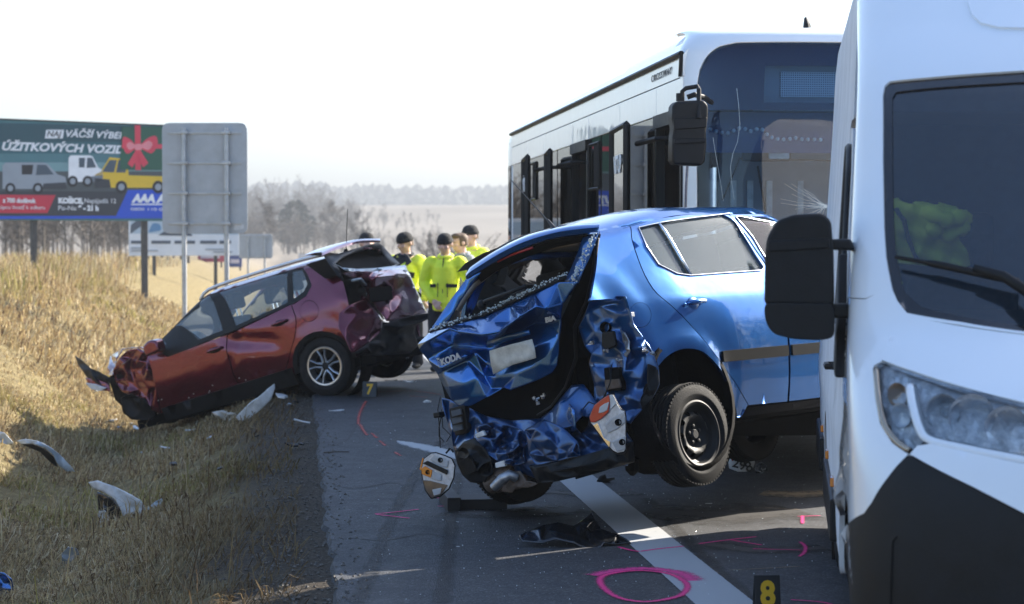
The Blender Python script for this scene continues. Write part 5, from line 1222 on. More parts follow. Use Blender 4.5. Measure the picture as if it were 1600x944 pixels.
    # front door, B pillar, front wing (mostly behind the van's mirror)
    fd2 = [(dx + .02, SH[-1][1] - .05), (dx + .02, 4.0), (dx - .0, 4.6), (dx - .07, 5.6), (dx - .15, 6.55), (dx - .2, 6.95), (1.5, 6.95), (1.75, 6.4), (2.05, 4.5), (2.08, 3.5), (2.06, 1.5), (2.0, SH[-1][1] - .05)]
    w2 = [(1.06, 4.35), (1.0, 5.6), (.93, 6.55), (.94, 6.72), (1.46, 6.70), (1.72, 6.0), (1.98, 4.5)]
    panel('front_door', fd2, S, M_BLUE, P, g=.05, flange=.02, out=og, holes=[rnd(w2, .03)], sc=sc)
    panel('door_window', rnd(w2, .03), gi, M_GLASSD, P, g=.06, flange=.004, out=og, sc=sc)
    MB().tube([S(*q) + Vector((0, -.004, .002)) for q in rnd(w2, .03) + [rnd(w2, .03)[0]]], .0042, 6).build('window_trim', M_CHROME, P, smooth=True)  # sky glint of the window edge put in as chrome
    wing = [(2.1, .8), (2.02 , .9), (2.0, 1.3)][:0] + [(2.10, 3.6), (2.06, 4.1), (2.5, 4.4), (3.2, 4.2), (3.25, 1.6), (2.85, 1.3)] + [(2.46 + .37 * math.cos(t), 1.25 + 2.2 * math.sin(t)) for t in [math.pi * k / 8 for k in range(1, 8)]] + [(2.10, 1.2)]
    panel('front_wing', wing, S, M_BLUE, P, g=.06, flange=.02, out=og, sc=sc)
    # handle, rubbing strip
    a, p = sol([(1085, 475)])[0]; c = S(a, p)
    cup = MB().sph(c + Vector((-.01, .005, 0)), (.055, .012, .042), 14, 8).build('handle_recess', M_BLUE_D, P, smooth=True)
    MB().tube([S(a - .085, p) + Vector((0, -.012, .004)), S(a - .06, p) + Vector((0, -.03, .006)), S(a + .0, p + .02) + Vector((0, -.034, .008)), S(a + .085, p + .03) + Vector((0, -.018, .008))], [.013, .016, .016, .012], 8).build('door_handle', M_BLUE, P, smooth=True)
    rs = sol([(1127, 549), (1190, 545), (1278, 533), (1278, 541), (1190, 558), (1129, 566)])
    ra, rb = rs[0][0], 1.95
    M_STRIP = mat('matt_rubber_strip', (.005, .0055, .0065), .8, spec=.12)
    rp = (rs[0][1] + rs[-1][1]) / 2
    panel('rubbing_strip', rnd([(ra, rp - .11), (dx - .01, rp - .11), (dx - .01, rp + .11), (ra, rp + .11)], .02), lambda a, p: S(a, p) + Vector((0, -.014, 0)), M_STRIP, P, g=.04, flange=.016, out=og, sc=sc)
    panel('rubbing_strip', rnd([(dx + .03, rp - .11), (rb, rp - .11), (rb, rp + .11), (dx + .03, rp + .11)], .02), lambda a, p: S(a, p) + Vector((0, -.014, 0)), M_STRIP, P, g=.04, flange=.016, out=og, sc=sc)
    panel('sill', [(.44, 0), (2.05, 0), (2.05, SH[-1][1] - .1), (.44, SH[-1][1] - .07)], lambda a, p: S(a, p) + Vector((0, .012, 0)), M_DARK, P, g=.08, flange=.03, out=og, sc=sc)
    # roof over to the far side, far side, front
    panel('roof', [(-.40, 7.02), (-.2, 7.0), (.86, 6.98), (1.25, 7.0), (1.42, 8), (1.48, 10), (1.42, 12), (1.25, 13), (-.02, 13), (-.12, 11.5), (-.24, 10), (-.36, 8.5)], S, M_BLUE, P, g=.05, flange=.02, out=(0, 0, 1), sc=sc)
    mirr = lambda L: [(a, 2 * NP - p) for a, p in L]
    lw = [[(-.16, 4.5), (-.02, 6.4), (.80, 6.6), (1.0, 4.5)], [(1.08, 4.5), (.95, 6.6), (1.46, 6.6), (1.95, 4.5)]]
    lo = [(-.20, .6), (-.22, 6.98), (1.35, 6.98), (2.1, 4.4), (3.2, 4.2), (3.2, 1.0), (2.85, .8)] + [(2.46 + .37 * math.cos(t), .8 + 2.6 * math.sin(t)) for t in [math.pi * k / 8 for k in range(1, 8)]] + [(2.0, .3), (.42, .3)] + [(.37 * math.cos(t), .8 + 2.6 * math.sin(t)) for t in [math.pi * k / 8 for k in range(0, 9)]]
    panel('far_body_side', mirr(lo), S, M_BLUE, P, g=.07, flange=.03, out=(0, 1, 0), holes=[mirr(q) for q in lw], sc=sc)
    for q in lw: panel('door_window', mirr(q), S, M_GLASS, P, g=.1, flange=.004, out=(0, 1, 0), sc=sc)
    panel('bonnet', [(2.35, 4.5), (3.2, 4.5), (3.25, 10), (3.2, 15.5), (2.35, 15.5)], S, M_BLUE, P, g=.08, flange=.02, out=(0, 0, 1), sc=sc)
    panel('windscreen', [(1.46, 7.4), (2.28, 6.2), (2.32, 10), (2.28, 13.8), (1.46, 12.6), (1.52, 10)], S, M_GLASS, P, g=.08, flange=.004, out=(0, 0, 1), sc=sc)
    MB().prism(rnd([(-.72, .22), (.72, .22), (.76, .5), (.7, .72), (-.7, .72), (-.76, .5)], .08), lambda p: (3.1, p[0], p[1]), lambda p: (3.3, p[0], p[1])).build('front_bumper', M_BLUE, P, bevel=.06)
    # dark inner body behind the seams
    ih = [[(-.30, 4.3), (-.05, 6.6), (.84, 6.75), (1.05, 4.3)], [(1.07, 4.3), (.93, 6.75), (1.45, 6.75), (1.98, 4.3)]]
    io = [(-.15, 2.0), (-.36, 5.0), (-.36, 6.9), (1.4, 6.9), (2.1, 4.3), (2.1, .4), (.42, .4)] + [(.40 * math.cos(t), .9 + 2.8 * math.sin(t)) for t in [math.pi * k / 8 for k in range(1, 8)]]
    panel('inner_side', io, lambda a, p: S(a, p) + Vector((0, .032, 0)), M_DARK, P, g=.1, flange=.0, out=og, holes=ih, sc=sc)
    MB().b2((-.38, -.66, .18), (3.1, .70, .28)).build('floor_pan', M_DARK, P)
    MB().b2((2.2, -.66, .28), (2.3, .66, .92)).build('engine_bulkhead', M_DARK, P)
    panel('headliner', [(-.36, 7.3), (1.4, 7.3), (1.4, 12.7), (-.36, 12.7)], lambda a, p: S(a, p) + Vector((0, 0, -.035)), mat('headliner_cloth', (.42, .41, .39), .9), P, g=.1, flange=0, out=(0, 0, -1), sc=sc)
    for y in (-.42, .42):
        MB().prism(rnd([(.42, .42), (.95, .42), (.95, .60), (.60, .62), (.42, 1.12), (.30, 1.12)], .06), lambda p: (p[0], y - .3, p[1]), lambda p: (p[0], y + .3, p[1])).build('rear_seat', M_SEAT, P, bevel=.05)
        MB().prism(rnd([(.30, 1.14), (.40, 1.14), (.38, 1.29), (.30, 1.29)], .04), lambda p: (p[0], y - .13, p[1]), lambda p: (p[0], y + .13, p[1])).build('headrest', M_SEAT, P, bevel=.03)
        MB().prism(rnd([(1.2, .42), (1.75, .42), (1.75, .60), (1.42, .62), (1.25, 1.12), (1.12, 1.12)], .06), lambda p: (p[0], y - .26, p[1]), lambda p: (p[0], y + .26, p[1])).build('front_seat', M_SEAT, P, bevel=.05)
        MB().prism(rnd([(1.12, 1.15), (1.22, 1.15), (1.20, 1.33), (1.12, 1.33)], .04), lambda p: (p[0], y - .12, p[1]), lambda p: (p[0], y + .12, p[1])).build('headrest', M_SEAT, P, bevel=.03)
    MB().b2((.12, -.62, .28), (.16, .64, .86)).build('load_space_wall', M_DARK, P)
    # wheel arch liner, wheels hanging from their torn suspension
    MB().lathe([(.385, -.30), (.40, .07), (.37, .075)], 28, axis_m((.02, -.74, .32), (0, -1, 0)), a0=0, a1=2 * math.pi).build('arch_liner', M_DARK, P, smooth=True)
    for nm, c, ax, l in (('right', (.045, -.725, .135), (.02, -1, -.03), 0), ('left', (.03, .69, .168), (.10, 1, -.06), 1)):
        e = bpy.data.objects.new('wheel', None); COL.objects.link(e); e.parent = P
        wheel(e, Vector(c), ax, .302, .178, .185, 'steel')
        MB().tube([Vector(c), Vector((.05, c[1] * .4, .26))], .04, 8).build('axle_arm', M_DARK, P)
    for c, s_ in (((2.46, -.71, .14), -1), ((2.46, .71, .2), 1)):
        e = bpy.data.objects.new('wheel', None); COL.objects.link(e); e.parent = P; wheel(e, Vector(c), (0, s_, 0), .297, .175, .185, 'steel')
    MB().tube([(.1, -.5, .1), (.1, .5, .12)], .05, 10).build('rear_axle', M_DARK, P)
    # ---- tailgate spoiler
    top = [(727, 428), (731, 421), (738, 414), (776, 390), (825, 367), (874, 354.5), (908, 349.5), (937, 348.5)]
    bot = [(728.5, 436), (735, 431), (757, 419), (786, 402), (815, 388), (859, 373), (898, 367), (935, 362)]
    tp, bt_ = spl(top, 4), spl(bot, 4); rows = []
    k = 0; nn = len(tp); fr_r = lambda i: .03 * math.sin(math.pi * i / (nn - 1))
    vs = []; fs = []
    for i in range(nn):
        (u0, v0), (u1, v1) = tp[i], bt_[i]; um, vm = (u0 + u1) / 2, (v0 + v1) / 2; b_ = fr_r(i)
        pts = [bR(u0, v0, -.14 + b_) + Vector((.0, 0, .0)), bR(u0, v0 + 1, -.03 + b_), bR(u0 * .75 + u1 * .25, v0 * .75 + v1 * .25, .02 + b_), bR(um, vm, .035 + b_), bR(u1, v1, .02 + b_), bR(u1, v1 + 1.5, -.04 + b_), bR(um, vm, -.12 + b_)]
        vs += pts
        for j in range(7):
            if i < nn - 1: fs.append((i * 7 + j, (i + 1) * 7 + j, (i + 1) * 7 + (j + 1) % 7, i * 7 + (j + 1) % 7))
    fs += [tuple(range(7)), tuple((nn - 1) * 7 + j for j in range(6, -1, -1))]
    mesh('tailgate_spoiler', vs, fs, M_BLUE, P, auto=45)
    blocal_tube('brake_light', [(778, 409, .005), (800, 398, .018), (832, 387, .02)], .008, M_REDL, P)
    # ---- tailgate frame round the missing glass
    relief('tailgate_frame', [(728, 436, .02), (742, 428, .03), (752, 425, .02), (735, 447, .02), (718, 472, .05), (697, 508, .10), (672, 517, .12), (675, 512, .12), (700, 474, .07)], 9, M_BLUE, P, bR, sub=1)
    relief('tailgate_frame', [(932, 364, .0), (936, 364, -.01), (921, 404, .04), (913, 421, .07), (903, 443, .10), (882, 440, .08), (890, 424, .05), (902, 396, .02), (910, 371, -.01), (908, 420, .09), (918, 392, .05)], 9, M_BLUE_D, P, bR, ridges=[(10, 9)], sub=1)
    relief('top_rail', [(742, 430, .0), (770, 413, .01), (815, 391, .0), (859, 376, .0), (898, 370, -.01), (932, 366, -.02), (912, 378, -.05), (870, 386, -.06), (820, 403, -.06), (775, 424, -.05), (752, 441, -.04)], 11, M_DARK, P, bR, sub=1)
    blocal_tube('trim_arch', [(716, 486, -.02), (727, 466, -.05), (742, 446, -.08), (770, 424, -.10), (800, 406, -.10), (847, 389, -.10), (884, 382, -.10), (903, 379, -.08)], .016, mat('beige_pillar_trim', (.24, .21, .19), .85, var=.15), P)
    MB().prism([bR(u, v, -.20) for u, v in [(700, 512), (722, 478), (742, 452), (775, 428), (810, 410), (850, 395), (900, 384), (885, 420), (835, 446)]], lambda p: p + Vector((.02, 0, 0)), lambda p: p).build('unused', M_DARK, P) if False else None
    rg = random.Random(4); crumbs = MB()
    line = spl([(674, 517, .125), (703, 506, .13), (757, 489, .13), (797, 470, .13), (835, 452, .12), (884, 429, .10)], 12)
    for (u, v, r) in line:
        for k in range(5):
            p = bR(u + rg.gauss(0, 2.5), v + rg.gauss(-1.5, 1.8), r + rg.uniform(-.02, .03)); s_ = rg.uniform(.003, .009)
            crumbs.box(p, (s_, s_, s_), Matrix.Rotation(rg.uniform(0, 3), 3, 'X') @ Matrix.Rotation(rg.uniform(0, 3), 3, 'Z'))
    for k in range(120):
        f = rg.random(); u, v = 934 - 36 * f, 366 + 76 * f; p = bR(u + rg.gauss(-5, 3), v + rg.gauss(0, 3), .03 + .07 * f + rg.uniform(0, .02)); s_ = rg.uniform(.003, .010)
        crumbs.box(p, (s_, s_, s_), Matrix.Rotation(rg.uniform(0, 3), 3, 'X') @ Matrix.Rotation(rg.uniform(0, 3), 3, 'Z'))
    crumbs.build('broken_glass_edge', mat('broken_glass', (.50, .56, .56), .15, coat=1), P)['kind'] = 'stuff'
    blocal_tube('glass_rubber', [(672, 518, .12), (703, 508, .125), (757, 491, .13), (797, 473, .13), (835, 455, .12), (884, 433, .10)], .012, M_BLACK, P)
    blocal_tube('rear_wiper', [(750, 476, .10), (760, 470, .15), (800, 456, .16), (822, 447, .15)], .013, M_BLACK, P)
    MB().sph(bR(753, 476, .13), (.03, .03, .03), 10, 6).build('wiper_pivot', M_BLACK, P, smooth=True)
    # ---- crumpled tailgate skin
    T = [(652, 538, .13), (670, 520, .12), (703, 509, .13), (759, 494, .13), (797, 477, .13), (835, 458, .12), (870, 441, .11), (903, 441, .10), (890, 458, .10), (880, 475, .09), (876, 497, .07), (874, 524, .06), (873, 550, .05), (870, 571, .05), (862, 583, .05), (838, 595, .06), (797, 610, .07), (786, 606, .03), (760, 621, .07), (734, 635, .08), (717, 635, .08), (706, 626, .07), (694, 606, .06), (683, 584, .05), (668, 562, .08), (655, 546, .13)]
    n0 = len(T)
    T += [(666, 534, .20), (703, 513, .25), (718, 518, .24), (755, 523, .27), (779, 519, .265), (813, 494, .25), (838, 479, .235), (853, 482, .19), (868, 491, .12),      # 26..34 ridge
          (682, 553, .07), (706, 540, .02), (735, 540, -.01), (765, 543, -.02), (800, 524, -.015), (835, 505, .01), (857, 505, .04),                                         # 35..41 recess
          (690, 576, .14), (728, 556, .16), (742, 551, .08),                                                                                                        # 42..44 fold
          (690, 581, .085), (730, 562, .085),                                                                                                                         # 45..46
          (702, 604, .11), (722, 600, .135), (745, 590, .10), (757, 588, .045), (768, 607, .03), (776, 590, .06), (760, 568, .05),                                    # 47..53
          (806, 586, .075), (840, 570, .085), (838, 540, .075), (806, 556, .05), (864, 545, .075), (858, 572, .07), (735, 622, .10), (797, 502, .17), (738, 508, .15), (820, 478, .155), (769, 502, .18)]
    relief('tailgate', T, n0, M_BLUE, P, bR, ridges=[(0, 26, 27, 28, 29, 30, 31, 32, 33, 34), (23, 42, 43, 44), (45, 46), (50, 51), (29, 62), (24, 35), (44, 52), (53, 50)], sub=3, crease=1.0, thick=.008, facet=True)
    relief('number_plate', [(763, 548, .13), (832, 529, .15), (838, 560, .14), (800, 570, .12), (770, 586, .10), (795, 552, .11), (815, 545, .13)], 5, M_PLATE, P, bR, ridges=[(5, 3)], sub=1, crease=.5, thick=.004)
    relief('plate_lamp_strip', [(760, 533, .11), (800, 521, .13), (826, 515, .12), (828, 523, .12), (802, 530, .12), (762, 542, .10)], 6, M_BLUE_D, P, bR, sub=1)
    # badge lettering, following the dented panel
    M_BADGE = mat('silver_badge', (.66, .68, .70), .3, .3)
    def badge(txt, u0, v0, u1, v1, size, r, sh=.15):
        a, b = bR(u0, v0, r), bR(u1, v1, r); ex = (b - a).normalized(); ez = Vector((-.25, 0, 1)); ez = (ez - ex * ez.dot(ex)).normalized(); en = ex.cross(ez)
        M = Matrix(((ex.x, ez.x, en.x, a.x), (ex.y, ez.y, en.y, a.y), (ex.z, ez.z, en.z, a.z), (0, 0, 0, 1)))
        t = text_obj('lettering', txt, M_BADGE, P, Matrix.Identity(4), size, .003, sh, 'LEFT', .0015)
        xs = [v.co.x for v in t.data.vertices]; k = (b - a).length / (max(xs) - min(xs))
        t.data.transform(M @ Matrix.Diagonal((k, 1, 1, 1)) @ Matrix.Translation((-min(xs), 0, 0)))
    badge('ŠKODA', 684, 569, 719, 556, .055, .175)
    badge('BIA', 852, 501, 868, 497, .04, .12)
    # ---- rubber seal and black gap between tailgate and body
    relief('door_seal', [(937, 361, -.03), (930, 434, -.06), (922, 470, -.10), (903, 512, -.12), (905, 545, -.14), (893, 600, -.14), (866, 640, -.12), (858, 628, -.14), (872, 580, -.08), (876, 500, -.05), (903, 442, .0), (926, 380, -.02)], 12, M_DARK, P, bR, sub=1)
    blocal_tube('seal_lip', [(934, 372, -.02), (926, 432, -.04), (917, 470, -.06), (898, 512, -.08), (900, 560, -.10), (884, 606, -.10), (862, 636, -.08), (840, 650, -.06)], .012, M_BLACK, P)
    MB().prism([bR(u, v, -.16) for u, v in [(680, 560), (760, 520), (868, 520), (900, 560), (905, 650), (860, 672), (760, 668), (700, 640)]], lambda p: p + Vector((.10, 0, 0)), lambda p: p).build('load_space_lining', M_DARK, P)
    # ---- lower rear panel and bumper remains
    L = [(690, 622, .02), (705, 626, .03), (735, 638, .04), (760, 650, .0), (800, 657, -.02), (845, 654, -.02), (862, 640, -.04), (880, 617, -.06), (893, 602, -.08), (912, 600, -.05), (940, 640, -.02), (968, 660, 0), (990, 690, .0), (981, 728, .0), (945, 731, .03), (905, 738, .06), (871, 747, .08), (841, 749, .10), (820, 742, .06), (790, 735, .04), (765, 745, .06), (752, 755, .08), (733, 752, .08), (721, 740, .07), (712, 718, .05), (708, 698, .04), (700, 662, .03)]
    n1 = len(L)
    L += [(735, 690, .12), (760, 700, .13), (785, 690, .06), (800, 705, .10), (818, 690, .03), (830, 700, .09), (856, 680, .10), (880, 700, .11), (895, 665, .07), (845, 720, .13), (905, 715, .11), (940, 705, .09), (930, 660, .0), (872, 650, .04), (745, 670, .05), (770, 672, .02), (720, 705, .10), (730, 730, .14)]
    relief('rear_panel', L, n1, M_BLUE_D, P, bR, ridges=[(n1 + 2, n1 + 4, n1 + 6, n1 + 8), (n1 + 5, n1 + 7, n1 + 10), (n1, n1 + 1, n1 + 3), (n1 + 9, n1 + 10, n1 + 11)], sub=2, crease=.8, nrand=46, amp=.030, seed=12, rcrease=.5, fine=.022, holes=[[(897, 636), (918, 633), (921, 668), (902, 672)]])
    relief('crumpled_panel', [(742, 664, .10), (768, 660, .09), (792, 664, .07), (815, 672, .08), (828, 684, .07), (818, 700, .10), (822, 722, .12), (800, 728, .12), (778, 722, .13), (766, 712, .14), (752, 700, .14), (740, 684, .13)], 12, M_BLUE_D, P, bR, nrand=34, amp=.038, seed=21, sub=2, rcrease=.75, fine=.03)
    relief('blue_flap', [(889, 631, .05), (897, 640, .09), (899, 672, .09), (892, 678, .05), (884, 665, .04), (884, 645, .04)], 6, M_BLUE, P, bR, sub=2)
    relief('inner_skin', [(820, 672, .13), (850, 655, .11), (880, 668, .12), (902, 690, .13), (906, 712, .13), (870, 720, .15), (838, 728, .15), (826, 710, .15), (850, 690, .17), (872, 700, .15)], 8, M_BLUE_D, P, bR, ridges=[(8, 9)], nrand=14, amp=.014, seed=5, sub=2)
    relief('bumper_beam', [(826, 728, .16), (870, 722, .17), (906, 713, .15), (950, 700, .10), (990, 690, .04), (992, 722, .02), (950, 734, .08), (906, 744, .13), (872, 752, .16), (840, 755, .17), (860, 738, .20), (910, 728, .18), (950, 716, .13)], 10, M_BLACK, P, bR, ridges=[(10, 11, 12)], nrand=14, amp=.015, seed=8, sub=2)
    relief('bumper_end', [(711, 705, .09), (725, 690, .13), (742, 684, .14), (756, 700, .15), (768, 720, .14), (770, 740, .13), (757, 756, .12), (735, 754, .12), (722, 742, .10), (714, 724, .08), (735, 712, .19), (745, 735, .19)], 10, M_BLACK, P, bR, ridges=[(10, 11)], nrand=12, amp=.02, seed=18, sub=2)
    # side pillar with its ventilation grille
    f0 = MB()
    gq = lambda a, b, r=.085: bR(704 + 20 * a + 3 * b, 640 + 38 * b - 3 * a, r)
    MB().prism([gq(-.15, -.05), gq(1.1, -.12), gq(1.18, .9), gq(1.0, 1.06), gq(.2, 1.1), gq(-.1, .4)], lambda p: p + Vector((.04, 0, 0)), lambda p: p).build('vent_grille', M_BLACK, P, bevel=.006)
    for k in range(3):
        MB().prism([gq(.12, .06 + .31 * k, .09), gq(.86, .03 + .31 * k, .09), gq(.92, .26 + .31 * k, .11), gq(.18, .30 + .31 * k, .11)], lambda p: p + Vector((-.002, 0, 0)), lambda p: p + Vector((-.012, 0, 0))).build('vent_slat', M_TRIM, P)
    # lamp corner: pushed-in quarter end with the lamp socket
    Cn = [(923, 467, .0), (951, 464, -.01), (977, 463, -.02), (984, 486, -.05), (989, 506, -.06), (1008, 531, -.09), (1023, 559, -.12), (1029, 575, -.13), (1030, 601, -.13), (1018, 624, -.10), (1006, 638, -.08), (985, 662, -.02), (960, 652, -.02), (940, 652, -.03), (930, 640, -.04), (928, 600, -.06), (920, 568, -.07), (924, 553, -.05), (913, 540, -.07), (904, 511, -.08), (914, 493, -.05)]
    n2 = len(Cn)
    Cn += [(936, 478, -.08), (963, 473, -.11), (973, 490, -.07), (968, 514, -.11), (952, 496, -.09), (930, 520, -.075), (946, 544, -.055), (980, 531, -.10), (982, 546, -.055), (962, 560, -.085), (976, 580, -.02), (992, 560, -.11), (1002, 592, -.055), (958, 602, -.10), (944, 596, -.03), (985, 622, -.03), (966, 632, -.02), (1008, 556, -.09), (995, 530, -.075), (1014, 600, -.11)]
    relief('lamp_corner', Cn, n2, M_BLUE_D, P, bR, ridges=[(n2, n2 + 1, n2 + 2, n2 + 3), (n2 + 3, n2 + 7, n2 + 8, n2 + 10), (n2 + 18, n2 + 17, n2 + 12), (n2 + 6, n2 + 9, n2 + 14), (5, n2 + 11)], sub=2, crease=.85, nrand=26, amp=.014, seed=31, rcrease=.45, fine=.014)
    c = bR(946, 512, -.055); M = axis_m(c, (-1, -.25, .1))
    MB().lathe([(.030, -.02), (.034, .006), (.029, .012), (.024, -.03), (0, -.03)], 20, M).build('lamp_socket', M_DARK, P, smooth=True)
    MB().prism([bR(u, v, -.035) for u, v in [(944, 520), (962, 517), (966, 540), (950, 548), (944, 540)]], lambda p: p, lambda p: p + Vector((-.03, -.005, 0))).build('bulb_holder', M_BLACK, P, bevel=.008)
    MB().prism([bR(u, v, -.02) for u, v in [(943, 575), (968, 574), (970, 610), (946, 612)]], lambda p: p + Vector((.05, 0, 0)), lambda p: p).build('lamp_cavity', M_DARK, P, bevel=.006)
    MB().prism([bR(u, v, -.012) for u, v in [(944, 594), (967, 592), (969, 606), (946, 610)]], lambda p: p + Vector((.02, 0, 0)), lambda p: p).build('bracket', M_RUST, P, bevel=.005)
    relief('torn_edge', [(968, 514, -.10), (976, 520, -.05), (983, 534, -.03), (984, 548, -.02), (978, 558, -.03), (972, 552, -.06), (976, 538, -.07)], 7, M_GREYM, P, bR, sub=2, nrand=4, amp=.02)
    relief('torn_wing_edge', [(1012, 568, -.08), (1028, 575, -.13), (1030, 600, -.12), (1018, 626, -.08), (1004, 640, -.06), (1000, 628, -.05), (1012, 604, -.06)], 7, M_BLACK, P, bR, sub=2, nrand=5, amp=.012)
    # bits of metal, wires, silencer
    for u, v, r in ((838, 622, .02), (848, 619, .02), (840, 630, .02), (925, 536, -.02), (944, 548, -.0), (966, 562, .0), (1010, 548, -.05), (1020, 552, -.06)):
        rr = random.Random(int(u)); m_ = MB()
        for k in range(5): m_.box(bR(u + rr.gauss(0, 2.5), v + rr.gauss(0, 1.5), r + rr.uniform(0, .02)), (.012, .008, .02), Matrix.Rotation(rr.uniform(0, 3), 3, 'X') @ Matrix.Rotation(rr.uniform(0, 3), 3, 'Y'))
        m_.build('metal_fragments', M_GREYM, P)['kind'] = 'stuff'
    for pts in ([(688, 620, .0), (684, 640, .03), (686, 660, .02), (688, 700, .02)], [(690, 640, .02), (692, 668, .03), (704, 680, .06), (698, 690, .05)], [(683, 646, .03), (690, 650, .03), (686, 668, .02), (686, 682, .03), (694, 690, .03)], [(952, 575, .0), (955, 592, .03), (945, 620, .06)], [(956, 570, .02), (953, 600, .05), (941, 625, .09)], [(910, 640, .06), (920, 628, .08), (930, 632, .09)], [(770, 740, .1), (776, 748, .14), (772, 758, .14)]):
        blocal_tube('wire', pts, .0035, M_BLACK, P, n=5)
    MB().box(bR(686, 648, .03), (.05, .06, .035)).build('wire_connector', M_BLACK, P, bevel=.008)
    MB().tube([bR(768, 752, .05), bR(810, 744, .05)], .075, 16).build('silencer', M_RUST, P, auto=40)
    MB().tube([bR(806, 746, .12), bR(796, 742, .16), bR(785, 748, .18), bR(772, 762, .19)], [.03, .031, .031, .030], 12, cap=False).build('tailpipe', M_GREYM, P, smooth=True)
    relief('heat_shield', [(790, 738, .10), (812, 736, .11), (822, 752, .13), (840, 756, .13), (826, 762, .12), (808, 762, .13), (800, 770, .13), (784, 768, .12)], 8, M_RUST, P, bR, sub=2, nrand=5, amp=.015)
    MB().prism([bR(u, v, .12) for u, v in [(777, 723), (791, 719), (793, 728), (778, 731)]], lambda p: p, lambda p: p + Vector((-.02, 0, 0))).build('white_sticker', M_WPLASTIC, P, bevel=.003)
    MB().prism([bR(u, v, .13) for u, v in [(745, 678), (758, 672), (762, 680), (748, 685)]], lambda p: p, lambda p: p + Vector((-.02, 0, 0))).build('cracked_filler', M_WPLASTIC, P, bevel=.006)
    MB().tube([bR(720, 712, .19), bR(724, 708, .22)], [.028, .034], 12, cap=False).build('tow_eye_tube', M_BLACK, P, smooth=True)
    MB().tube([bR(900, 747, .02), bR(948, 733, .0)], .008, 6).build('brake_line', M_BLACK, P)
    for u, v in ((988, 735),): MB().tube([bR(u, v - 18, -.15), bR(u, v, -.15), bR(u, v + 8, -.15)], [.045, .04, .012], 10).build('hanging_bracket', M_DARK, P)
    MB().b2((-.30, -.62, .05), (.6, .62, .19)).build('underbody', M_DARK, P, bevel=.05)
    # ---- torn-out lamps dangling by their wires
    def lamp(outl, zones, holes, r, dep=.07):
        o = bpy.data.objects.new('taillight', None); COL.objects.link(o); o.parent = P
        q = lambda u, v, k: bR(u, v, r) + (BCI.to_3x3() @ ray(u, v).normalized()) * k
        MB().prism(outl, lambda p: q(p[0], p[1], dep), lambda p: q(p[0], p[1], .0)).build('housing', M_BLACK, o, bevel=.008)
        MB().prism([tuple(Vector(p) * .93 + Vector((sum(a[0] for a in outl) / len(outl), sum(a[1] for a in outl) / len(outl))) * .07) for p in outl], lambda p: q(p[0], p[1], 0), lambda p: q(p[0], p[1], -.006)).build('inner_face', mat('lamp_silver', (.52, .54, .57), .3, .2, var=.2, vscale=30), o, bevel=.002)
        for nm, pts, m_, k in zones:
            MB().prism(pts, lambda p: q(p[0], p[1], -.004), lambda p: q(p[0], p[1], -k)).build(nm, m_, o, bevel=.004)
        for u, v, rr in holes: MB().lathe([(rr, .0), (rr, .008), (rr * .7, .008), (rr * .6, -.004), (0, -.004)], 14, axis_m(q(u, v, -.022), (BCI.to_3x3() @ -ray(u, v)))).build('bulb_socket', M_DARK, o, smooth=True)
        return o
    ribm = bpy.data.materials.new('ribbed_reflector'); ribm.use_nodes = True; t = ribm.node_tree; b = t.nodes['Principled BSDF']; b.inputs['Base Color'].default_value = (.74, .76, .80, 1); b.inputs['Metallic'].default_value = .35; b.inputs['Roughness'].default_value = .16
    tc = t.nodes.new('ShaderNodeTexCoord'); wv = t.nodes.new('ShaderNodeTexWave'); wv.bands_direction = 'Y'; wv.inputs['Scale'].default_value = 34; bp = t.nodes.new('ShaderNodeBump'); bp.inputs['Strength'].default_value = .9; bp.inputs['Distance'].default_value = .01
    t.links.new(tc.outputs['Object'], wv.inputs['Vector']); t.links.new(wv.outputs['Fac'], bp.inputs['Height']); t.links.new(bp.outputs['Normal'], b.inputs['Normal'])
    pale = mat('pale_grey_lens', (.42, .44, .47), .3, coat=.6)
    lamp([(920, 652), (928, 633), (939, 623), (951, 615), (958, 615), (966, 631), (972, 640), (977, 641), (979, 650), (979, 705), (976, 709), (966, 711), (958, 707), (943, 690), (928, 669), (921, 661)],
         [('red_lens', [(921, 652), (928, 634), (940, 624), (951, 617), (953, 624), (951, 644), (940, 654), (929, 660), (923, 660)], M_REDL, .02), ('pale_lens', [(935, 646), (937, 636), (944, 631), (952, 628), (949, 641), (942, 645)], pale, .024), ('top_cover', [(952, 617), (958, 617), (964, 630), (954, 640)], M_WPLASTIC, .016),
          ('reflector', [(945, 664), (952, 656), (976, 643), (977, 660), (965, 670), (950, 677)], ribm, .014), ('reflector', [(956, 690), (978, 681), (977, 702), (964, 706)], ribm, .014), ('clear_band', [(926, 664), (934, 660), (944, 684), (954, 690), (952, 700)], M_CHROME, .012)],
         [(966, 660, .020), (972, 691, .018)], .20)
    lamp([(673, 707), (681, 706), (696, 711), (707, 716), (712, 727), (710, 747), (702, 765), (688, 777), (673, 780), (664, 767), (659, 747), (657, 733), (661, 716)],
         [('reflector', [(672, 718), (679, 711), (701, 719), (699, 731), (690, 729), (677, 722)], ribm, .014), ('amber_lens', [(658, 732), (664, 728), (676, 735), (673, 747), (659, 741)], M_AMBER, .018), ('reflector', [(676, 736), (690, 742), (689, 752), (674, 748)], ribm, .016), ('dark_band', [(660, 724), (668, 720), (700, 735), (698, 742)], M_BLACK, .02), ('smoked_lens', [(660, 750), (672, 751), (700, 758), (688, 775), (674, 778), (665, 766)], mat('smoked_lens', (.05, .05, .055), .12, coat=1), .014), ('reflector', [(675, 765), (690, 762), (688, 772), (678, 775)], ribm, .018), ('amber_edge', [(655.5, 734), (660, 715), (662, 716), (658, 735)], M_AMBER, .01)],
         [(688, 719, .016), (668, 738, .014)], .18)
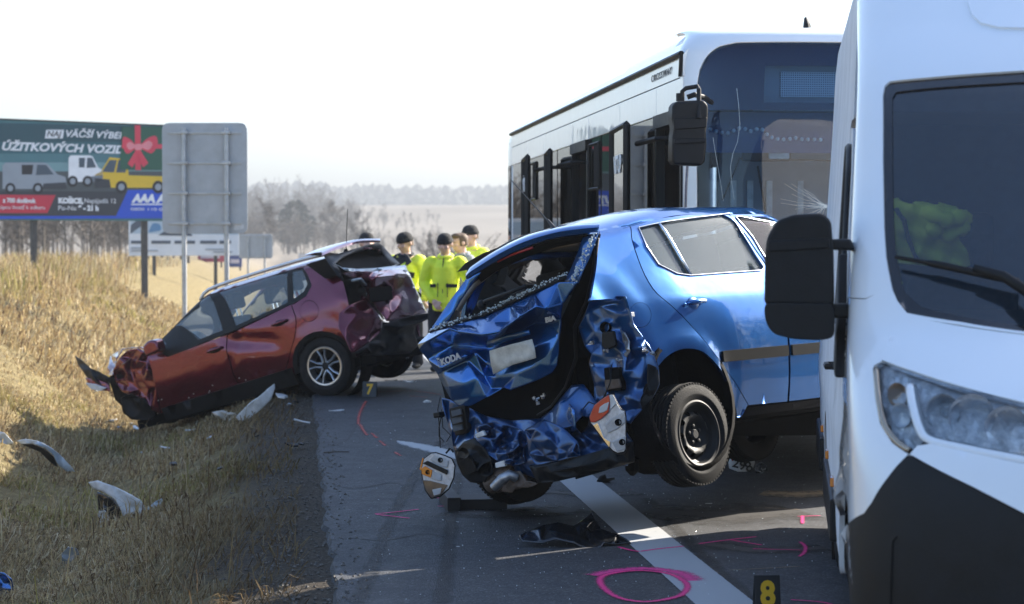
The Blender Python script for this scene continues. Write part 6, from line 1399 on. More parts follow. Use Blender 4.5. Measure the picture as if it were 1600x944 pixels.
    blocal_tube('lamp_wire', [(697, 708, .10), (704, 700, .06), (708, 706, .15)], .006, M_BLACK, P)
    # aerial
    MB().tube([bR(866, 357, -.20), bR(856, 344, -.25)], [.014, .008], 8).build('aerial_base', M_BLACK, P)
    MB().tube([bR(862, 352, -.22), bR(830, 316, -.4), bR(798, 281, -.55)], [.005, .004, .003], 6).build('aerial', M_BLACK, P)
build_blue()
# wedge and block put under the hanging wheel
def blocks():
    o = thing('support_block', 'dark wooden block and wedge under the hanging left rear wheel of the blue car', 'block', Matrix.Translation(GP(715, 800)) @ Matrix.Rotation(R(8), 4, 'Z'))
    m = mat('dark_wood', (.022, .020, .022), .7, var=.4, vscale=8)
    MB().b2((-.065, -.01, .002), (.02, .5, .09)).build('block', m, o, bevel=.006)
    MB().prism([(-.10, .36), (-.08, .16), (.10, .10), (.30, .10), (.34, .22), (.10, .30)], lambda p: (p[0], .02, p[1]), lambda p: (p[0], .22, p[1])).build('wedge', m, o, bevel=.01) if False else None
    MB().b2((.02, .05, .002), (.32, .3, .07)).build('plank', m, o, bevel=.006)
blocks()
# ================================================================== red crossover
RC_M = Matrix.Translation((-1.61, 22.38, .055)) @ Matrix.Rotation(R(157), 4, 'Z') @ Matrix.Rotation(R(15.5), 4, 'Y') @ Matrix.Rotation(R(-2.5), 4, 'X')
rcar = thing('wrecked_car', 'dark red crossover car with smashed rear, nose down in the roadside ditch', 'car', RC_M)
RCI = RC_M.inverted()
def rR(u, v, r, x0=-.66):
    r -= .40 * smst(430, 374, v)                                   # the tail leans forward towards the roof
    n = RC_M.to_3x3() @ Vector((1, 0, 0)); return RCI @ hit_plane(u, v, RC_M @ Vector((x0 - r, 0, 0)), n)
def sR(u, v, r, y0=.82):                                          # depth points over the left flank
    n = RC_M.to_3x3() @ Vector((0, 1, 0)); return RCI @ hit_plane(u, v, RC_M @ Vector((0, y0 + r, 0)), n)
def build_red():
    P = rcar
    sf, NP = section([(.77, .22), (.82, .42), (.862, .66), (.857, .88), (.832, 1.0), (.765, 1.18), (.70, 1.36), (.655, 1.44), (.50, 1.505), (.25, 1.54), (0, 1.55)])
    def S(x, p):
        sg = 1 if p <= NP else -1; y, z = sf(p if p <= NP else 2 * NP - p)
        y *= 1 - .06 * smst(.0, -.75, x) - .10 * smst(2.4, 3.3, x)
        z -= .05 * smst(.4, -.8, x) * smst(1, 1.5, z)
        k = 1 - .93 * smst(1.30, 2.55, x) ** .85
        if z > .98: z = .98 + (z - .98) * k - .10 * smst(2.5, 3.2, x)
        if p < 4 or p > 2 * NP - 4: y += .020 * math.exp(-((math.hypot(x, z - .33) - .40) / .06) ** 2)
        return Vector((x, sg * y, z))
    sol = solver(S, RC_M, (-.8, 3.2, 0, 10), 40); og = (0, 1, .1); sc = (1, .14)
    def dents(co, n):
        a = -.042 * max(0, 1 - abs(co.z - .80 - .30 * (co.x - .75)) / .13) * smst(.35, .6, co.x) * smst(1.28, 1.05, co.x) - .03 * max(0, 1 - abs(co.x - 1.04 + .5 * (co.z - .8)) / .10) * smst(.5, .65, co.z) * smst(1.0, .85, co.z)
        a += -.03 * math.exp(-((co.x - 1.75) / .3) ** 2 - ((co.z - .40) / .10) ** 2) - .045 * math.exp(-((co.x - 1.15) / .12) ** 2 - ((co.z - .40) / .12) ** 2)
        k = smst(-.1, -.6, co.x) + smst(1.8, 2.3, co.x)
        a += k * .03 * (.5 - fold(co, 3.4, 2)) + .010 * (fold(co, 2.2, 7) - .4)
        return n * a
    bp = spl(sol([(356, 452), (355, 490), (354, 513), (353, 542), (358, 565), (364, 588), (374, 611)]), 4)
    fe = spl(sol([(232, 556), (238, 582), (244, 606), (251, 646)]), 4)
    re_ = spl(sol([(455, 476), (462, 497), (460, 527), (446, 580)]), 4)
    wf = sol([(268, 514), (310, 480), (351, 453), (348, 516), (310, 531), (273, 546)])
    wr = sol([(366, 449), (410, 434), (450, 426), (449, 473), (410, 491), (368, 509)])
    wq = sol([(456, 424), (471, 421), (480, 444), (474, 456), (458, 468)])
    wt = sol([(241, 537), (265, 511), (264, 543), (245, 550)])
    # upper frame in black round all side windows, with the windows cut out
    up = sol([(237, 546), (266, 511), (308, 478), (354, 450), (408, 430), (451, 421), (474, 417), (487, 446), (478, 462), (458, 474), (410, 496), (354, 521), (310, 538), (262, 556), (241, 556)])
    M_GLR = glass('painted_sky_glass', (.85, .9, .9), .24, (.42, .50, .54))  # pale diffuse share paints the sky reflection into the glass
    holes = [rnd(q, .02) for q in (wf, wr, wq, wt)]
    panel('window_frame', spl(up, 3, True), lambda a, p: S(a, p) - Vector((0, .006, 0)), M_BLACK, P, g=.04, flange=.02, out=og, holes=holes, sc=sc)
    for q in holes: panel('side_window', q, lambda a, p: S(a, p) - Vector((0, .016, 0)), M_GLR, P, g=.06, flange=.004, out=og, sc=sc)
    # doors below the belt line
    belt = lambda pts: sol(pts)
    fd = fe + sol([(374, 610)])[:0] + list(reversed([(a + .006, p) for a, p in bp if p < bp[8][1] + .01])) + sol([(354, 522), (310, 539), (262, 557)])
    fd = [(a - .006, p) for a, p in fe] + list(reversed([(a + .006, p) for a, p in bp[10:]])) + sol([(353, 523), (310, 540), (262, 558), (240, 560)])
    panel('front_door', fd, S, M_RED, P, g=.04, flange=.02, out=og, sc=sc, disp=dents)
    rdp = [(a - .006, p) for a, p in bp[10:]] + list(reversed([(a + .006, p) for a, p in re_])) + sol([(410, 498), (355, 523)])
    panel('rear_door', rdp, S, M_RED, P, g=.04, flange=.02, out=og, sc=sc, disp=dents)
    # body side above: cant rail, rear quarter
    cr = sol([(228, 546), (262, 503), (305, 466), (357, 436), (410, 416), (452, 406), (500, 396)])
    cl = sol([(236, 548), (266, 512), (308, 479), (354, 451), (408, 431), (451, 422), (474, 418), (487, 446), (478, 463), (460, 475)])
    arch = [(.03 + .385 * math.cos(t), t) for t in [math.pi * k / 12 for k in range(13)]]
    def pz(x, z):
        lo, hi = 0, 8
        for _ in range(26):
            m_ = (lo + hi) / 2
            if S(x, m_).z < z: lo = m_
            else: hi = m_
        return lo
    ar = [(x, pz(x, .33 + .385 * math.sin(t))) for x, t in arch]
    rq = sol([(500, 396), (512, 410), (526, 428), (536, 441), (542, 456), (547, 476)]) + [(-.62, 3.6), (-.66, 3.0), (-.60, 2.0), (-.50, 1.5)] + list(reversed(ar)) + [(a - .006, p) for a, p in reversed(re_)]
    flap = sol([(483 + 15 * math.cos(a), 486 + 17 * math.sin(a)) for a in [2 * math.pi * k / 18 for k in range(18)]])
    panel('cant_rail', cr + list(reversed(cl[:7])), S, M_RED, P, g=.04, flange=.02, out=og, sc=sc)
    panel('rear_quarter', [cr[-1]] + rq[1:] + [cl[9], cl[8], cl[7], cl[6]], S, M_RED, P, g=.035, flange=.02, out=og, sc=sc, disp=dents, holes=[flap])
    cx = sum(q[0] for q in flap) / 18; cp = sum(q[1] for q in flap) / 18
    panel('fuel_flap', [(a * .96 + cx * .04, p * .96 + cp * .04) for a, p in flap], S, M_RED, P, g=.03, flange=.012, out=og, sc=sc, disp=dents)
    sl = [(.43, 0), (2.2, 0), (2.2, .80), (.43, .95)]
    panel('sill', sl, lambda a, p: S(a, p) + Vector((0, .012, 0)), M_BLACK, P, g=.07, flange=.04, out=og, sc=sc, disp=lambda c, n: n * .02 * (fold(c, 4, 1) - .4))
    panel('arch_trim', [(x + .002, p) for x, p in ar] + [(.03 + .335 * math.cos(t), pz(.03 + .335 * math.cos(t), .33 + .335 * math.sin(t))) for _, t in reversed(arch)], lambda a, p: S(a, p) + Vector((0, .004, 0)), M_BLACK, P, g=.04, flange=.03, out=og, sc=sc)
    # front wing, crumpled, and the folded bonnet
    W = [(232, 552, .0), (238, 580, .02), (244, 606, .02), (251, 648, -.02), (236, 640, .02), (222, 622, .0), (205, 620, -.04), (190, 612, -.06), (180, 596, -.10), (176, 580, -.08), (186, 560, -.02), (200, 548, .0), (216, 544, .02)]
    relief('front_wing', W, len(W), M_RED, P, sR, nrand=18, amp=.045, seed=3, sub=2, rcrease=.6)
    relief('bonnet', [(176, 588, -.06), (183, 560, -.10), (192, 546, -.14), (218, 542, -.10), (232, 550, -.06), (262, 556, -.25), (228, 541, -.75), (190, 543, -.9), (172, 556, -.7), (165, 584, -.4), (205, 552, -.2)], 10, M_RED, P, sR, ridges=[(1, 10, 4)], nrand=10, amp=.06, seed=8, sub=2, rcrease=.6)
    MB().tube([sR(191, 570, .01), sR(198, 565, .03), sR(206, 558, .03)], .014, 6, flat=.4).build('silver_trim', M_CHROME, P)
    relief('front_bumper', [(117, 556, -.4), (126, 562, -.25), (142, 576, -.10), (160, 584, -.05), (172, 590, -.02), (170, 612, -.02), (152, 604, -.06), (136, 590, -.12), (122, 570, -.3), (146, 590, -.03)], 9, M_BLACK, P, sR, ridges=[(2, 9, 5)], nrand=6, amp=.02, seed=4, sub=2)
    relief('bumper_skin', [(132, 590, -.12), (150, 592, -.06), (170, 600, -.02), (172, 612, .0), (158, 610, .0), (140, 602, -.06)], 6, M_RED, P, sR, nrand=4, amp=.02, seed=4, sub=2)
    MB().prism([sR(u, v, .0) for u, v in [(135, 598), (150, 600), (168, 606), (160, 611), (144, 608)]], lambda p: p, lambda p: p + Vector((0, .03, .0))).build('lamp_fragment', M_WPLASTIC, P, bevel=.008)
    relief('engine_bay', [(170, 592, -.15), (190, 556, -.3), (226, 560, -.2), (240, 600, -.12), (246, 650, -.10), (205, 648, -.1), (180, 625, -.12)], 7, M_DARK, P, sR, nrand=10, amp=.05, seed=9, sub=1)
    relief('arch_liner', [(188, 622, .0), (204, 616, .04), (226, 624, .05), (243, 648, .0), (236, 657, .0), (206, 656, .02), (192, 645, .0)], 7, M_BLACK, P, sR, nrand=5, amp=.02, seed=2, sub=2)
    # handles, mirror, drips
    for (u, v) in ((336, 547), (437, 505)):
        a, p = sol([(u, v)])[0]
        MB().sph(S(a, p) - Vector((0, .006, 0)), (.09, .015, .035), 12, 6).build('handle_recess', M_BLACK, P, smooth=True)
        MB().tube([S(a + .10, p) + Vector((0, .004, 0)), S(a + .07, p) + Vector((0, .028, .004)), S(a - .07, p) + Vector((0, .028, .01)), S(a - .10, p) + Vector((0, .006, .01))], .015, 8).build('door_handle', M_RED, P, smooth=True)
    c = S(1.98, 4.35)
    mo = bpy.data.objects.new('wing_mirror', None); COL.objects.link(mo); mo.parent = P
    MB().prism(rnd([(-.10, -.06), (.11, -.08), (.13, .05), (.02, .11), (-.10, .08)], .05), lambda q: c + Vector((q[0], .07, q[1] + .03)), lambda q: c + Vector((q[0] * .9 + .0, .23, q[1] * .9 + .03))).build('mirror_shell', M_RED, mo, bevel=.03, seg=3)
    MB().tube([c, c + Vector((0, .1, .02))], .03, 6).build('mirror_arm', M_BLACK, mo)
    # roof, rails, far side
    panel('roof', [(-.30, 7.3), (1.30, 7.4), (1.55, 8), (1.62, 10), (1.55, 12), (1.30, 12.6), (-.36, 12.7), (-.42, 10)], S, M_RED, P, g=.06, flange=.02, out=(0, 0, 1), sc=sc)
    for k, pp in enumerate((7.75, 12.25)):
        pts = [S(1.50, pp) + Vector((0, 0, .0)), S(1.36, pp) + Vector((0, 0, .045)), S(.9, pp) + Vector((0, 0, .055)), S(.2, pp) + Vector((0, 0, .055)), S(-.18, pp) + Vector((0, 0, .05)), S(-.32, pp) + Vector((0, 0, .0))]
        MB().tube(spl(pts, 3), .020, 8).build('roof_rail', M_GREYM if k else mat('silver_rail', (.62, .63, .65), .35, .6), P, smooth=True)
    MB().tube([S(-.20, 9.6) + Vector((0, 0, -.01)), S(-.21, 9.6) + Vector((0, 0, .03))], [.035, .016], 10).build('aerial_base', M_BLACK, P)
    MB().tube([S(-.21, 9.6) + Vector((0, 0, .02)), S(-.36, 9.6) + Vector((0, 0, .46))], [.006, .004], 6).build('aerial', M_BLACK, P)
    mirr = lambda L: [(a, 2 * NP - p) for a, p in L]
    lw = [[(-.20, 4.4), (-.12, 6.8), (1.0, 6.95), (1.03, 4.4)], [(1.11, 4.4), (1.08, 6.95), (1.45, 6.95), (2.2, 4.5)]]
    lo = [(-.40, .8), (-.40, 4.5), (-.22, 7.2), (1.35, 7.4), (2.4, 4.4), (3.0, 4.2), (3.0, 1.0), (2.9, .6), (2.15, .2), (.42, .3)] + [(.40 * math.cos(t), .6 + 2.6 * math.sin(t)) for t in [math.pi * k / 8 for k in range(0, 9)]]
    panel('far_body_side', mirr(lo), S, M_RED, P, g=.08, flange=.03, out=(0, -1, 0), holes=[mirr(q) for q in lw], sc=sc)
    for q in lw: panel('side_window', mirr(q), S, M_GLASS, P, g=.12, flange=.004, out=(0, -1, 0), sc=sc)
    panel('windscreen', [(1.55, 7.9), (2.42, 5.6), (2.5, 10), (2.42, 14.4), (1.55, 12.1), (1.62, 10)], S, M_GLASS, P, g=.09, flange=.004, out=(0, 0, 1), sc=sc)
    ih = [[(a + (.0), p) for a, p in q] for q in holes]
    io = [(-.2, 2.0), (-.55, 5.0), (-.28, 7.2), (1.35, 7.2), (2.4, 4.4), (2.35, .5), (.45, .4)] + [(.03 + .41 * math.cos(t), pz(.03 + .41 * math.cos(t), .33 + .41 * math.sin(t))) for t in [math.pi * k / 8 for k in range(1, 8)]]
    big = spl(sol([(236, 549), (262, 511), (305, 478), (357, 450), (410, 431), (452, 421), (472, 419), (483, 446), (475, 459), (458, 471), (410, 493), (354, 518), (310, 535), (262, 552)]), 2, True)
    panel('inner_side', io, lambda a, p: S(a, p) - Vector((0, .13, 0)), M_DARK, P, g=.1, flange=0, out=og, holes=[big], sc=sc)
    MB().b2((-.55, -.74, .22), (2.6, .74, .32)).build('floor_pan', M_DARK, P)
    for y in (-.42, .42):
        MB().prism(rnd([(.35, .45), (.95, .45), (.95, .64), (.62, .66), (.42, 1.16), (.28, 1.16)], .06), lambda q: (q[0], y - .3, q[1]), lambda q: (q[0], y + .3, q[1])).build('rear_seat', M_SEAT, P, bevel=.05)
        MB().prism(rnd([(1.18, .45), (1.8, .45), (1.8, .66), (1.42, .68), (1.25, 1.16), (1.10, 1.16)], .06), lambda q: (q[0], y - .26, q[1]), lambda q: (q[0], y + .26, q[1])).build('front_seat', M_SEAT, P, bevel=.05)
        for x in (.30, 1.08):
            MB().prism(rnd([(x, 1.24), (x + .11, 1.24), (x + .09, 1.42), (x, 1.42)], .04), lambda q: (q[0], y - .13, q[1]), lambda q: (q[0], y + .13, q[1])).build('headrest', M_SEAT, P, bevel=.03)
            for d in (-.05, .05): MB().tube([(x + .05, y + d, 1.14), (x + .05, y + d, 1.28)], .008, 6).build('headrest_post', M_CHROME, P)
    MB().prism([(1.95, .5), (1.95, .98), (2.1, 1.04), (2.5, 1.0), (2.5, .5)], lambda q: (q[0], -.7, q[1]), lambda q: (q[0], .7, q[1])).build('dashboard', M_TRIM, P, bevel=.03)
    MB().lathe([(.17, -.013), (.185, 0), (.17, .013), (.158, 0)], 20, axis_m((1.86, .40, 1.0), (-1, 0, .35)), close=True).build('steering_wheel', M_BLACK, P)
    MB().sph((1.80, .36, .98), (.10, .20, .16), 14, 8).build('airbag', mat('airbag_cloth', (.55, .60, .64), .8, bump=.3, bscale=14), P, smooth=True)
    MB().prism([(1.48, 1.30), (1.50, 1.30), (1.50, 1.37), (1.48, 1.37)], lambda q: (q[0], -.12, q[1]), lambda q: (q[0], .12, q[1])).build('interior_mirror', M_BLACK, P)
    # wheels
    for c, ax in (((.03, .74, .325), (0, 1, .02)), ((.02, -.70, .36), (0, -1, -.10))):
        e = bpy.data.objects.new('wheel', None); COL.objects.link(e); e.parent = P; wheel(e, Vector(c), ax, .325, .205, .205, 'alloy')
    e = bpy.data.objects.new('wheel', None); COL.objects.link(e); e.parent = P; wheel(e, Vector((2.35, .42, .52)), (.35, 1, .25), .32, .2, .205, 'alloy')
    e = bpy.data.objects.new('wheel', None); COL.objects.link(e); e.parent = P; wheel(e, Vector((2.5, -.70, .30)), (0, -1, 0), .32, .2, .205, 'alloy')
    MB().lathe([(.40, -.30), (.42, .05)], 24, axis_m((.03, .74, .34), (0, 1, 0))).build('arch_liner', M_DARK, P)
    # ---- smashed tail
    tl = spl([(503, 394), (520, 386), (545, 378), (566, 373.5), (594, 373)], 4); vs = []; fs = []; nn = len(tl)
    for i, (u, v) in enumerate(tl):
        k = i / (nn - 1); b_ = .14 * math.sin(math.pi * .5 * min(1, k * 1.3))
        q = [rR(u, v, b_ - .02), rR(u, v + 2.5, b_), rR(u, v + 6, b_ - .01), rR(u, v + 6, b_ - .2)]
        q = [q[0] + Vector((.22, 0, .025)), q[0] + Vector((.08, 0, .015))] + q; vs += q; m_ = len(q)
        for j in range(m_):
            if i < nn - 1: fs.append((i * m_ + j, (i + 1) * m_ + j, (i + 1) * m_ + (j + 1) % m_, i * m_ + (j + 1) % m_))
    fs += [tuple(range(m_)), tuple((nn - 1) * m_ + j for j in range(m_ - 1, -1, -1))]
    mesh('tail_spoiler', vs, fs, M_RED, P, auto=40)
    relief('rear_window_frame', [(504, 396, -.02), (530, 396, .0), (550, 390, .06), (572, 383, .12), (592, 379, .14), (600, 386, .10), (612, 400, .06), (625, 412, .0), (612, 417, .02), (594, 388, .08), (575, 390, .06), (552, 396, .02), (536, 402, .0), (524, 411, .0), (535, 428, .0), (538, 442, -.01), (527, 430, -.02), (514, 412, -.03)], 18, M_BLACK, P, rR, sub=1)
    MB().prism([rR(u, v, -.10) for u, v in [(515, 402), (550, 390), (594, 384), (622, 412), (600, 424), (545, 424)]], lambda q: q + Vector((.3, 0, 0)), lambda q: q).build('dark_interior', M_DARK, P)
    relief('glass_shards', [(520, 410, .02), (535, 418, .02), (556, 420, .03), (585, 419, .04), (612, 416, .04), (622, 413, .02), (600, 423, .05), (570, 426, .05), (540, 423, .04)], 9, mat('crazed_glass', (.48, .53, .55), .3, coat=.5, bump=.8, bscale=70), P, rR, nrand=12, amp=.02, sub=1)
    TG = [(536, 428, .02), (556, 424, .05), (585, 424, .07), (612, 420, .08), (634, 418, .06), (641, 430, .05), (648, 447, .05), (658, 468, .07), (668, 490, .08), (640, 496, .12), (604, 502, .10), (598, 492, .06), (586, 476, .02), (575, 466, -.02), (570, 446, -.04), (556, 436, -.02)]
    n0 = len(TG)
    TG += [(585, 434, .12), (620, 430, .12), (600, 452, .02), (630, 450, .03), (610, 470, .05), (640, 470, .10), (622, 482, .15), (612, 490, .12), (650, 486, .12), (590, 462, .05)]
    relief('tailgate', TG, n0, M_RED, P, rR, ridges=[(2, n0, n0 + 1, 5), (n0 + 4, n0 + 6, n0 + 5), (n0 + 6, n0 + 7)], nrand=10, amp=.02, seed=14, sub=2, rcrease=.5)
    MB().prism([rR(u, v, .09) for u, v in [(577, 450), (612, 447), (614, 468), (580, 472)]], lambda q: q + Vector((.02, 0, 0)), lambda q: q).build('plate_recess', M_DARK, P, bevel=.005)
    relief('pale_strip', [(594, 419, .05), (634, 414, .06), (637, 424, .07), (612, 421, .08), (590, 426, .07)], 5, mat('silver_mouldings', (.55, .55, .58), .35, .5), P, rR, sub=2)
    CQ = [(546, 477, -.05), (570, 468, .0), (584, 480, .04), (598, 500, .06), (596, 516, .04), (575, 536, .0), (550, 552, -.06), (540, 530, -.10), (528, 510, -.18), (530, 490, -.16)]
    relief('crumpled_corner', CQ, len(CQ), M_RED, P, rR, nrand=8, amp=.02, seed=6, sub=2, rcrease=.5)
    relief('lamp_hole', [(536, 438, -.04), (556, 434, -.06), (572, 446, -.08), (573, 466, -.06), (546, 478, -.08), (541, 456, -.06)], 6, M_DARK, P, rR, nrand=5, amp=.03, sub=1)
    MB().tube([rR(552, 438, .0), rR(562, 436, .02), rR(570, 446, .02)], .030, 8, flat=.5).build('lamp_fragment', mat('pale_lamp_fragment', (.55, .60, .64), .2, coat=1), P, smooth=True)
    MB().tube([rR(u, v, .04) for u, v in [(571, 462), (580, 472), (590, 484), (600, 499)]], .008, 6).build('bright_edge', M_CHROME, P)
    relief('rear_bumper', [(598, 508, .06), (620, 500, .14), (645, 494, .16), (670, 489, .14), (671, 498, .14), (650, 508, .13), (648, 520, .08), (654, 540, .02), (640, 552, .0), (600, 556, .0), (562, 556, -.04), (552, 552, -.06), (576, 536, .02), (596, 518, .06), (625, 512, .16)], 14, M_BLACK, P, rR, ridges=[(0, 14, 4)], nrand=16, amp=.03, seed=10, sub=2, rcrease=.5)
    MB().b2((-.55, -.66, .20), (.0, .66, .40)).build('underbody', M_DARK, P, bevel=.05)
    MB().sph(rR(636, 558, -.2), .025, 8, 6).build('hub_glint', M_CHROME, P)
    # mud and chips along the sill
    rr = random.Random(2); m_ = MB()
    for k in range(9):
        a, p = sol([(rr.uniform(255, 375), 0)])[0] if False else (rr.uniform(1.0, 2.2), rr.uniform(.8, 1.25)); m_.box(S(a, p) + Vector((0, .008, 0)), (.012, .008, .010), Matrix.Rotation(rr.uniform(0, 3), 3, 'Y'))
    m_.build('paint_chips', mat('pale_chip', (.40, .36, .30), .8), P)['kind'] = 'stuff'
build_red()
# ================================================================== people
M_SKIN = mat('skin', (.60, .37, .29), .55, var=.08, vscale=30)
M_HIVIS = mat('hi_vis_jacket', (.86, 1.0, .05), .7, var=.10, vscale=7)
M_HIVIS2 = mat('hi_vis_jacket_pale', (.88, .98, .08), .7, var=.10, vscale=7)
M_NAVYC = mat('navy_cloth', (.012, .014, .020), .85, var=.3, vscale=12)
M_HAT = mat('knit_hat', (.012, .012, .014), .95, var=.3, vscale=60, bump=.4, bscale=200)
M_HAIR = mat('brown_hair', (.10, .06, .035), .7, var=.3, vscale=50)
M_REFL = mat('reflective_tape', (.50, .52, .54), .35, .3)
M_SHOE = mat('black_boot', (.012, .012, .012), .6)
TX = bpy.data.textures.new('cloth_folds', 'CLOUDS'); TX.noise_scale = .13; TX.noise_depth = 2
def caps(mb, pts, rs, n=10):
    mb.tube(pts, rs, n)
    for p, r in ((pts[0], rs[0]), (pts[-1], rs[-1])): mb.sph(Vector(p), r, n, 6)
def melt(mb, name, m, parent, vox, folds=0):
    o = mb.build(name, m, parent)
    r = o.modifiers.new('one_skin', 'REMESH'); r.mode = 'VOXEL'; r.voxel_size = vox; r.use_smooth_shade = True
    s = o.modifiers.new('soften', 'SMOOTH'); s.factor = .6; s.iterations = 4
    if folds:
        d = o.modifiers.new('folds', 'DISPLACE'); d.texture = TX; d.strength = folds; d.mid_level = .5; d.texture_coords = 'LOCAL'
    return o
def person(label, u, Y, yaw, arms, jm, hat=True, head=(0, 0), openj=False, h=1.0, extras=(), legs=((-.10, .0), (.11, .04)), hair=None):
    x = (u - 800) / FPX * Y
    o = thing('person', label, 'person', Matrix.Translation((x, Y, max(0, terr(x, Y)) + .006)) @ Matrix.Rotation(R(yaw), 4, 'Z') @ Matrix.Diagonal((1.14 * h, 1.08 * h, h, 1)), 'men standing in the road behind the cars')
    V = Vector; b = MB(); j = MB(); t = MB(); sh = MB()
    hc = V((0, -.035, 1.665)); RH = Matrix.Translation(hc) @ Matrix.Rotation(R(head[0]), 4, 'Z') @ Matrix.Rotation(R(head[1]), 4, 'X') @ Matrix.Translation(-hc)
    H = MB(); H.sph(hc + V((0, .012, .02)), (.077, .098, .098), 16, 12); H.sph(hc + V((0, -.022, -.05)), (.060, .070, .075), 14, 10)
    H.sph(hc + V((0, -.052, -.10)), (.034, .032, .03), 10, 6)                                         # chin
    H.tube([hc + V((0, -.088, .012)), hc + V((0, -.112, -.028)), hc + V((0, -.096, -.040))], [.010, .017, .013], 8)      # nose
    for s in (-1, 1):
        H.sph(hc + V((s * .079, .015, -.015)), (.012, .022, .034), 8, 6)                                 # ear
        H.sph(hc + V((s * .034, -.083, .026)), (.024, .012, .010), 8, 5)                                  # brow
        H.sph(hc + V((s * .042, -.068, -.035)), (.026, .02, .022), 8, 6)                                  # cheek
    H.sph(hc + V((0, -.088, -.066)), (.026, .011, .007), 8, 5); H.sph(hc + V((0, -.086, -.079)), (.022, .011, .007), 8, 5)
    b.add([RH @ V(v) for v in H.v], H.f)
    b.tube([(0, .02, 1.44), (0, .005, 1.53), (0, -.015, 1.62)], [.065, .056, .056], 12)
    caps(b, [(0, .0, .95), (0, .01, 1.15), (0, .015, 1.36), (0, .01, 1.45)], [.135, .125, .145, .10], 12)
    for k, s in enumerate((-1, 1)):
        hip, kn, an = V((s * .095, .01, .92)), V((s * .105 + legs[k][0] * .3, -.02 + legs[k][1] * .4, .50)), V((legs[k][0] * 1.1, .03 + legs[k][1], .09))
        caps(b, [hip, kn, an], [.085, .056, .04]); caps(t, [hip + V((0, 0, .02)), hip.lerp(kn, .5), kn, kn.lerp(an, .5), an + V((0, 0, .0))], [.108, .092, .074, .070, .066])
        sh.sph(an + V((0, .02, -.02)), (.048, .06, .06), 10, 6); sh.sph(an + V((s * .012, -.085, -.045)), (.048, .10, .042), 12, 6)
        el, wr = V(arms[k][0]), V(arms[k][1]); shd = V((s * .185, .01, 1.425))
        caps(b, [shd, el, wr], [.055, .042, .030]); caps(j, [shd + V((-s * .02, 0, -.0)), shd.lerp(el, .5), el, el.lerp(wr, .5), wr - (wr - el).normalized() * .03], [.085, .078, .068, .062, .052])
        d = (wr - el).normalized(); sd = d.cross(V((0, 1, 0))); sd = (sd if sd.length > .1 else V((1, 0, 0))).normalized(); up = d.cross(sd)
        pm = wr + d * .045; b.sph(pm, (.042, .026, .045), 10, 6)
        for f in range(4):
            r0 = pm + d * .03 + sd * (.030 - .02 * f); L = (.072, .082, .076, .060)[f]
            b.tube([r0, r0 + d * L * .5 - up * .006, r0 + d * L * .8 - up * .03 * 1.0, r0 + d * L * .82 - up * .05], [.0105, .010, .0095, .008], 6)
        b.tube([pm + sd * .035, pm + sd * .058 + d * .02 - up * .01, pm + sd * .055 + d * .05 - up * .02], [.013, .012, .009], 6)
    melt(b, 'body', M_SKIN, o, .011)
    caps(t, [(0, .01, .93), (0, .01, .86)], [.15, .13], 12); melt(t, 'trousers', M_NAVYC, o, .016, .02)
    melt(sh, 'boots', M_SHOE, o, .014)
    j.tube([(0, .01, .80), (0, .01, .90), (0, .015, 1.05), (0, .02, 1.22), (0, .02, 1.36), (0, .02, 1.45), (0, .012, 1.49)], [.195, .198, .188, .194, .185, .14, .09], 18, flat=.78)
    for s in (-1, 1): j.sph(V((s * .14, .015, 1.40)), (.10, .10, .08), 10, 8)
    jk = melt(j, 'jacket', jm, o, .014, .030)
    MB().tube([(.072 * math.cos(a), .005 + .075 * math.sin(a), 1.505 + .02 * math.sin(a)) for a in [6.2832 * q / 16 for q in range(17)]], .026, 8).build('collar', M_NAVYC if openj else jm, jk, smooth=True)
    if openj:
        pan = [(-.075, 1.47), (-.05, 1.3), (-.04, 1.05), (-.035, .86), (.05, .86), (.06, 1.05), (.07, 1.3), (.085, 1.47)]
        MB().prism(pan, lambda p: V((p[0] - .02, -.06 - .105 * smst(1.52, 1.3, p[1]), p[1])), lambda p: V((p[0] - .02, -.10 - .085 * smst(1.52, 1.3, p[1]), p[1]))).build('dark_pullover', M_NAVYC, o, bevel=.02)
        for s in (-1, 1): MB().prism([(.03, 1.53), (.085, 1.50), (.15, 1.42), (.10, 1.36)], lambda p: V((s * p[0] - .02, -.075 - .08 * smst(1.54, 1.36, p[1]), p[1])), lambda p: V((s * p[0] - .02, -.10 - .09 * smst(1.54, 1.36, p[1]), p[1]))).build('lapel', M_NAVYC, jk, bevel=.008)
        for s, w_ in ((1, .11), (-1, .09)): MB().prism([(.05, 1.08), (.05 + w_, 1.08), (.05 + w_, 1.12), (.05, 1.12)], lambda p: V((s * p[0] + .0, -.185 + .5 * max(0, p[0] - .07) ** 1.2, p[1])), lambda p: V((s * p[0], -.165 + .5 * max(0, p[0] - .07) ** 1.2, p[1]))).build('reflective_band', M_REFL, jk)
        MB().prism([(.07, 1.20), (.14, 1.20), (.15, 1.27), (.08, 1.29)], lambda p: V((p[0], -.185 + .06 * smst(.05, .15, p[0]), p[1])), lambda p: V((p[0], -.165 + .06 * smst(.05, .15, p[0]), p[1]))).build('chest_badge', M_NAVYC, jk)
    else:
        MB().tube([(0, -.105, 1.48), (0, -.155, 1.36), (0, -.165, 1.15), (0, -.17, .84)], .006, 6).build('zip', M_NAVYC, jk)
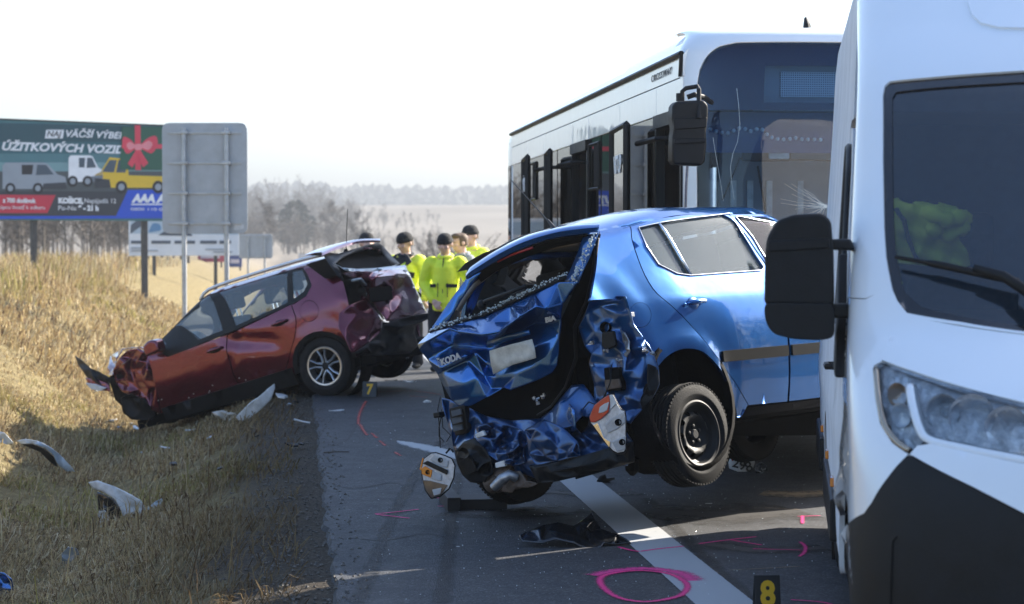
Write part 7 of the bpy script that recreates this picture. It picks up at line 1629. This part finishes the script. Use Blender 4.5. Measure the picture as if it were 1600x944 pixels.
        for s, x0, x1 in ((-1, .085, .15), (1, .04, .16)):
            MB().prism([(x0, 1.105), (x1, 1.10), (x1, 1.145), (x0, 1.15)], lambda p: V((s * p[0], -.172 + .35 * max(0, p[0] - .07), p[1])), lambda p: V((s * p[0], -.15 + .35 * max(0, p[0] - .07), p[1]))).build('pocket_flap', M_NAVYC, jk)
            MB().tube([(s * .055, -.166, 1.16), (s * .058, -.170, .98)], .004, 4).build('pocket_zip', M_NAVYC, jk)
    if hat:
        q = MB(); q.lathe([(.088, .02), (.091, .045), (.088, .075), (.074, .112), (.046, .137), (0, .145)], 20, RH @ Matrix.Translation(hc + V((0, .012, -.005))) @ Matrix.Diagonal((.95, 1.16, 1, 1)))
        q.lathe([(.090, .012), (.097, .03), (.096, .058), (.089, .066)], 20, RH @ Matrix.Translation(hc + V((0, .012, -.005))) @ Matrix.Diagonal((.95, 1.16, 1, 1)))
        q.build('knit_hat', M_HAT, o, smooth=True)
    if hair or hat:
        q = MB(); q.lathe([(.082, -.05), (.086, -.0), (.088, .04)] + ([(.082, .075), (.062, .105), (.03, .125), (0, .128)] if hair else []), 18, RH @ Matrix.Translation(hc + V((0, .018, .0))) @ Matrix.Diagonal((.94, 1.14, 1, 1)), a0=(-.15 if not hair else -.5), a1=math.pi + (.15 if not hair else .5))
        if hair: q.sph(RH @ (hc + V((0, -.02, .085))), (.072, .085, .045), 14, 8)
        q.build('hair', M_HAIR, o, smooth=True)
    eyes = MB()
    for s in (-1, 1): eyes.sph(RH @ (hc + V((s * .032, -.083, .010))), (.012, .006, .006), 8, 5)
    eyes.build('eyes', M_HAT, o, smooth=True)
    for f in extras: f(o)
    return o
dn = lambda s: ((s * .27, .04, 1.16), (s * .25, -.06, .90))
fr = lambda s: ((s * .26, .02, 1.15), (s * .08, -.17, .95))
person('man in black knit hat hidden behind the roof of the red car', 572, 26.4, 25, (dn(-1), dn(1)), M_NAVYC, h=1.0)
person('man in black knit hat with his yellow jacket open over a dark pullover', 634, 26.2, -18, (dn(-1), dn(1)), M_HIVIS2, openj=True, head=(-28, 16), h=1.0)
def bag(o):
    MB().prism(rnd([(-.13, .74), (.03, .74), (.03, .95), (-.13, .95)], .03), lambda p: (p[0], -.30, p[1]), lambda p: (p[0], -.22, p[1])).build('dark_pouch', M_NAVYC, o, bevel=.015)
person('man in dark hat with his bright yellow jacket zipped up', 696, 25.6, -10, (((-.26, .02, 1.15), (-.10, -.17, .93)), ((.28, .03, 1.16), (.24, -.08, .92))), M_HIVIS, head=(-8, 14), h=.99)
person('bare-headed man with brown hair and grey jacket behind the zipped yellow jacket', 722, 26.8, -62, (dn(-1), dn(1)), mat('grey_jacket', (.30, .31, .32), .8), hat=False, hair=True, head=(-4, 6), h=1.0)
person('man in black knit hat and yellow jacket standing furthest back behind the brown-haired man', 737, 27.8, -40, (dn(-1), dn(1)), M_HIVIS2, head=(-10, 5), h=1.06)

# ================================================================== evidence markers
M_MARK = mat('black_marker_plastic', (.010, .011, .014), .4)
M_YEL = mat('yellow_numeral', (.75, .42, .01), .5)
def marker(num, u, v, wd, ht, yaw):
    p = GP(u, v); o = thing('evidence_marker', 'black evidence marker with a yellow %s standing %s' % (num, 'behind the red car wheel' if num == '7' else 'on the road beside the white line'), 'marker', Matrix.Translation(p + Vector((0, 0, .006))) @ Matrix.Rotation(R(yaw), 4, 'Z'), 'numbered evidence markers')
    tl = ht * .22
    for s in (-1, 1):
        MB().prism([(-wd / 2, 0), (wd / 2, 0), (wd / 2, ht), (-wd / 2, ht)], lambda q: (q[0], s * (tl * (1 - q[1] / ht) + .002), q[1]), lambda q: (q[0], s * (tl * (1 - q[1] / ht) + .006), q[1])).build('panel', M_MARK, o, bevel=.002)
    an = math.atan2(tl, ht); M = Matrix.Translation((0, -tl * .52 - .0062, ht * .48)) @ Matrix.Rotation(R(90) - an, 4, 'X')
    text_obj('numeral', num, M_YEL, o, M, ht * .92, .0012, 0, 'CENTER', .006, .88)
marker('7', 578, 621, .155, .165, -6); marker('8', 1198, 957, .117, .165, 3)

# ================================================================== debris
def GT(u, v, lift=0):
    r = ray(u, v); o = Vector((0, 0, CAMH)); k = 6.0
    while k < 120:
        p = o + r * k
        if p.z < terr(p.x, p.y) + lift: return p
        k += .04
    return p
class Heap: n = 0
def debris(name, label, cat, pts, m, base, nb=None, ridges=(), nrand=0, amp=.02, seed=1, thick=.004, sub=2, group=None, Y=None, fine=0):
    """a torn-off piece: outline in photo points with depth steps, standing at the distance of the ground point base"""
    b = GT(*base) if isinstance(base, tuple) else base; Y0 = Y or b.y
    o = relief(name, pts, nb or len(pts), m, None, lambda u, v, r: PX(u, v, Y0 - r) - b, ridges=ridges, nrand=nrand, amp=amp, seed=seed, thick=thick, sub=sub, fine=fine)
    o.location = b; props(o, label, cat, group); return o
M_PALEB = mat('pale_blue_white_plastic', (.52, .60, .68), .3, var=.1, coat=.5)
M_SHARD = mat('shiny_black_plastic', (.010, .011, .013), .2, coat=.6, var=.4, vscale=20)
wb = debris('bumper_piece', 'white and black torn bumper corner lying in the dry grass', 'car part', [(138, 754, 0), (152, 751, .03), (178, 760, .05), (206, 774, .06), (220, 782, .05), (228, 796, .02), (218, 811, 0), (192, 806, .05), (188, 795, .06), (180, 780, .06), (160, 768, .04), (146, 764, .0)], M_WPLASTIC, (180, 818), nrand=5, amp=.015, thick=.008)
wc = relief('dark_backing', [(152, 768, -.02), (178, 780, .0), (188, 797, .02), (186, 812, .0), (192, 822, .03), (176, 822, .0), (160, 808, -.02), (154, 800, -.03)], 8, M_SHARD, wb, lambda u, v, r: PX(u, v, wb.location.y - r) - wb.location, nrand=5, amp=.02)
wd_ = relief('white_edge', [(153, 800, .02), (164, 798, .03), (171, 812, .03), (166, 826, .0), (154, 824, .0)], 5, M_WPLASTIC, wb, lambda u, v, r: PX(u, v, wb.location.y - r) - wb.location, nrand=3, amp=.02)
debris('lamp_fragment', 'small clear lamp fragment beside the white bumper corner in the grass', 'car part', [(228, 795, 0), (240, 786, .03), (253, 779, .0), (254, 784, .0), (245, 792, .03), (232, 798, 0)], M_PALEB, (240, 798), nrand=2)
debris('arch_piece', 'curved blue-white wheel arch piece lying on the sunlit bank', 'car part', [(26, 689, 0), (40, 686, .02), (62, 690, .05), (80, 700, .07), (98, 715, .06), (112, 730, .03), (117, 737, .0), (104, 737, .02), (92, 728, .03), (84, 712, .05), (70, 700, .04), (50, 693, .02), (34, 694, 0)], M_PALEB, (88, 738), nrand=5, amp=.02)
debris('arch_liner_piece', 'dark torn liner strip under the blue-white arch piece', 'car part', [(34, 694, 0), (50, 694, .02), (70, 702, .03), (84, 714, .03), (90, 730, .0), (78, 722, -.04), (62, 706, -.03), (44, 699, 0)], M_BLACK, (80, 740), nrand=3)
debris('panel_shard', 'pale blue panel shard at the left edge on the bank', 'car part', [(-8, 672, 0), (6, 676, .02), (21, 692, .02), (12, 695, .0), (-8, 688, 0)], M_PALEB, (8, 696), nrand=2)
debris('panel_shard', 'deep blue panel shard in the dark grass at the bottom left corner', 'car part', [(-10, 893, 0), (6, 895, .03), (18, 905, .05), (21, 922, .03), (10, 932, .0), (-10, 926, 0)], M_BLUE, (8, 934), nrand=3)
debris('clear_sheet', 'crumpled clear plastic sheet lying low in the shaded grass', 'plastic', [(96, 866, 0), (106, 855, .04), (120, 857, .06), (124, 866, .04), (112, 878, .03), (98, 884, 0)], glass('cloudy_plastic', (.7, .75, .78), .35, (.5, .54, .56), .3), (108, 884), nrand=4, amp=.03)
wp_ = debris('torn_white_bumper', 'white pointed bumper panel standing beside the red car sill', 'car part', [(368, 652, 0), (384, 636, .03), (402, 622, .05), (418, 608, .04), (429, 600, .0), (430, 606, .0), (424, 624, .02), (408, 640, .02), (388, 655, .0), (376, 660, 0)], M_WPLASTIC, (382, 660), nrand=4, amp=.012, thick=.012)
debris('foam_piece', 'pale foam strip lying in front of the white pointed panel', 'car part', [(331, 644, .05), (342, 642, .06), (356, 648, .06), (370, 650, .02), (368, 659, .02), (352, 657, .03), (336, 651, .05)], mat('cream_foam', (.50, .46, .40), .8), (350, 660), nrand=3, thick=.03)
debris('torn_bumper_shard', 'large shiny black plastic shard lying on the road by the white line', 'car part', [(812, 836, .10), (826, 829, .0), (850, 820, -.1), (872, 816, -.15), (896, 822, -.12), (918, 806, -.25), (924, 802, -.28), (930, 812, -.2), (938, 826, -.1), (962, 834, -.02), (986, 848, .08), (958, 850, .1), (944, 848, .12), (938, 856, .16), (912, 857, .16), (896, 848, .16), (868, 842, .16), (846, 848, .18), (816, 846, .14), (880, 832, .05), (905, 838, .06)], M_SHARD, (900, 856), 19, ridges=[(19, 20)], nrand=12, amp=.04, thick=.006, seed=4)
debris('black_strip', 'thin black trim strip on the road behind the black shard', 'car part', [(820, 809, 0), (850, 810, .01), (896, 813, .0), (896, 816, .0), (850, 814, .01), (822, 812, 0)], M_BLACK, (860, 816))
debris('bracket_piece', 'broken dark bracket beside the white line behind the silencer', 'car part', [(932, 752, 0), (937, 744, .02), (945, 743, .03), (948, 748, .02), (960, 746, 0), (961, 749, 0), (950, 753, .02), (956, 758, .02), (946, 760, .0), (940, 757, .02)], M_BLACK, (944, 760), thick=.02)
debris('red_shard', 'thin red lamp shard on the road beneath the blue car', 'car part', [(972, 767, 0), (986, 765, .01), (1006, 766, .0), (1008, 769, 0), (988, 770, .01), (973, 770, 0)], M_REDL, (990, 771))
debris('dark_clip', 'small black clip above the thin red lamp shard', 'car part', [(973, 764, 0), (982, 761, .01), (985, 764, .01), (976, 766, 0)], M_BLACK, (979, 767))
pl = debris('number_plate', 'crumpled number plate piece reading 298 behind the blue car wheel', 'number plate', [(1138, 722, 0), (1146, 708, .03), (1160, 714, .06), (1176, 716, .02), (1180, 722, .02), (1174, 738, .0), (1164, 741, .04), (1150, 736, .03), (1139, 732, 0)], M_WPLASTIC, (1160, 742), nrand=3, amp=.012, sub=2)
def plq(u, v, k=.06): return PX(u, v, pl.location.y - k) - pl.location
for ch, u, v, sz, an in (('2', 1150, 724, 16, -14), ('9', 1160, 728, 15, -8), ('8', 1170, 730, 17, 20)):
    c = plq(u, v, .075); e = Matrix.Translation(c) @ Matrix.Rotation(R(90), 4, 'X') @ Matrix.Rotation(R(an), 4, 'Z')
    text_obj('numeral', ch, M_MARK, pl, e, sz / FPX * pl.location.y * 1.35, .001, 0, 'CENTER', .002)
MB().prism([(1142, 716), (1146, 712), (1148, 718), (1144, 721)], lambda p: plq(p[0], p[1], .066), lambda p: plq(p[0], p[1], .062)).build('red_emblem', M_REDL, pl)
debris('foil_piece', 'crumpled grey foil beside the number plate piece', 'foil', [(1180, 730, 0), (1188, 722, .03), (1198, 728, .02), (1200, 738, 0), (1190, 744, .02), (1181, 742, 0)], mat('grey_foil', (.16, .18, .21), .25, .8), (1190, 745), nrand=5, amp=.04)
debris('round_cap', 'small olive round cap lying on the white line', 'cap', [(981, 830, 0), (985, 827, -.03), (994, 826, -.04), (1002, 829, -.02), (1003, 832, .01), (996, 835, .03), (985, 834, .02)], mat('olive_cap', (.09, .085, .02), .5), (992, 835))
debris('dark_lens', 'flat dark lens fragment lying on the white line', 'car part', [(1012, 850, 0), (1024, 847, -.02), (1040, 848, -.02), (1048, 850, 0), (1036, 853, .02), (1016, 854, .02)], M_SHARD, (1030, 854))
debris('small_clip', 'tiny black clip just left of the white line', 'car part', [(979, 862, 0), (983, 858, -.02), (988, 861, 0), (985, 866, .02), (980, 866, .02)], M_BLACK, (983, 866), thick=.015)
debris('lamp_piece', 'pale oval lamp piece lying alone on the road shoulder', 'car part', [(568, 754, 0), (574, 751, -.03), (580, 753, 0), (576, 757, .03), (569, 757, .02)], M_PALEB, (574, 757), thick=.012)
debris('small_clip', 'little black clip lying left of the pale oval lamp piece', 'car part', [(541, 757, 0), (545, 755, -.01), (548, 758, 0), (546, 761, .01), (541, 760, 0)], M_BLACK, (545, 761), thick=.01)
debris('screw_cap', 'small white cap at the end of a thin stick on the shoulder', 'cap', [(546, 705, 0), (551, 703, -.01), (555, 706, 0), (551, 708, .01)], M_WPLASTIC, (550, 708), thick=.01)
ob = MB().tube([GP(506, 707, .012), GP(525, 706, .02), GP(545, 706, .014)], [.006, .005, .004], 5).build('stick', M_BARK); props(ob, 'thin dark stick lying across the road shoulder', 'stick')
rr = random.Random(77)
bits = [(172, 666, 'w', 'left of the red car nose'), (178, 662, 'w', 'just left of the red car nose'), (186, 674, 'b', 'below the red car nose'), (205, 668, 'w', 'under the red car front wing'), (212, 676, 'p', 'under the red car front wing'), (222, 714, 'p', 'in the shaded ditch below the red car'), (258, 707, 'w', 'in the shaded ditch below the red car sill'), (150, 618, 'p', 'under the torn front bumper of the red car'), (440, 627, 'w', 'just right of the white pointed panel'), (452, 640, 'p', 'on the gravel right of the white pointed panel'), (462, 636, 'k', 'on the gravel right of the white pointed panel'), (470, 668, 'w', 'on the gravel edge below the red car wheel'), (456, 704, 'k', 'on the dark gravel, left one of two'), (470, 703, 'k', 'on the dark gravel, right one of two'), (245, 652, 'p', 'below the red car front door'), (300, 680, 'w', 'in the shaded grass below the red car sill'), (330, 690, 'p', 'in the shaded grass below the foam strip'), (515, 622, 'w', 'on the road under the red car rear wheel'), (524, 646, 'w', 'on the road below the red car rear wheel'), (530, 650, 'k', 'on the road below the red car rear wheel'), (640, 600, 'w', 'on the sunlit road right of marker seven'), (668, 632, 'w', 'on the road left of the blue car tailgate'), (610, 598, 'k', 'on the sunlit road right of marker seven'), (590, 700, 'w', 'on the road left of the worn white patch'), (700, 862, 'w', 'on the bare road below the hanging lamp'), (862, 770, 'p', 'on the road under the blue car bumper'), (512, 690, 'k', 'at the left end of the stick on the road'), (1215, 715, 'w', 'under the blue car beside the foil'), (1100, 795, 'w', 'on the road in front of the blue car wheel'), (910, 875, 'w', 'on the road left of the pink circle'), (400, 690, 'k', 'in the dark grass below the white pointed panel'), (120, 575, 'p', 'on the sunlit bank left of the red car'), (270, 735, 'k', 'in the shaded grass right of the white bumper corner'), (345, 742, 'k', 'in the shaded grass half way to the road')]
BM = {'w': M_WPLASTIC, 'b': M_BLUE, 'p': M_PALEB, 'k': M_BLACK}; proto = {}
names = {'w': 'white_shard', 'b': 'blue_shard', 'p': 'pale_shard', 'k': 'black_shard'}
words = {'w': 'small white plastic shard', 'b': 'small blue paint shard', 'p': 'small pale lamp shard', 'k': 'small black plastic shard'}
for i, (u, v, k, wh) in enumerate(bits):
    if k not in proto:
        m_ = MB(); q = [(-.06, -.01), (-.02, .025), (.05, .02), (.065, -.015), (.01, -.03)]
        m_.prism(q, lambda p: (p[0], p[1], .002 + .2 * abs(p[0]) * .4), lambda p: (p[0], p[1], .010 + .5 * abs(p[0]) * .4)); o = m_.build(names[k], BM[k], None, bevel=.003); proto[k] = o
    else:
        o = proto[k].copy(); COL.objects.link(o)
    p = GT(u, v); s_, t_ = st(p.x, p.y)
    o.location = p + Vector((0, 0, .008 if s_ > -1.8 else .04)); sc_ = rr.uniform(.5, 1.15) * (1.5 if p.y > 18 else 1); o.scale = (sc_, sc_, sc_); o.rotation_euler = (rr.uniform(-.3, .3) if s_ < -1.8 else 0, rr.uniform(-.3, .3) if s_ < -1.8 else 0, rr.uniform(0, 6.28))
    props(o, words[k] + ' ' + wh, 'shard', 'small shards scattered by the crash' + (' on the road' if s_ > -1.85 else ' in the grass'))
def crumbs():
    m_ = MB(); r = random.Random(31)
    for i in range(450):
        if r.random() < .55: u, v = r.uniform(500, 1290), 600 + 344 * r.random() ** .8; p = GP(u, v, .006)
        else: p = GP(900 + r.gauss(0, 150), 800 + r.gauss(0, 55), .006)
        s_, t_ = st(p.x, p.y)
        if s_ < -1.75 or p.y > 30 or p.y < 6: continue
        a = r.uniform(.0012, .0035) * (1 + .04 * p.y); Q = Matrix.Rotation(r.uniform(0, 3), 3, 'Z') @ Matrix.Rotation(r.uniform(0, 1), 3, 'X')
        m_.box(p + Vector((0, 0, a * .3)), (a * r.uniform(.6, 1.5), a, a * .8), Q)
    props(m_.build('glass_crumbs', mat('glass_crumbs', (.55, .60, .62), .15, coat=.5)), kind='stuff')
crumbs()
def stones():
    m_ = MB(); r = random.Random(32); oc = [(0, 1, 2), (0, 2, 3), (0, 3, 4), (0, 4, 1), (5, 2, 1), (5, 3, 2), (5, 4, 3), (5, 1, 4)]
    for i in range(4200):
        t_ = 7 + 26 * r.random() ** 1.7; s_ = r.gauss(-2.0, .22)
        if s_ > -1.62: continue
        p = rd(s_, t_); p.z = terr(p.x, p.y) + .004 if s_ < SEDGE else .006; a = r.uniform(.004, .013)
        b_ = [Vector((r.uniform(.6, 1.3) * a * x, r.uniform(.6, 1.3) * a * y, r.uniform(.5, 1) * a * z)) + p for x, y, z in ((0, 0, 1), (1, 0, 0), (0, 1, 0), (-1, 0, 0), (0, -1, 0), (0, 0, -1))]
        m_.add(b_, oc)
    props(m_.build('gravel', mat('verge_gravel', (.05, .044, .038), .9, col2=(.17, .155, .135), vscale=60)), kind='stuff')
stones()
# ================================================================== dry grass
def grass():
    r = np.random.default_rng(5); B = []
    def zone(n, s0, s1, t0, t1, hh, wd, pw=1.0, lean=.8, fn=None):
        t = t0 + (t1 - t0) * r.random(n) ** pw; s = s0 + (s1 - s0) * r.random(n)
        for i in range(n):
            p = RO + RR * float(s[i]) + RA * float(t[i]); si = float(s[i])
            k = 1.0
            if si > -2.9 and r.random() > .12 + .88 * smst(-2.05, -3.1, si + .35 * nz(p.x, p.y, 1.2, 4)): continue
            pat = nz(p.x, p.y, .9, 6)
            if pat < -.22 and r.random() < .72: continue
            if fn and not fn(p, si, t[i]): continue
            B.append((p.x, p.y, terr(p.x, p.y) - .01, hh * (0.55 + .9 * r.random()) * (1 + .5 * pat), wd * (.6 + .8 * r.random()), lean, si))
    zone(66000, -6.6, -1.95, 8.2, 15, .085, .0032, 1.0, 1.1)
    zone(64000, -8.6, -1.95, 15, 28, .10, .0052, 1.1, 1.05)
    zone(38000, -12, -2.0, 28, 55, .20, .011, 1.1)
    zone(9000, -30, -7, 30, 90, .45, .018, 1.0, .35)
    zone(5000, -9.5, -6.5, 14, 60, .5, .008, 1.0, .35, lambda p, s, t: nz(p.x, p.y, .5, 12) > -.05)
    zone(700, -4.6, -3.2, 8.0, 9.6, .38, .0035, 1.0, .45)
    zone(500, -5.5, -2.2, 8.5, 20, .34, .004, 1.0, .4)
    for (cs, ct) in [(-3.0 - 3.2 * r.random(), 8.5 + 22 * r.random()) for _ in range(70)]:          # tufts of taller weeds and stems
        q = int(18 + 30 * r.random()); zone(q, cs - .16, cs + .16, ct - .16, ct + .16, .26, .0036, 1.0, .55)
    A = np.array(B); n = len(A); a = r.random(n) * 6.283; le = A[:, 5] * (.5 + .9 * r.random(n)); h = A[:, 3]; w_ = A[:, 4]
    bias = .35                                                     # matted down towards the road by the wind
    dx, dy = np.cos(a) * le + bias * A[:, 5], np.sin(a) * le - .15
    px, py = -np.sin(a), np.cos(a); fa = r.random(n) * 6.283; px, py = np.cos(fa), np.sin(fa)
    base = A[:, :3]; V = np.zeros((n, 5, 3))
    mid = base + np.stack([dx * h * .35, dy * h * .35, h * .62], 1); tip = base + np.stack([dx * h * 1.1, dy * h * 1.1, h * (1.0 - .45 * np.minimum(1, le))], 1)
    wv = np.stack([px * w_, py * w_, np.zeros(n)], 1)
    V[:, 0] = base - wv; V[:, 1] = base + wv; V[:, 2] = mid - wv * .8; V[:, 3] = mid + wv * .8; V[:, 4] = tip
    V = V.reshape(-1, 3); k = np.arange(n)[:, None] * 5
    tri = np.concatenate([k + [0, 1, 3], k + [0, 3, 2], k + [2, 3, 4]], 1).reshape(-1)
    me = bpy.data.meshes.new('dry_grass'); me.vertices.add(len(V)); me.vertices.foreach_set('co', V.reshape(-1).astype(np.float32))
    me.loops.add(len(tri)); me.loops.foreach_set('vertex_index', tri.astype(np.int32)); nf = len(tri) // 3
    me.polygons.add(nf); me.polygons.foreach_set('loop_start', (np.arange(nf) * 3).astype(np.int32)); me.polygons.foreach_set('loop_total', np.full(nf, 3, np.int32))
    me.update(); me.validate()
    pal = np.array([(.44, .34, .18), (.54, .45, .29), (.32, .23, .13), (.14, .09, .055), (.32, .28, .10), (.47, .36, .18)])
    green = np.array([nz(p[0], p[1], .35, 21) for p in A]); pr = r.random(n)
    idx = np.where(pr < .3, 0, np.where(pr < .5, 1, np.where(pr < .7, 2, np.where(pr < .84, 3, 5))))
    idx = np.where((green > .2) & (r.random(n) < .4), 4, idx)
    c = pal[idx] * (.75 + .5 * r.random(n))[:, None]
    near = np.clip((A[:, 6] + 3.4) / 1.2, 0, 1)[:, None]; c = c * (1 - .75 * near) + np.array([.095, .062, .034]) * .75 * near  # verge blades browner and dirtier, with shade painted into their colour
    col = np.ones((n, 5, 4)); col[:, :, :3] = c[:, None, :]
    at = me.color_attributes.new('tint', 'FLOAT_COLOR', 'POINT'); at.data.foreach_set('color', col.reshape(-1).astype(np.float32))
    m = bpy.data.materials.new('dry_grass'); m.use_nodes = True; t = m.node_tree; t.nodes.clear()
    o = t.nodes.new('ShaderNodeOutputMaterial'); an = t.nodes.new('ShaderNodeAttribute'); an.attribute_name = 'tint'
    d = t.nodes.new('ShaderNodeBsdfDiffuse'); tl = t.nodes.new('ShaderNodeBsdfTranslucent'); mx = t.nodes.new('ShaderNodeMixShader'); mx.inputs[0].default_value = .2
    t.links.new(an.outputs['Color'], d.inputs[0]); t.links.new(an.outputs['Color'], tl.inputs[0]); t.links.new(d.outputs[0], mx.inputs[1]); t.links.new(tl.outputs[0], mx.inputs[2]); t.links.new(mx.outputs[0], o.inputs[0])
    props(link('dry_grass', me, None, m), kind='stuff')
grass()
# ================================================================== the air
hb = MB().b2((-2500, -2500, -3), (2500, 2500, 78)).build('haze', None)
hm = bpy.data.materials.new('pale_air'); hm.use_nodes = True; t = hm.node_tree; t.nodes.clear()
ho = t.nodes.new('ShaderNodeOutputMaterial'); pv = t.nodes.new('ShaderNodeVolumePrincipled')
pv.inputs['Color'].default_value = (.385, .41, .44, 1); pv.inputs['Density'].default_value = 0.001; pv.inputs['Anisotropy'].default_value = .35
t.links.new(pv.outputs[0], ho.inputs['Volume']); hb.data.materials.append(hm); props(hb, kind='stuff')
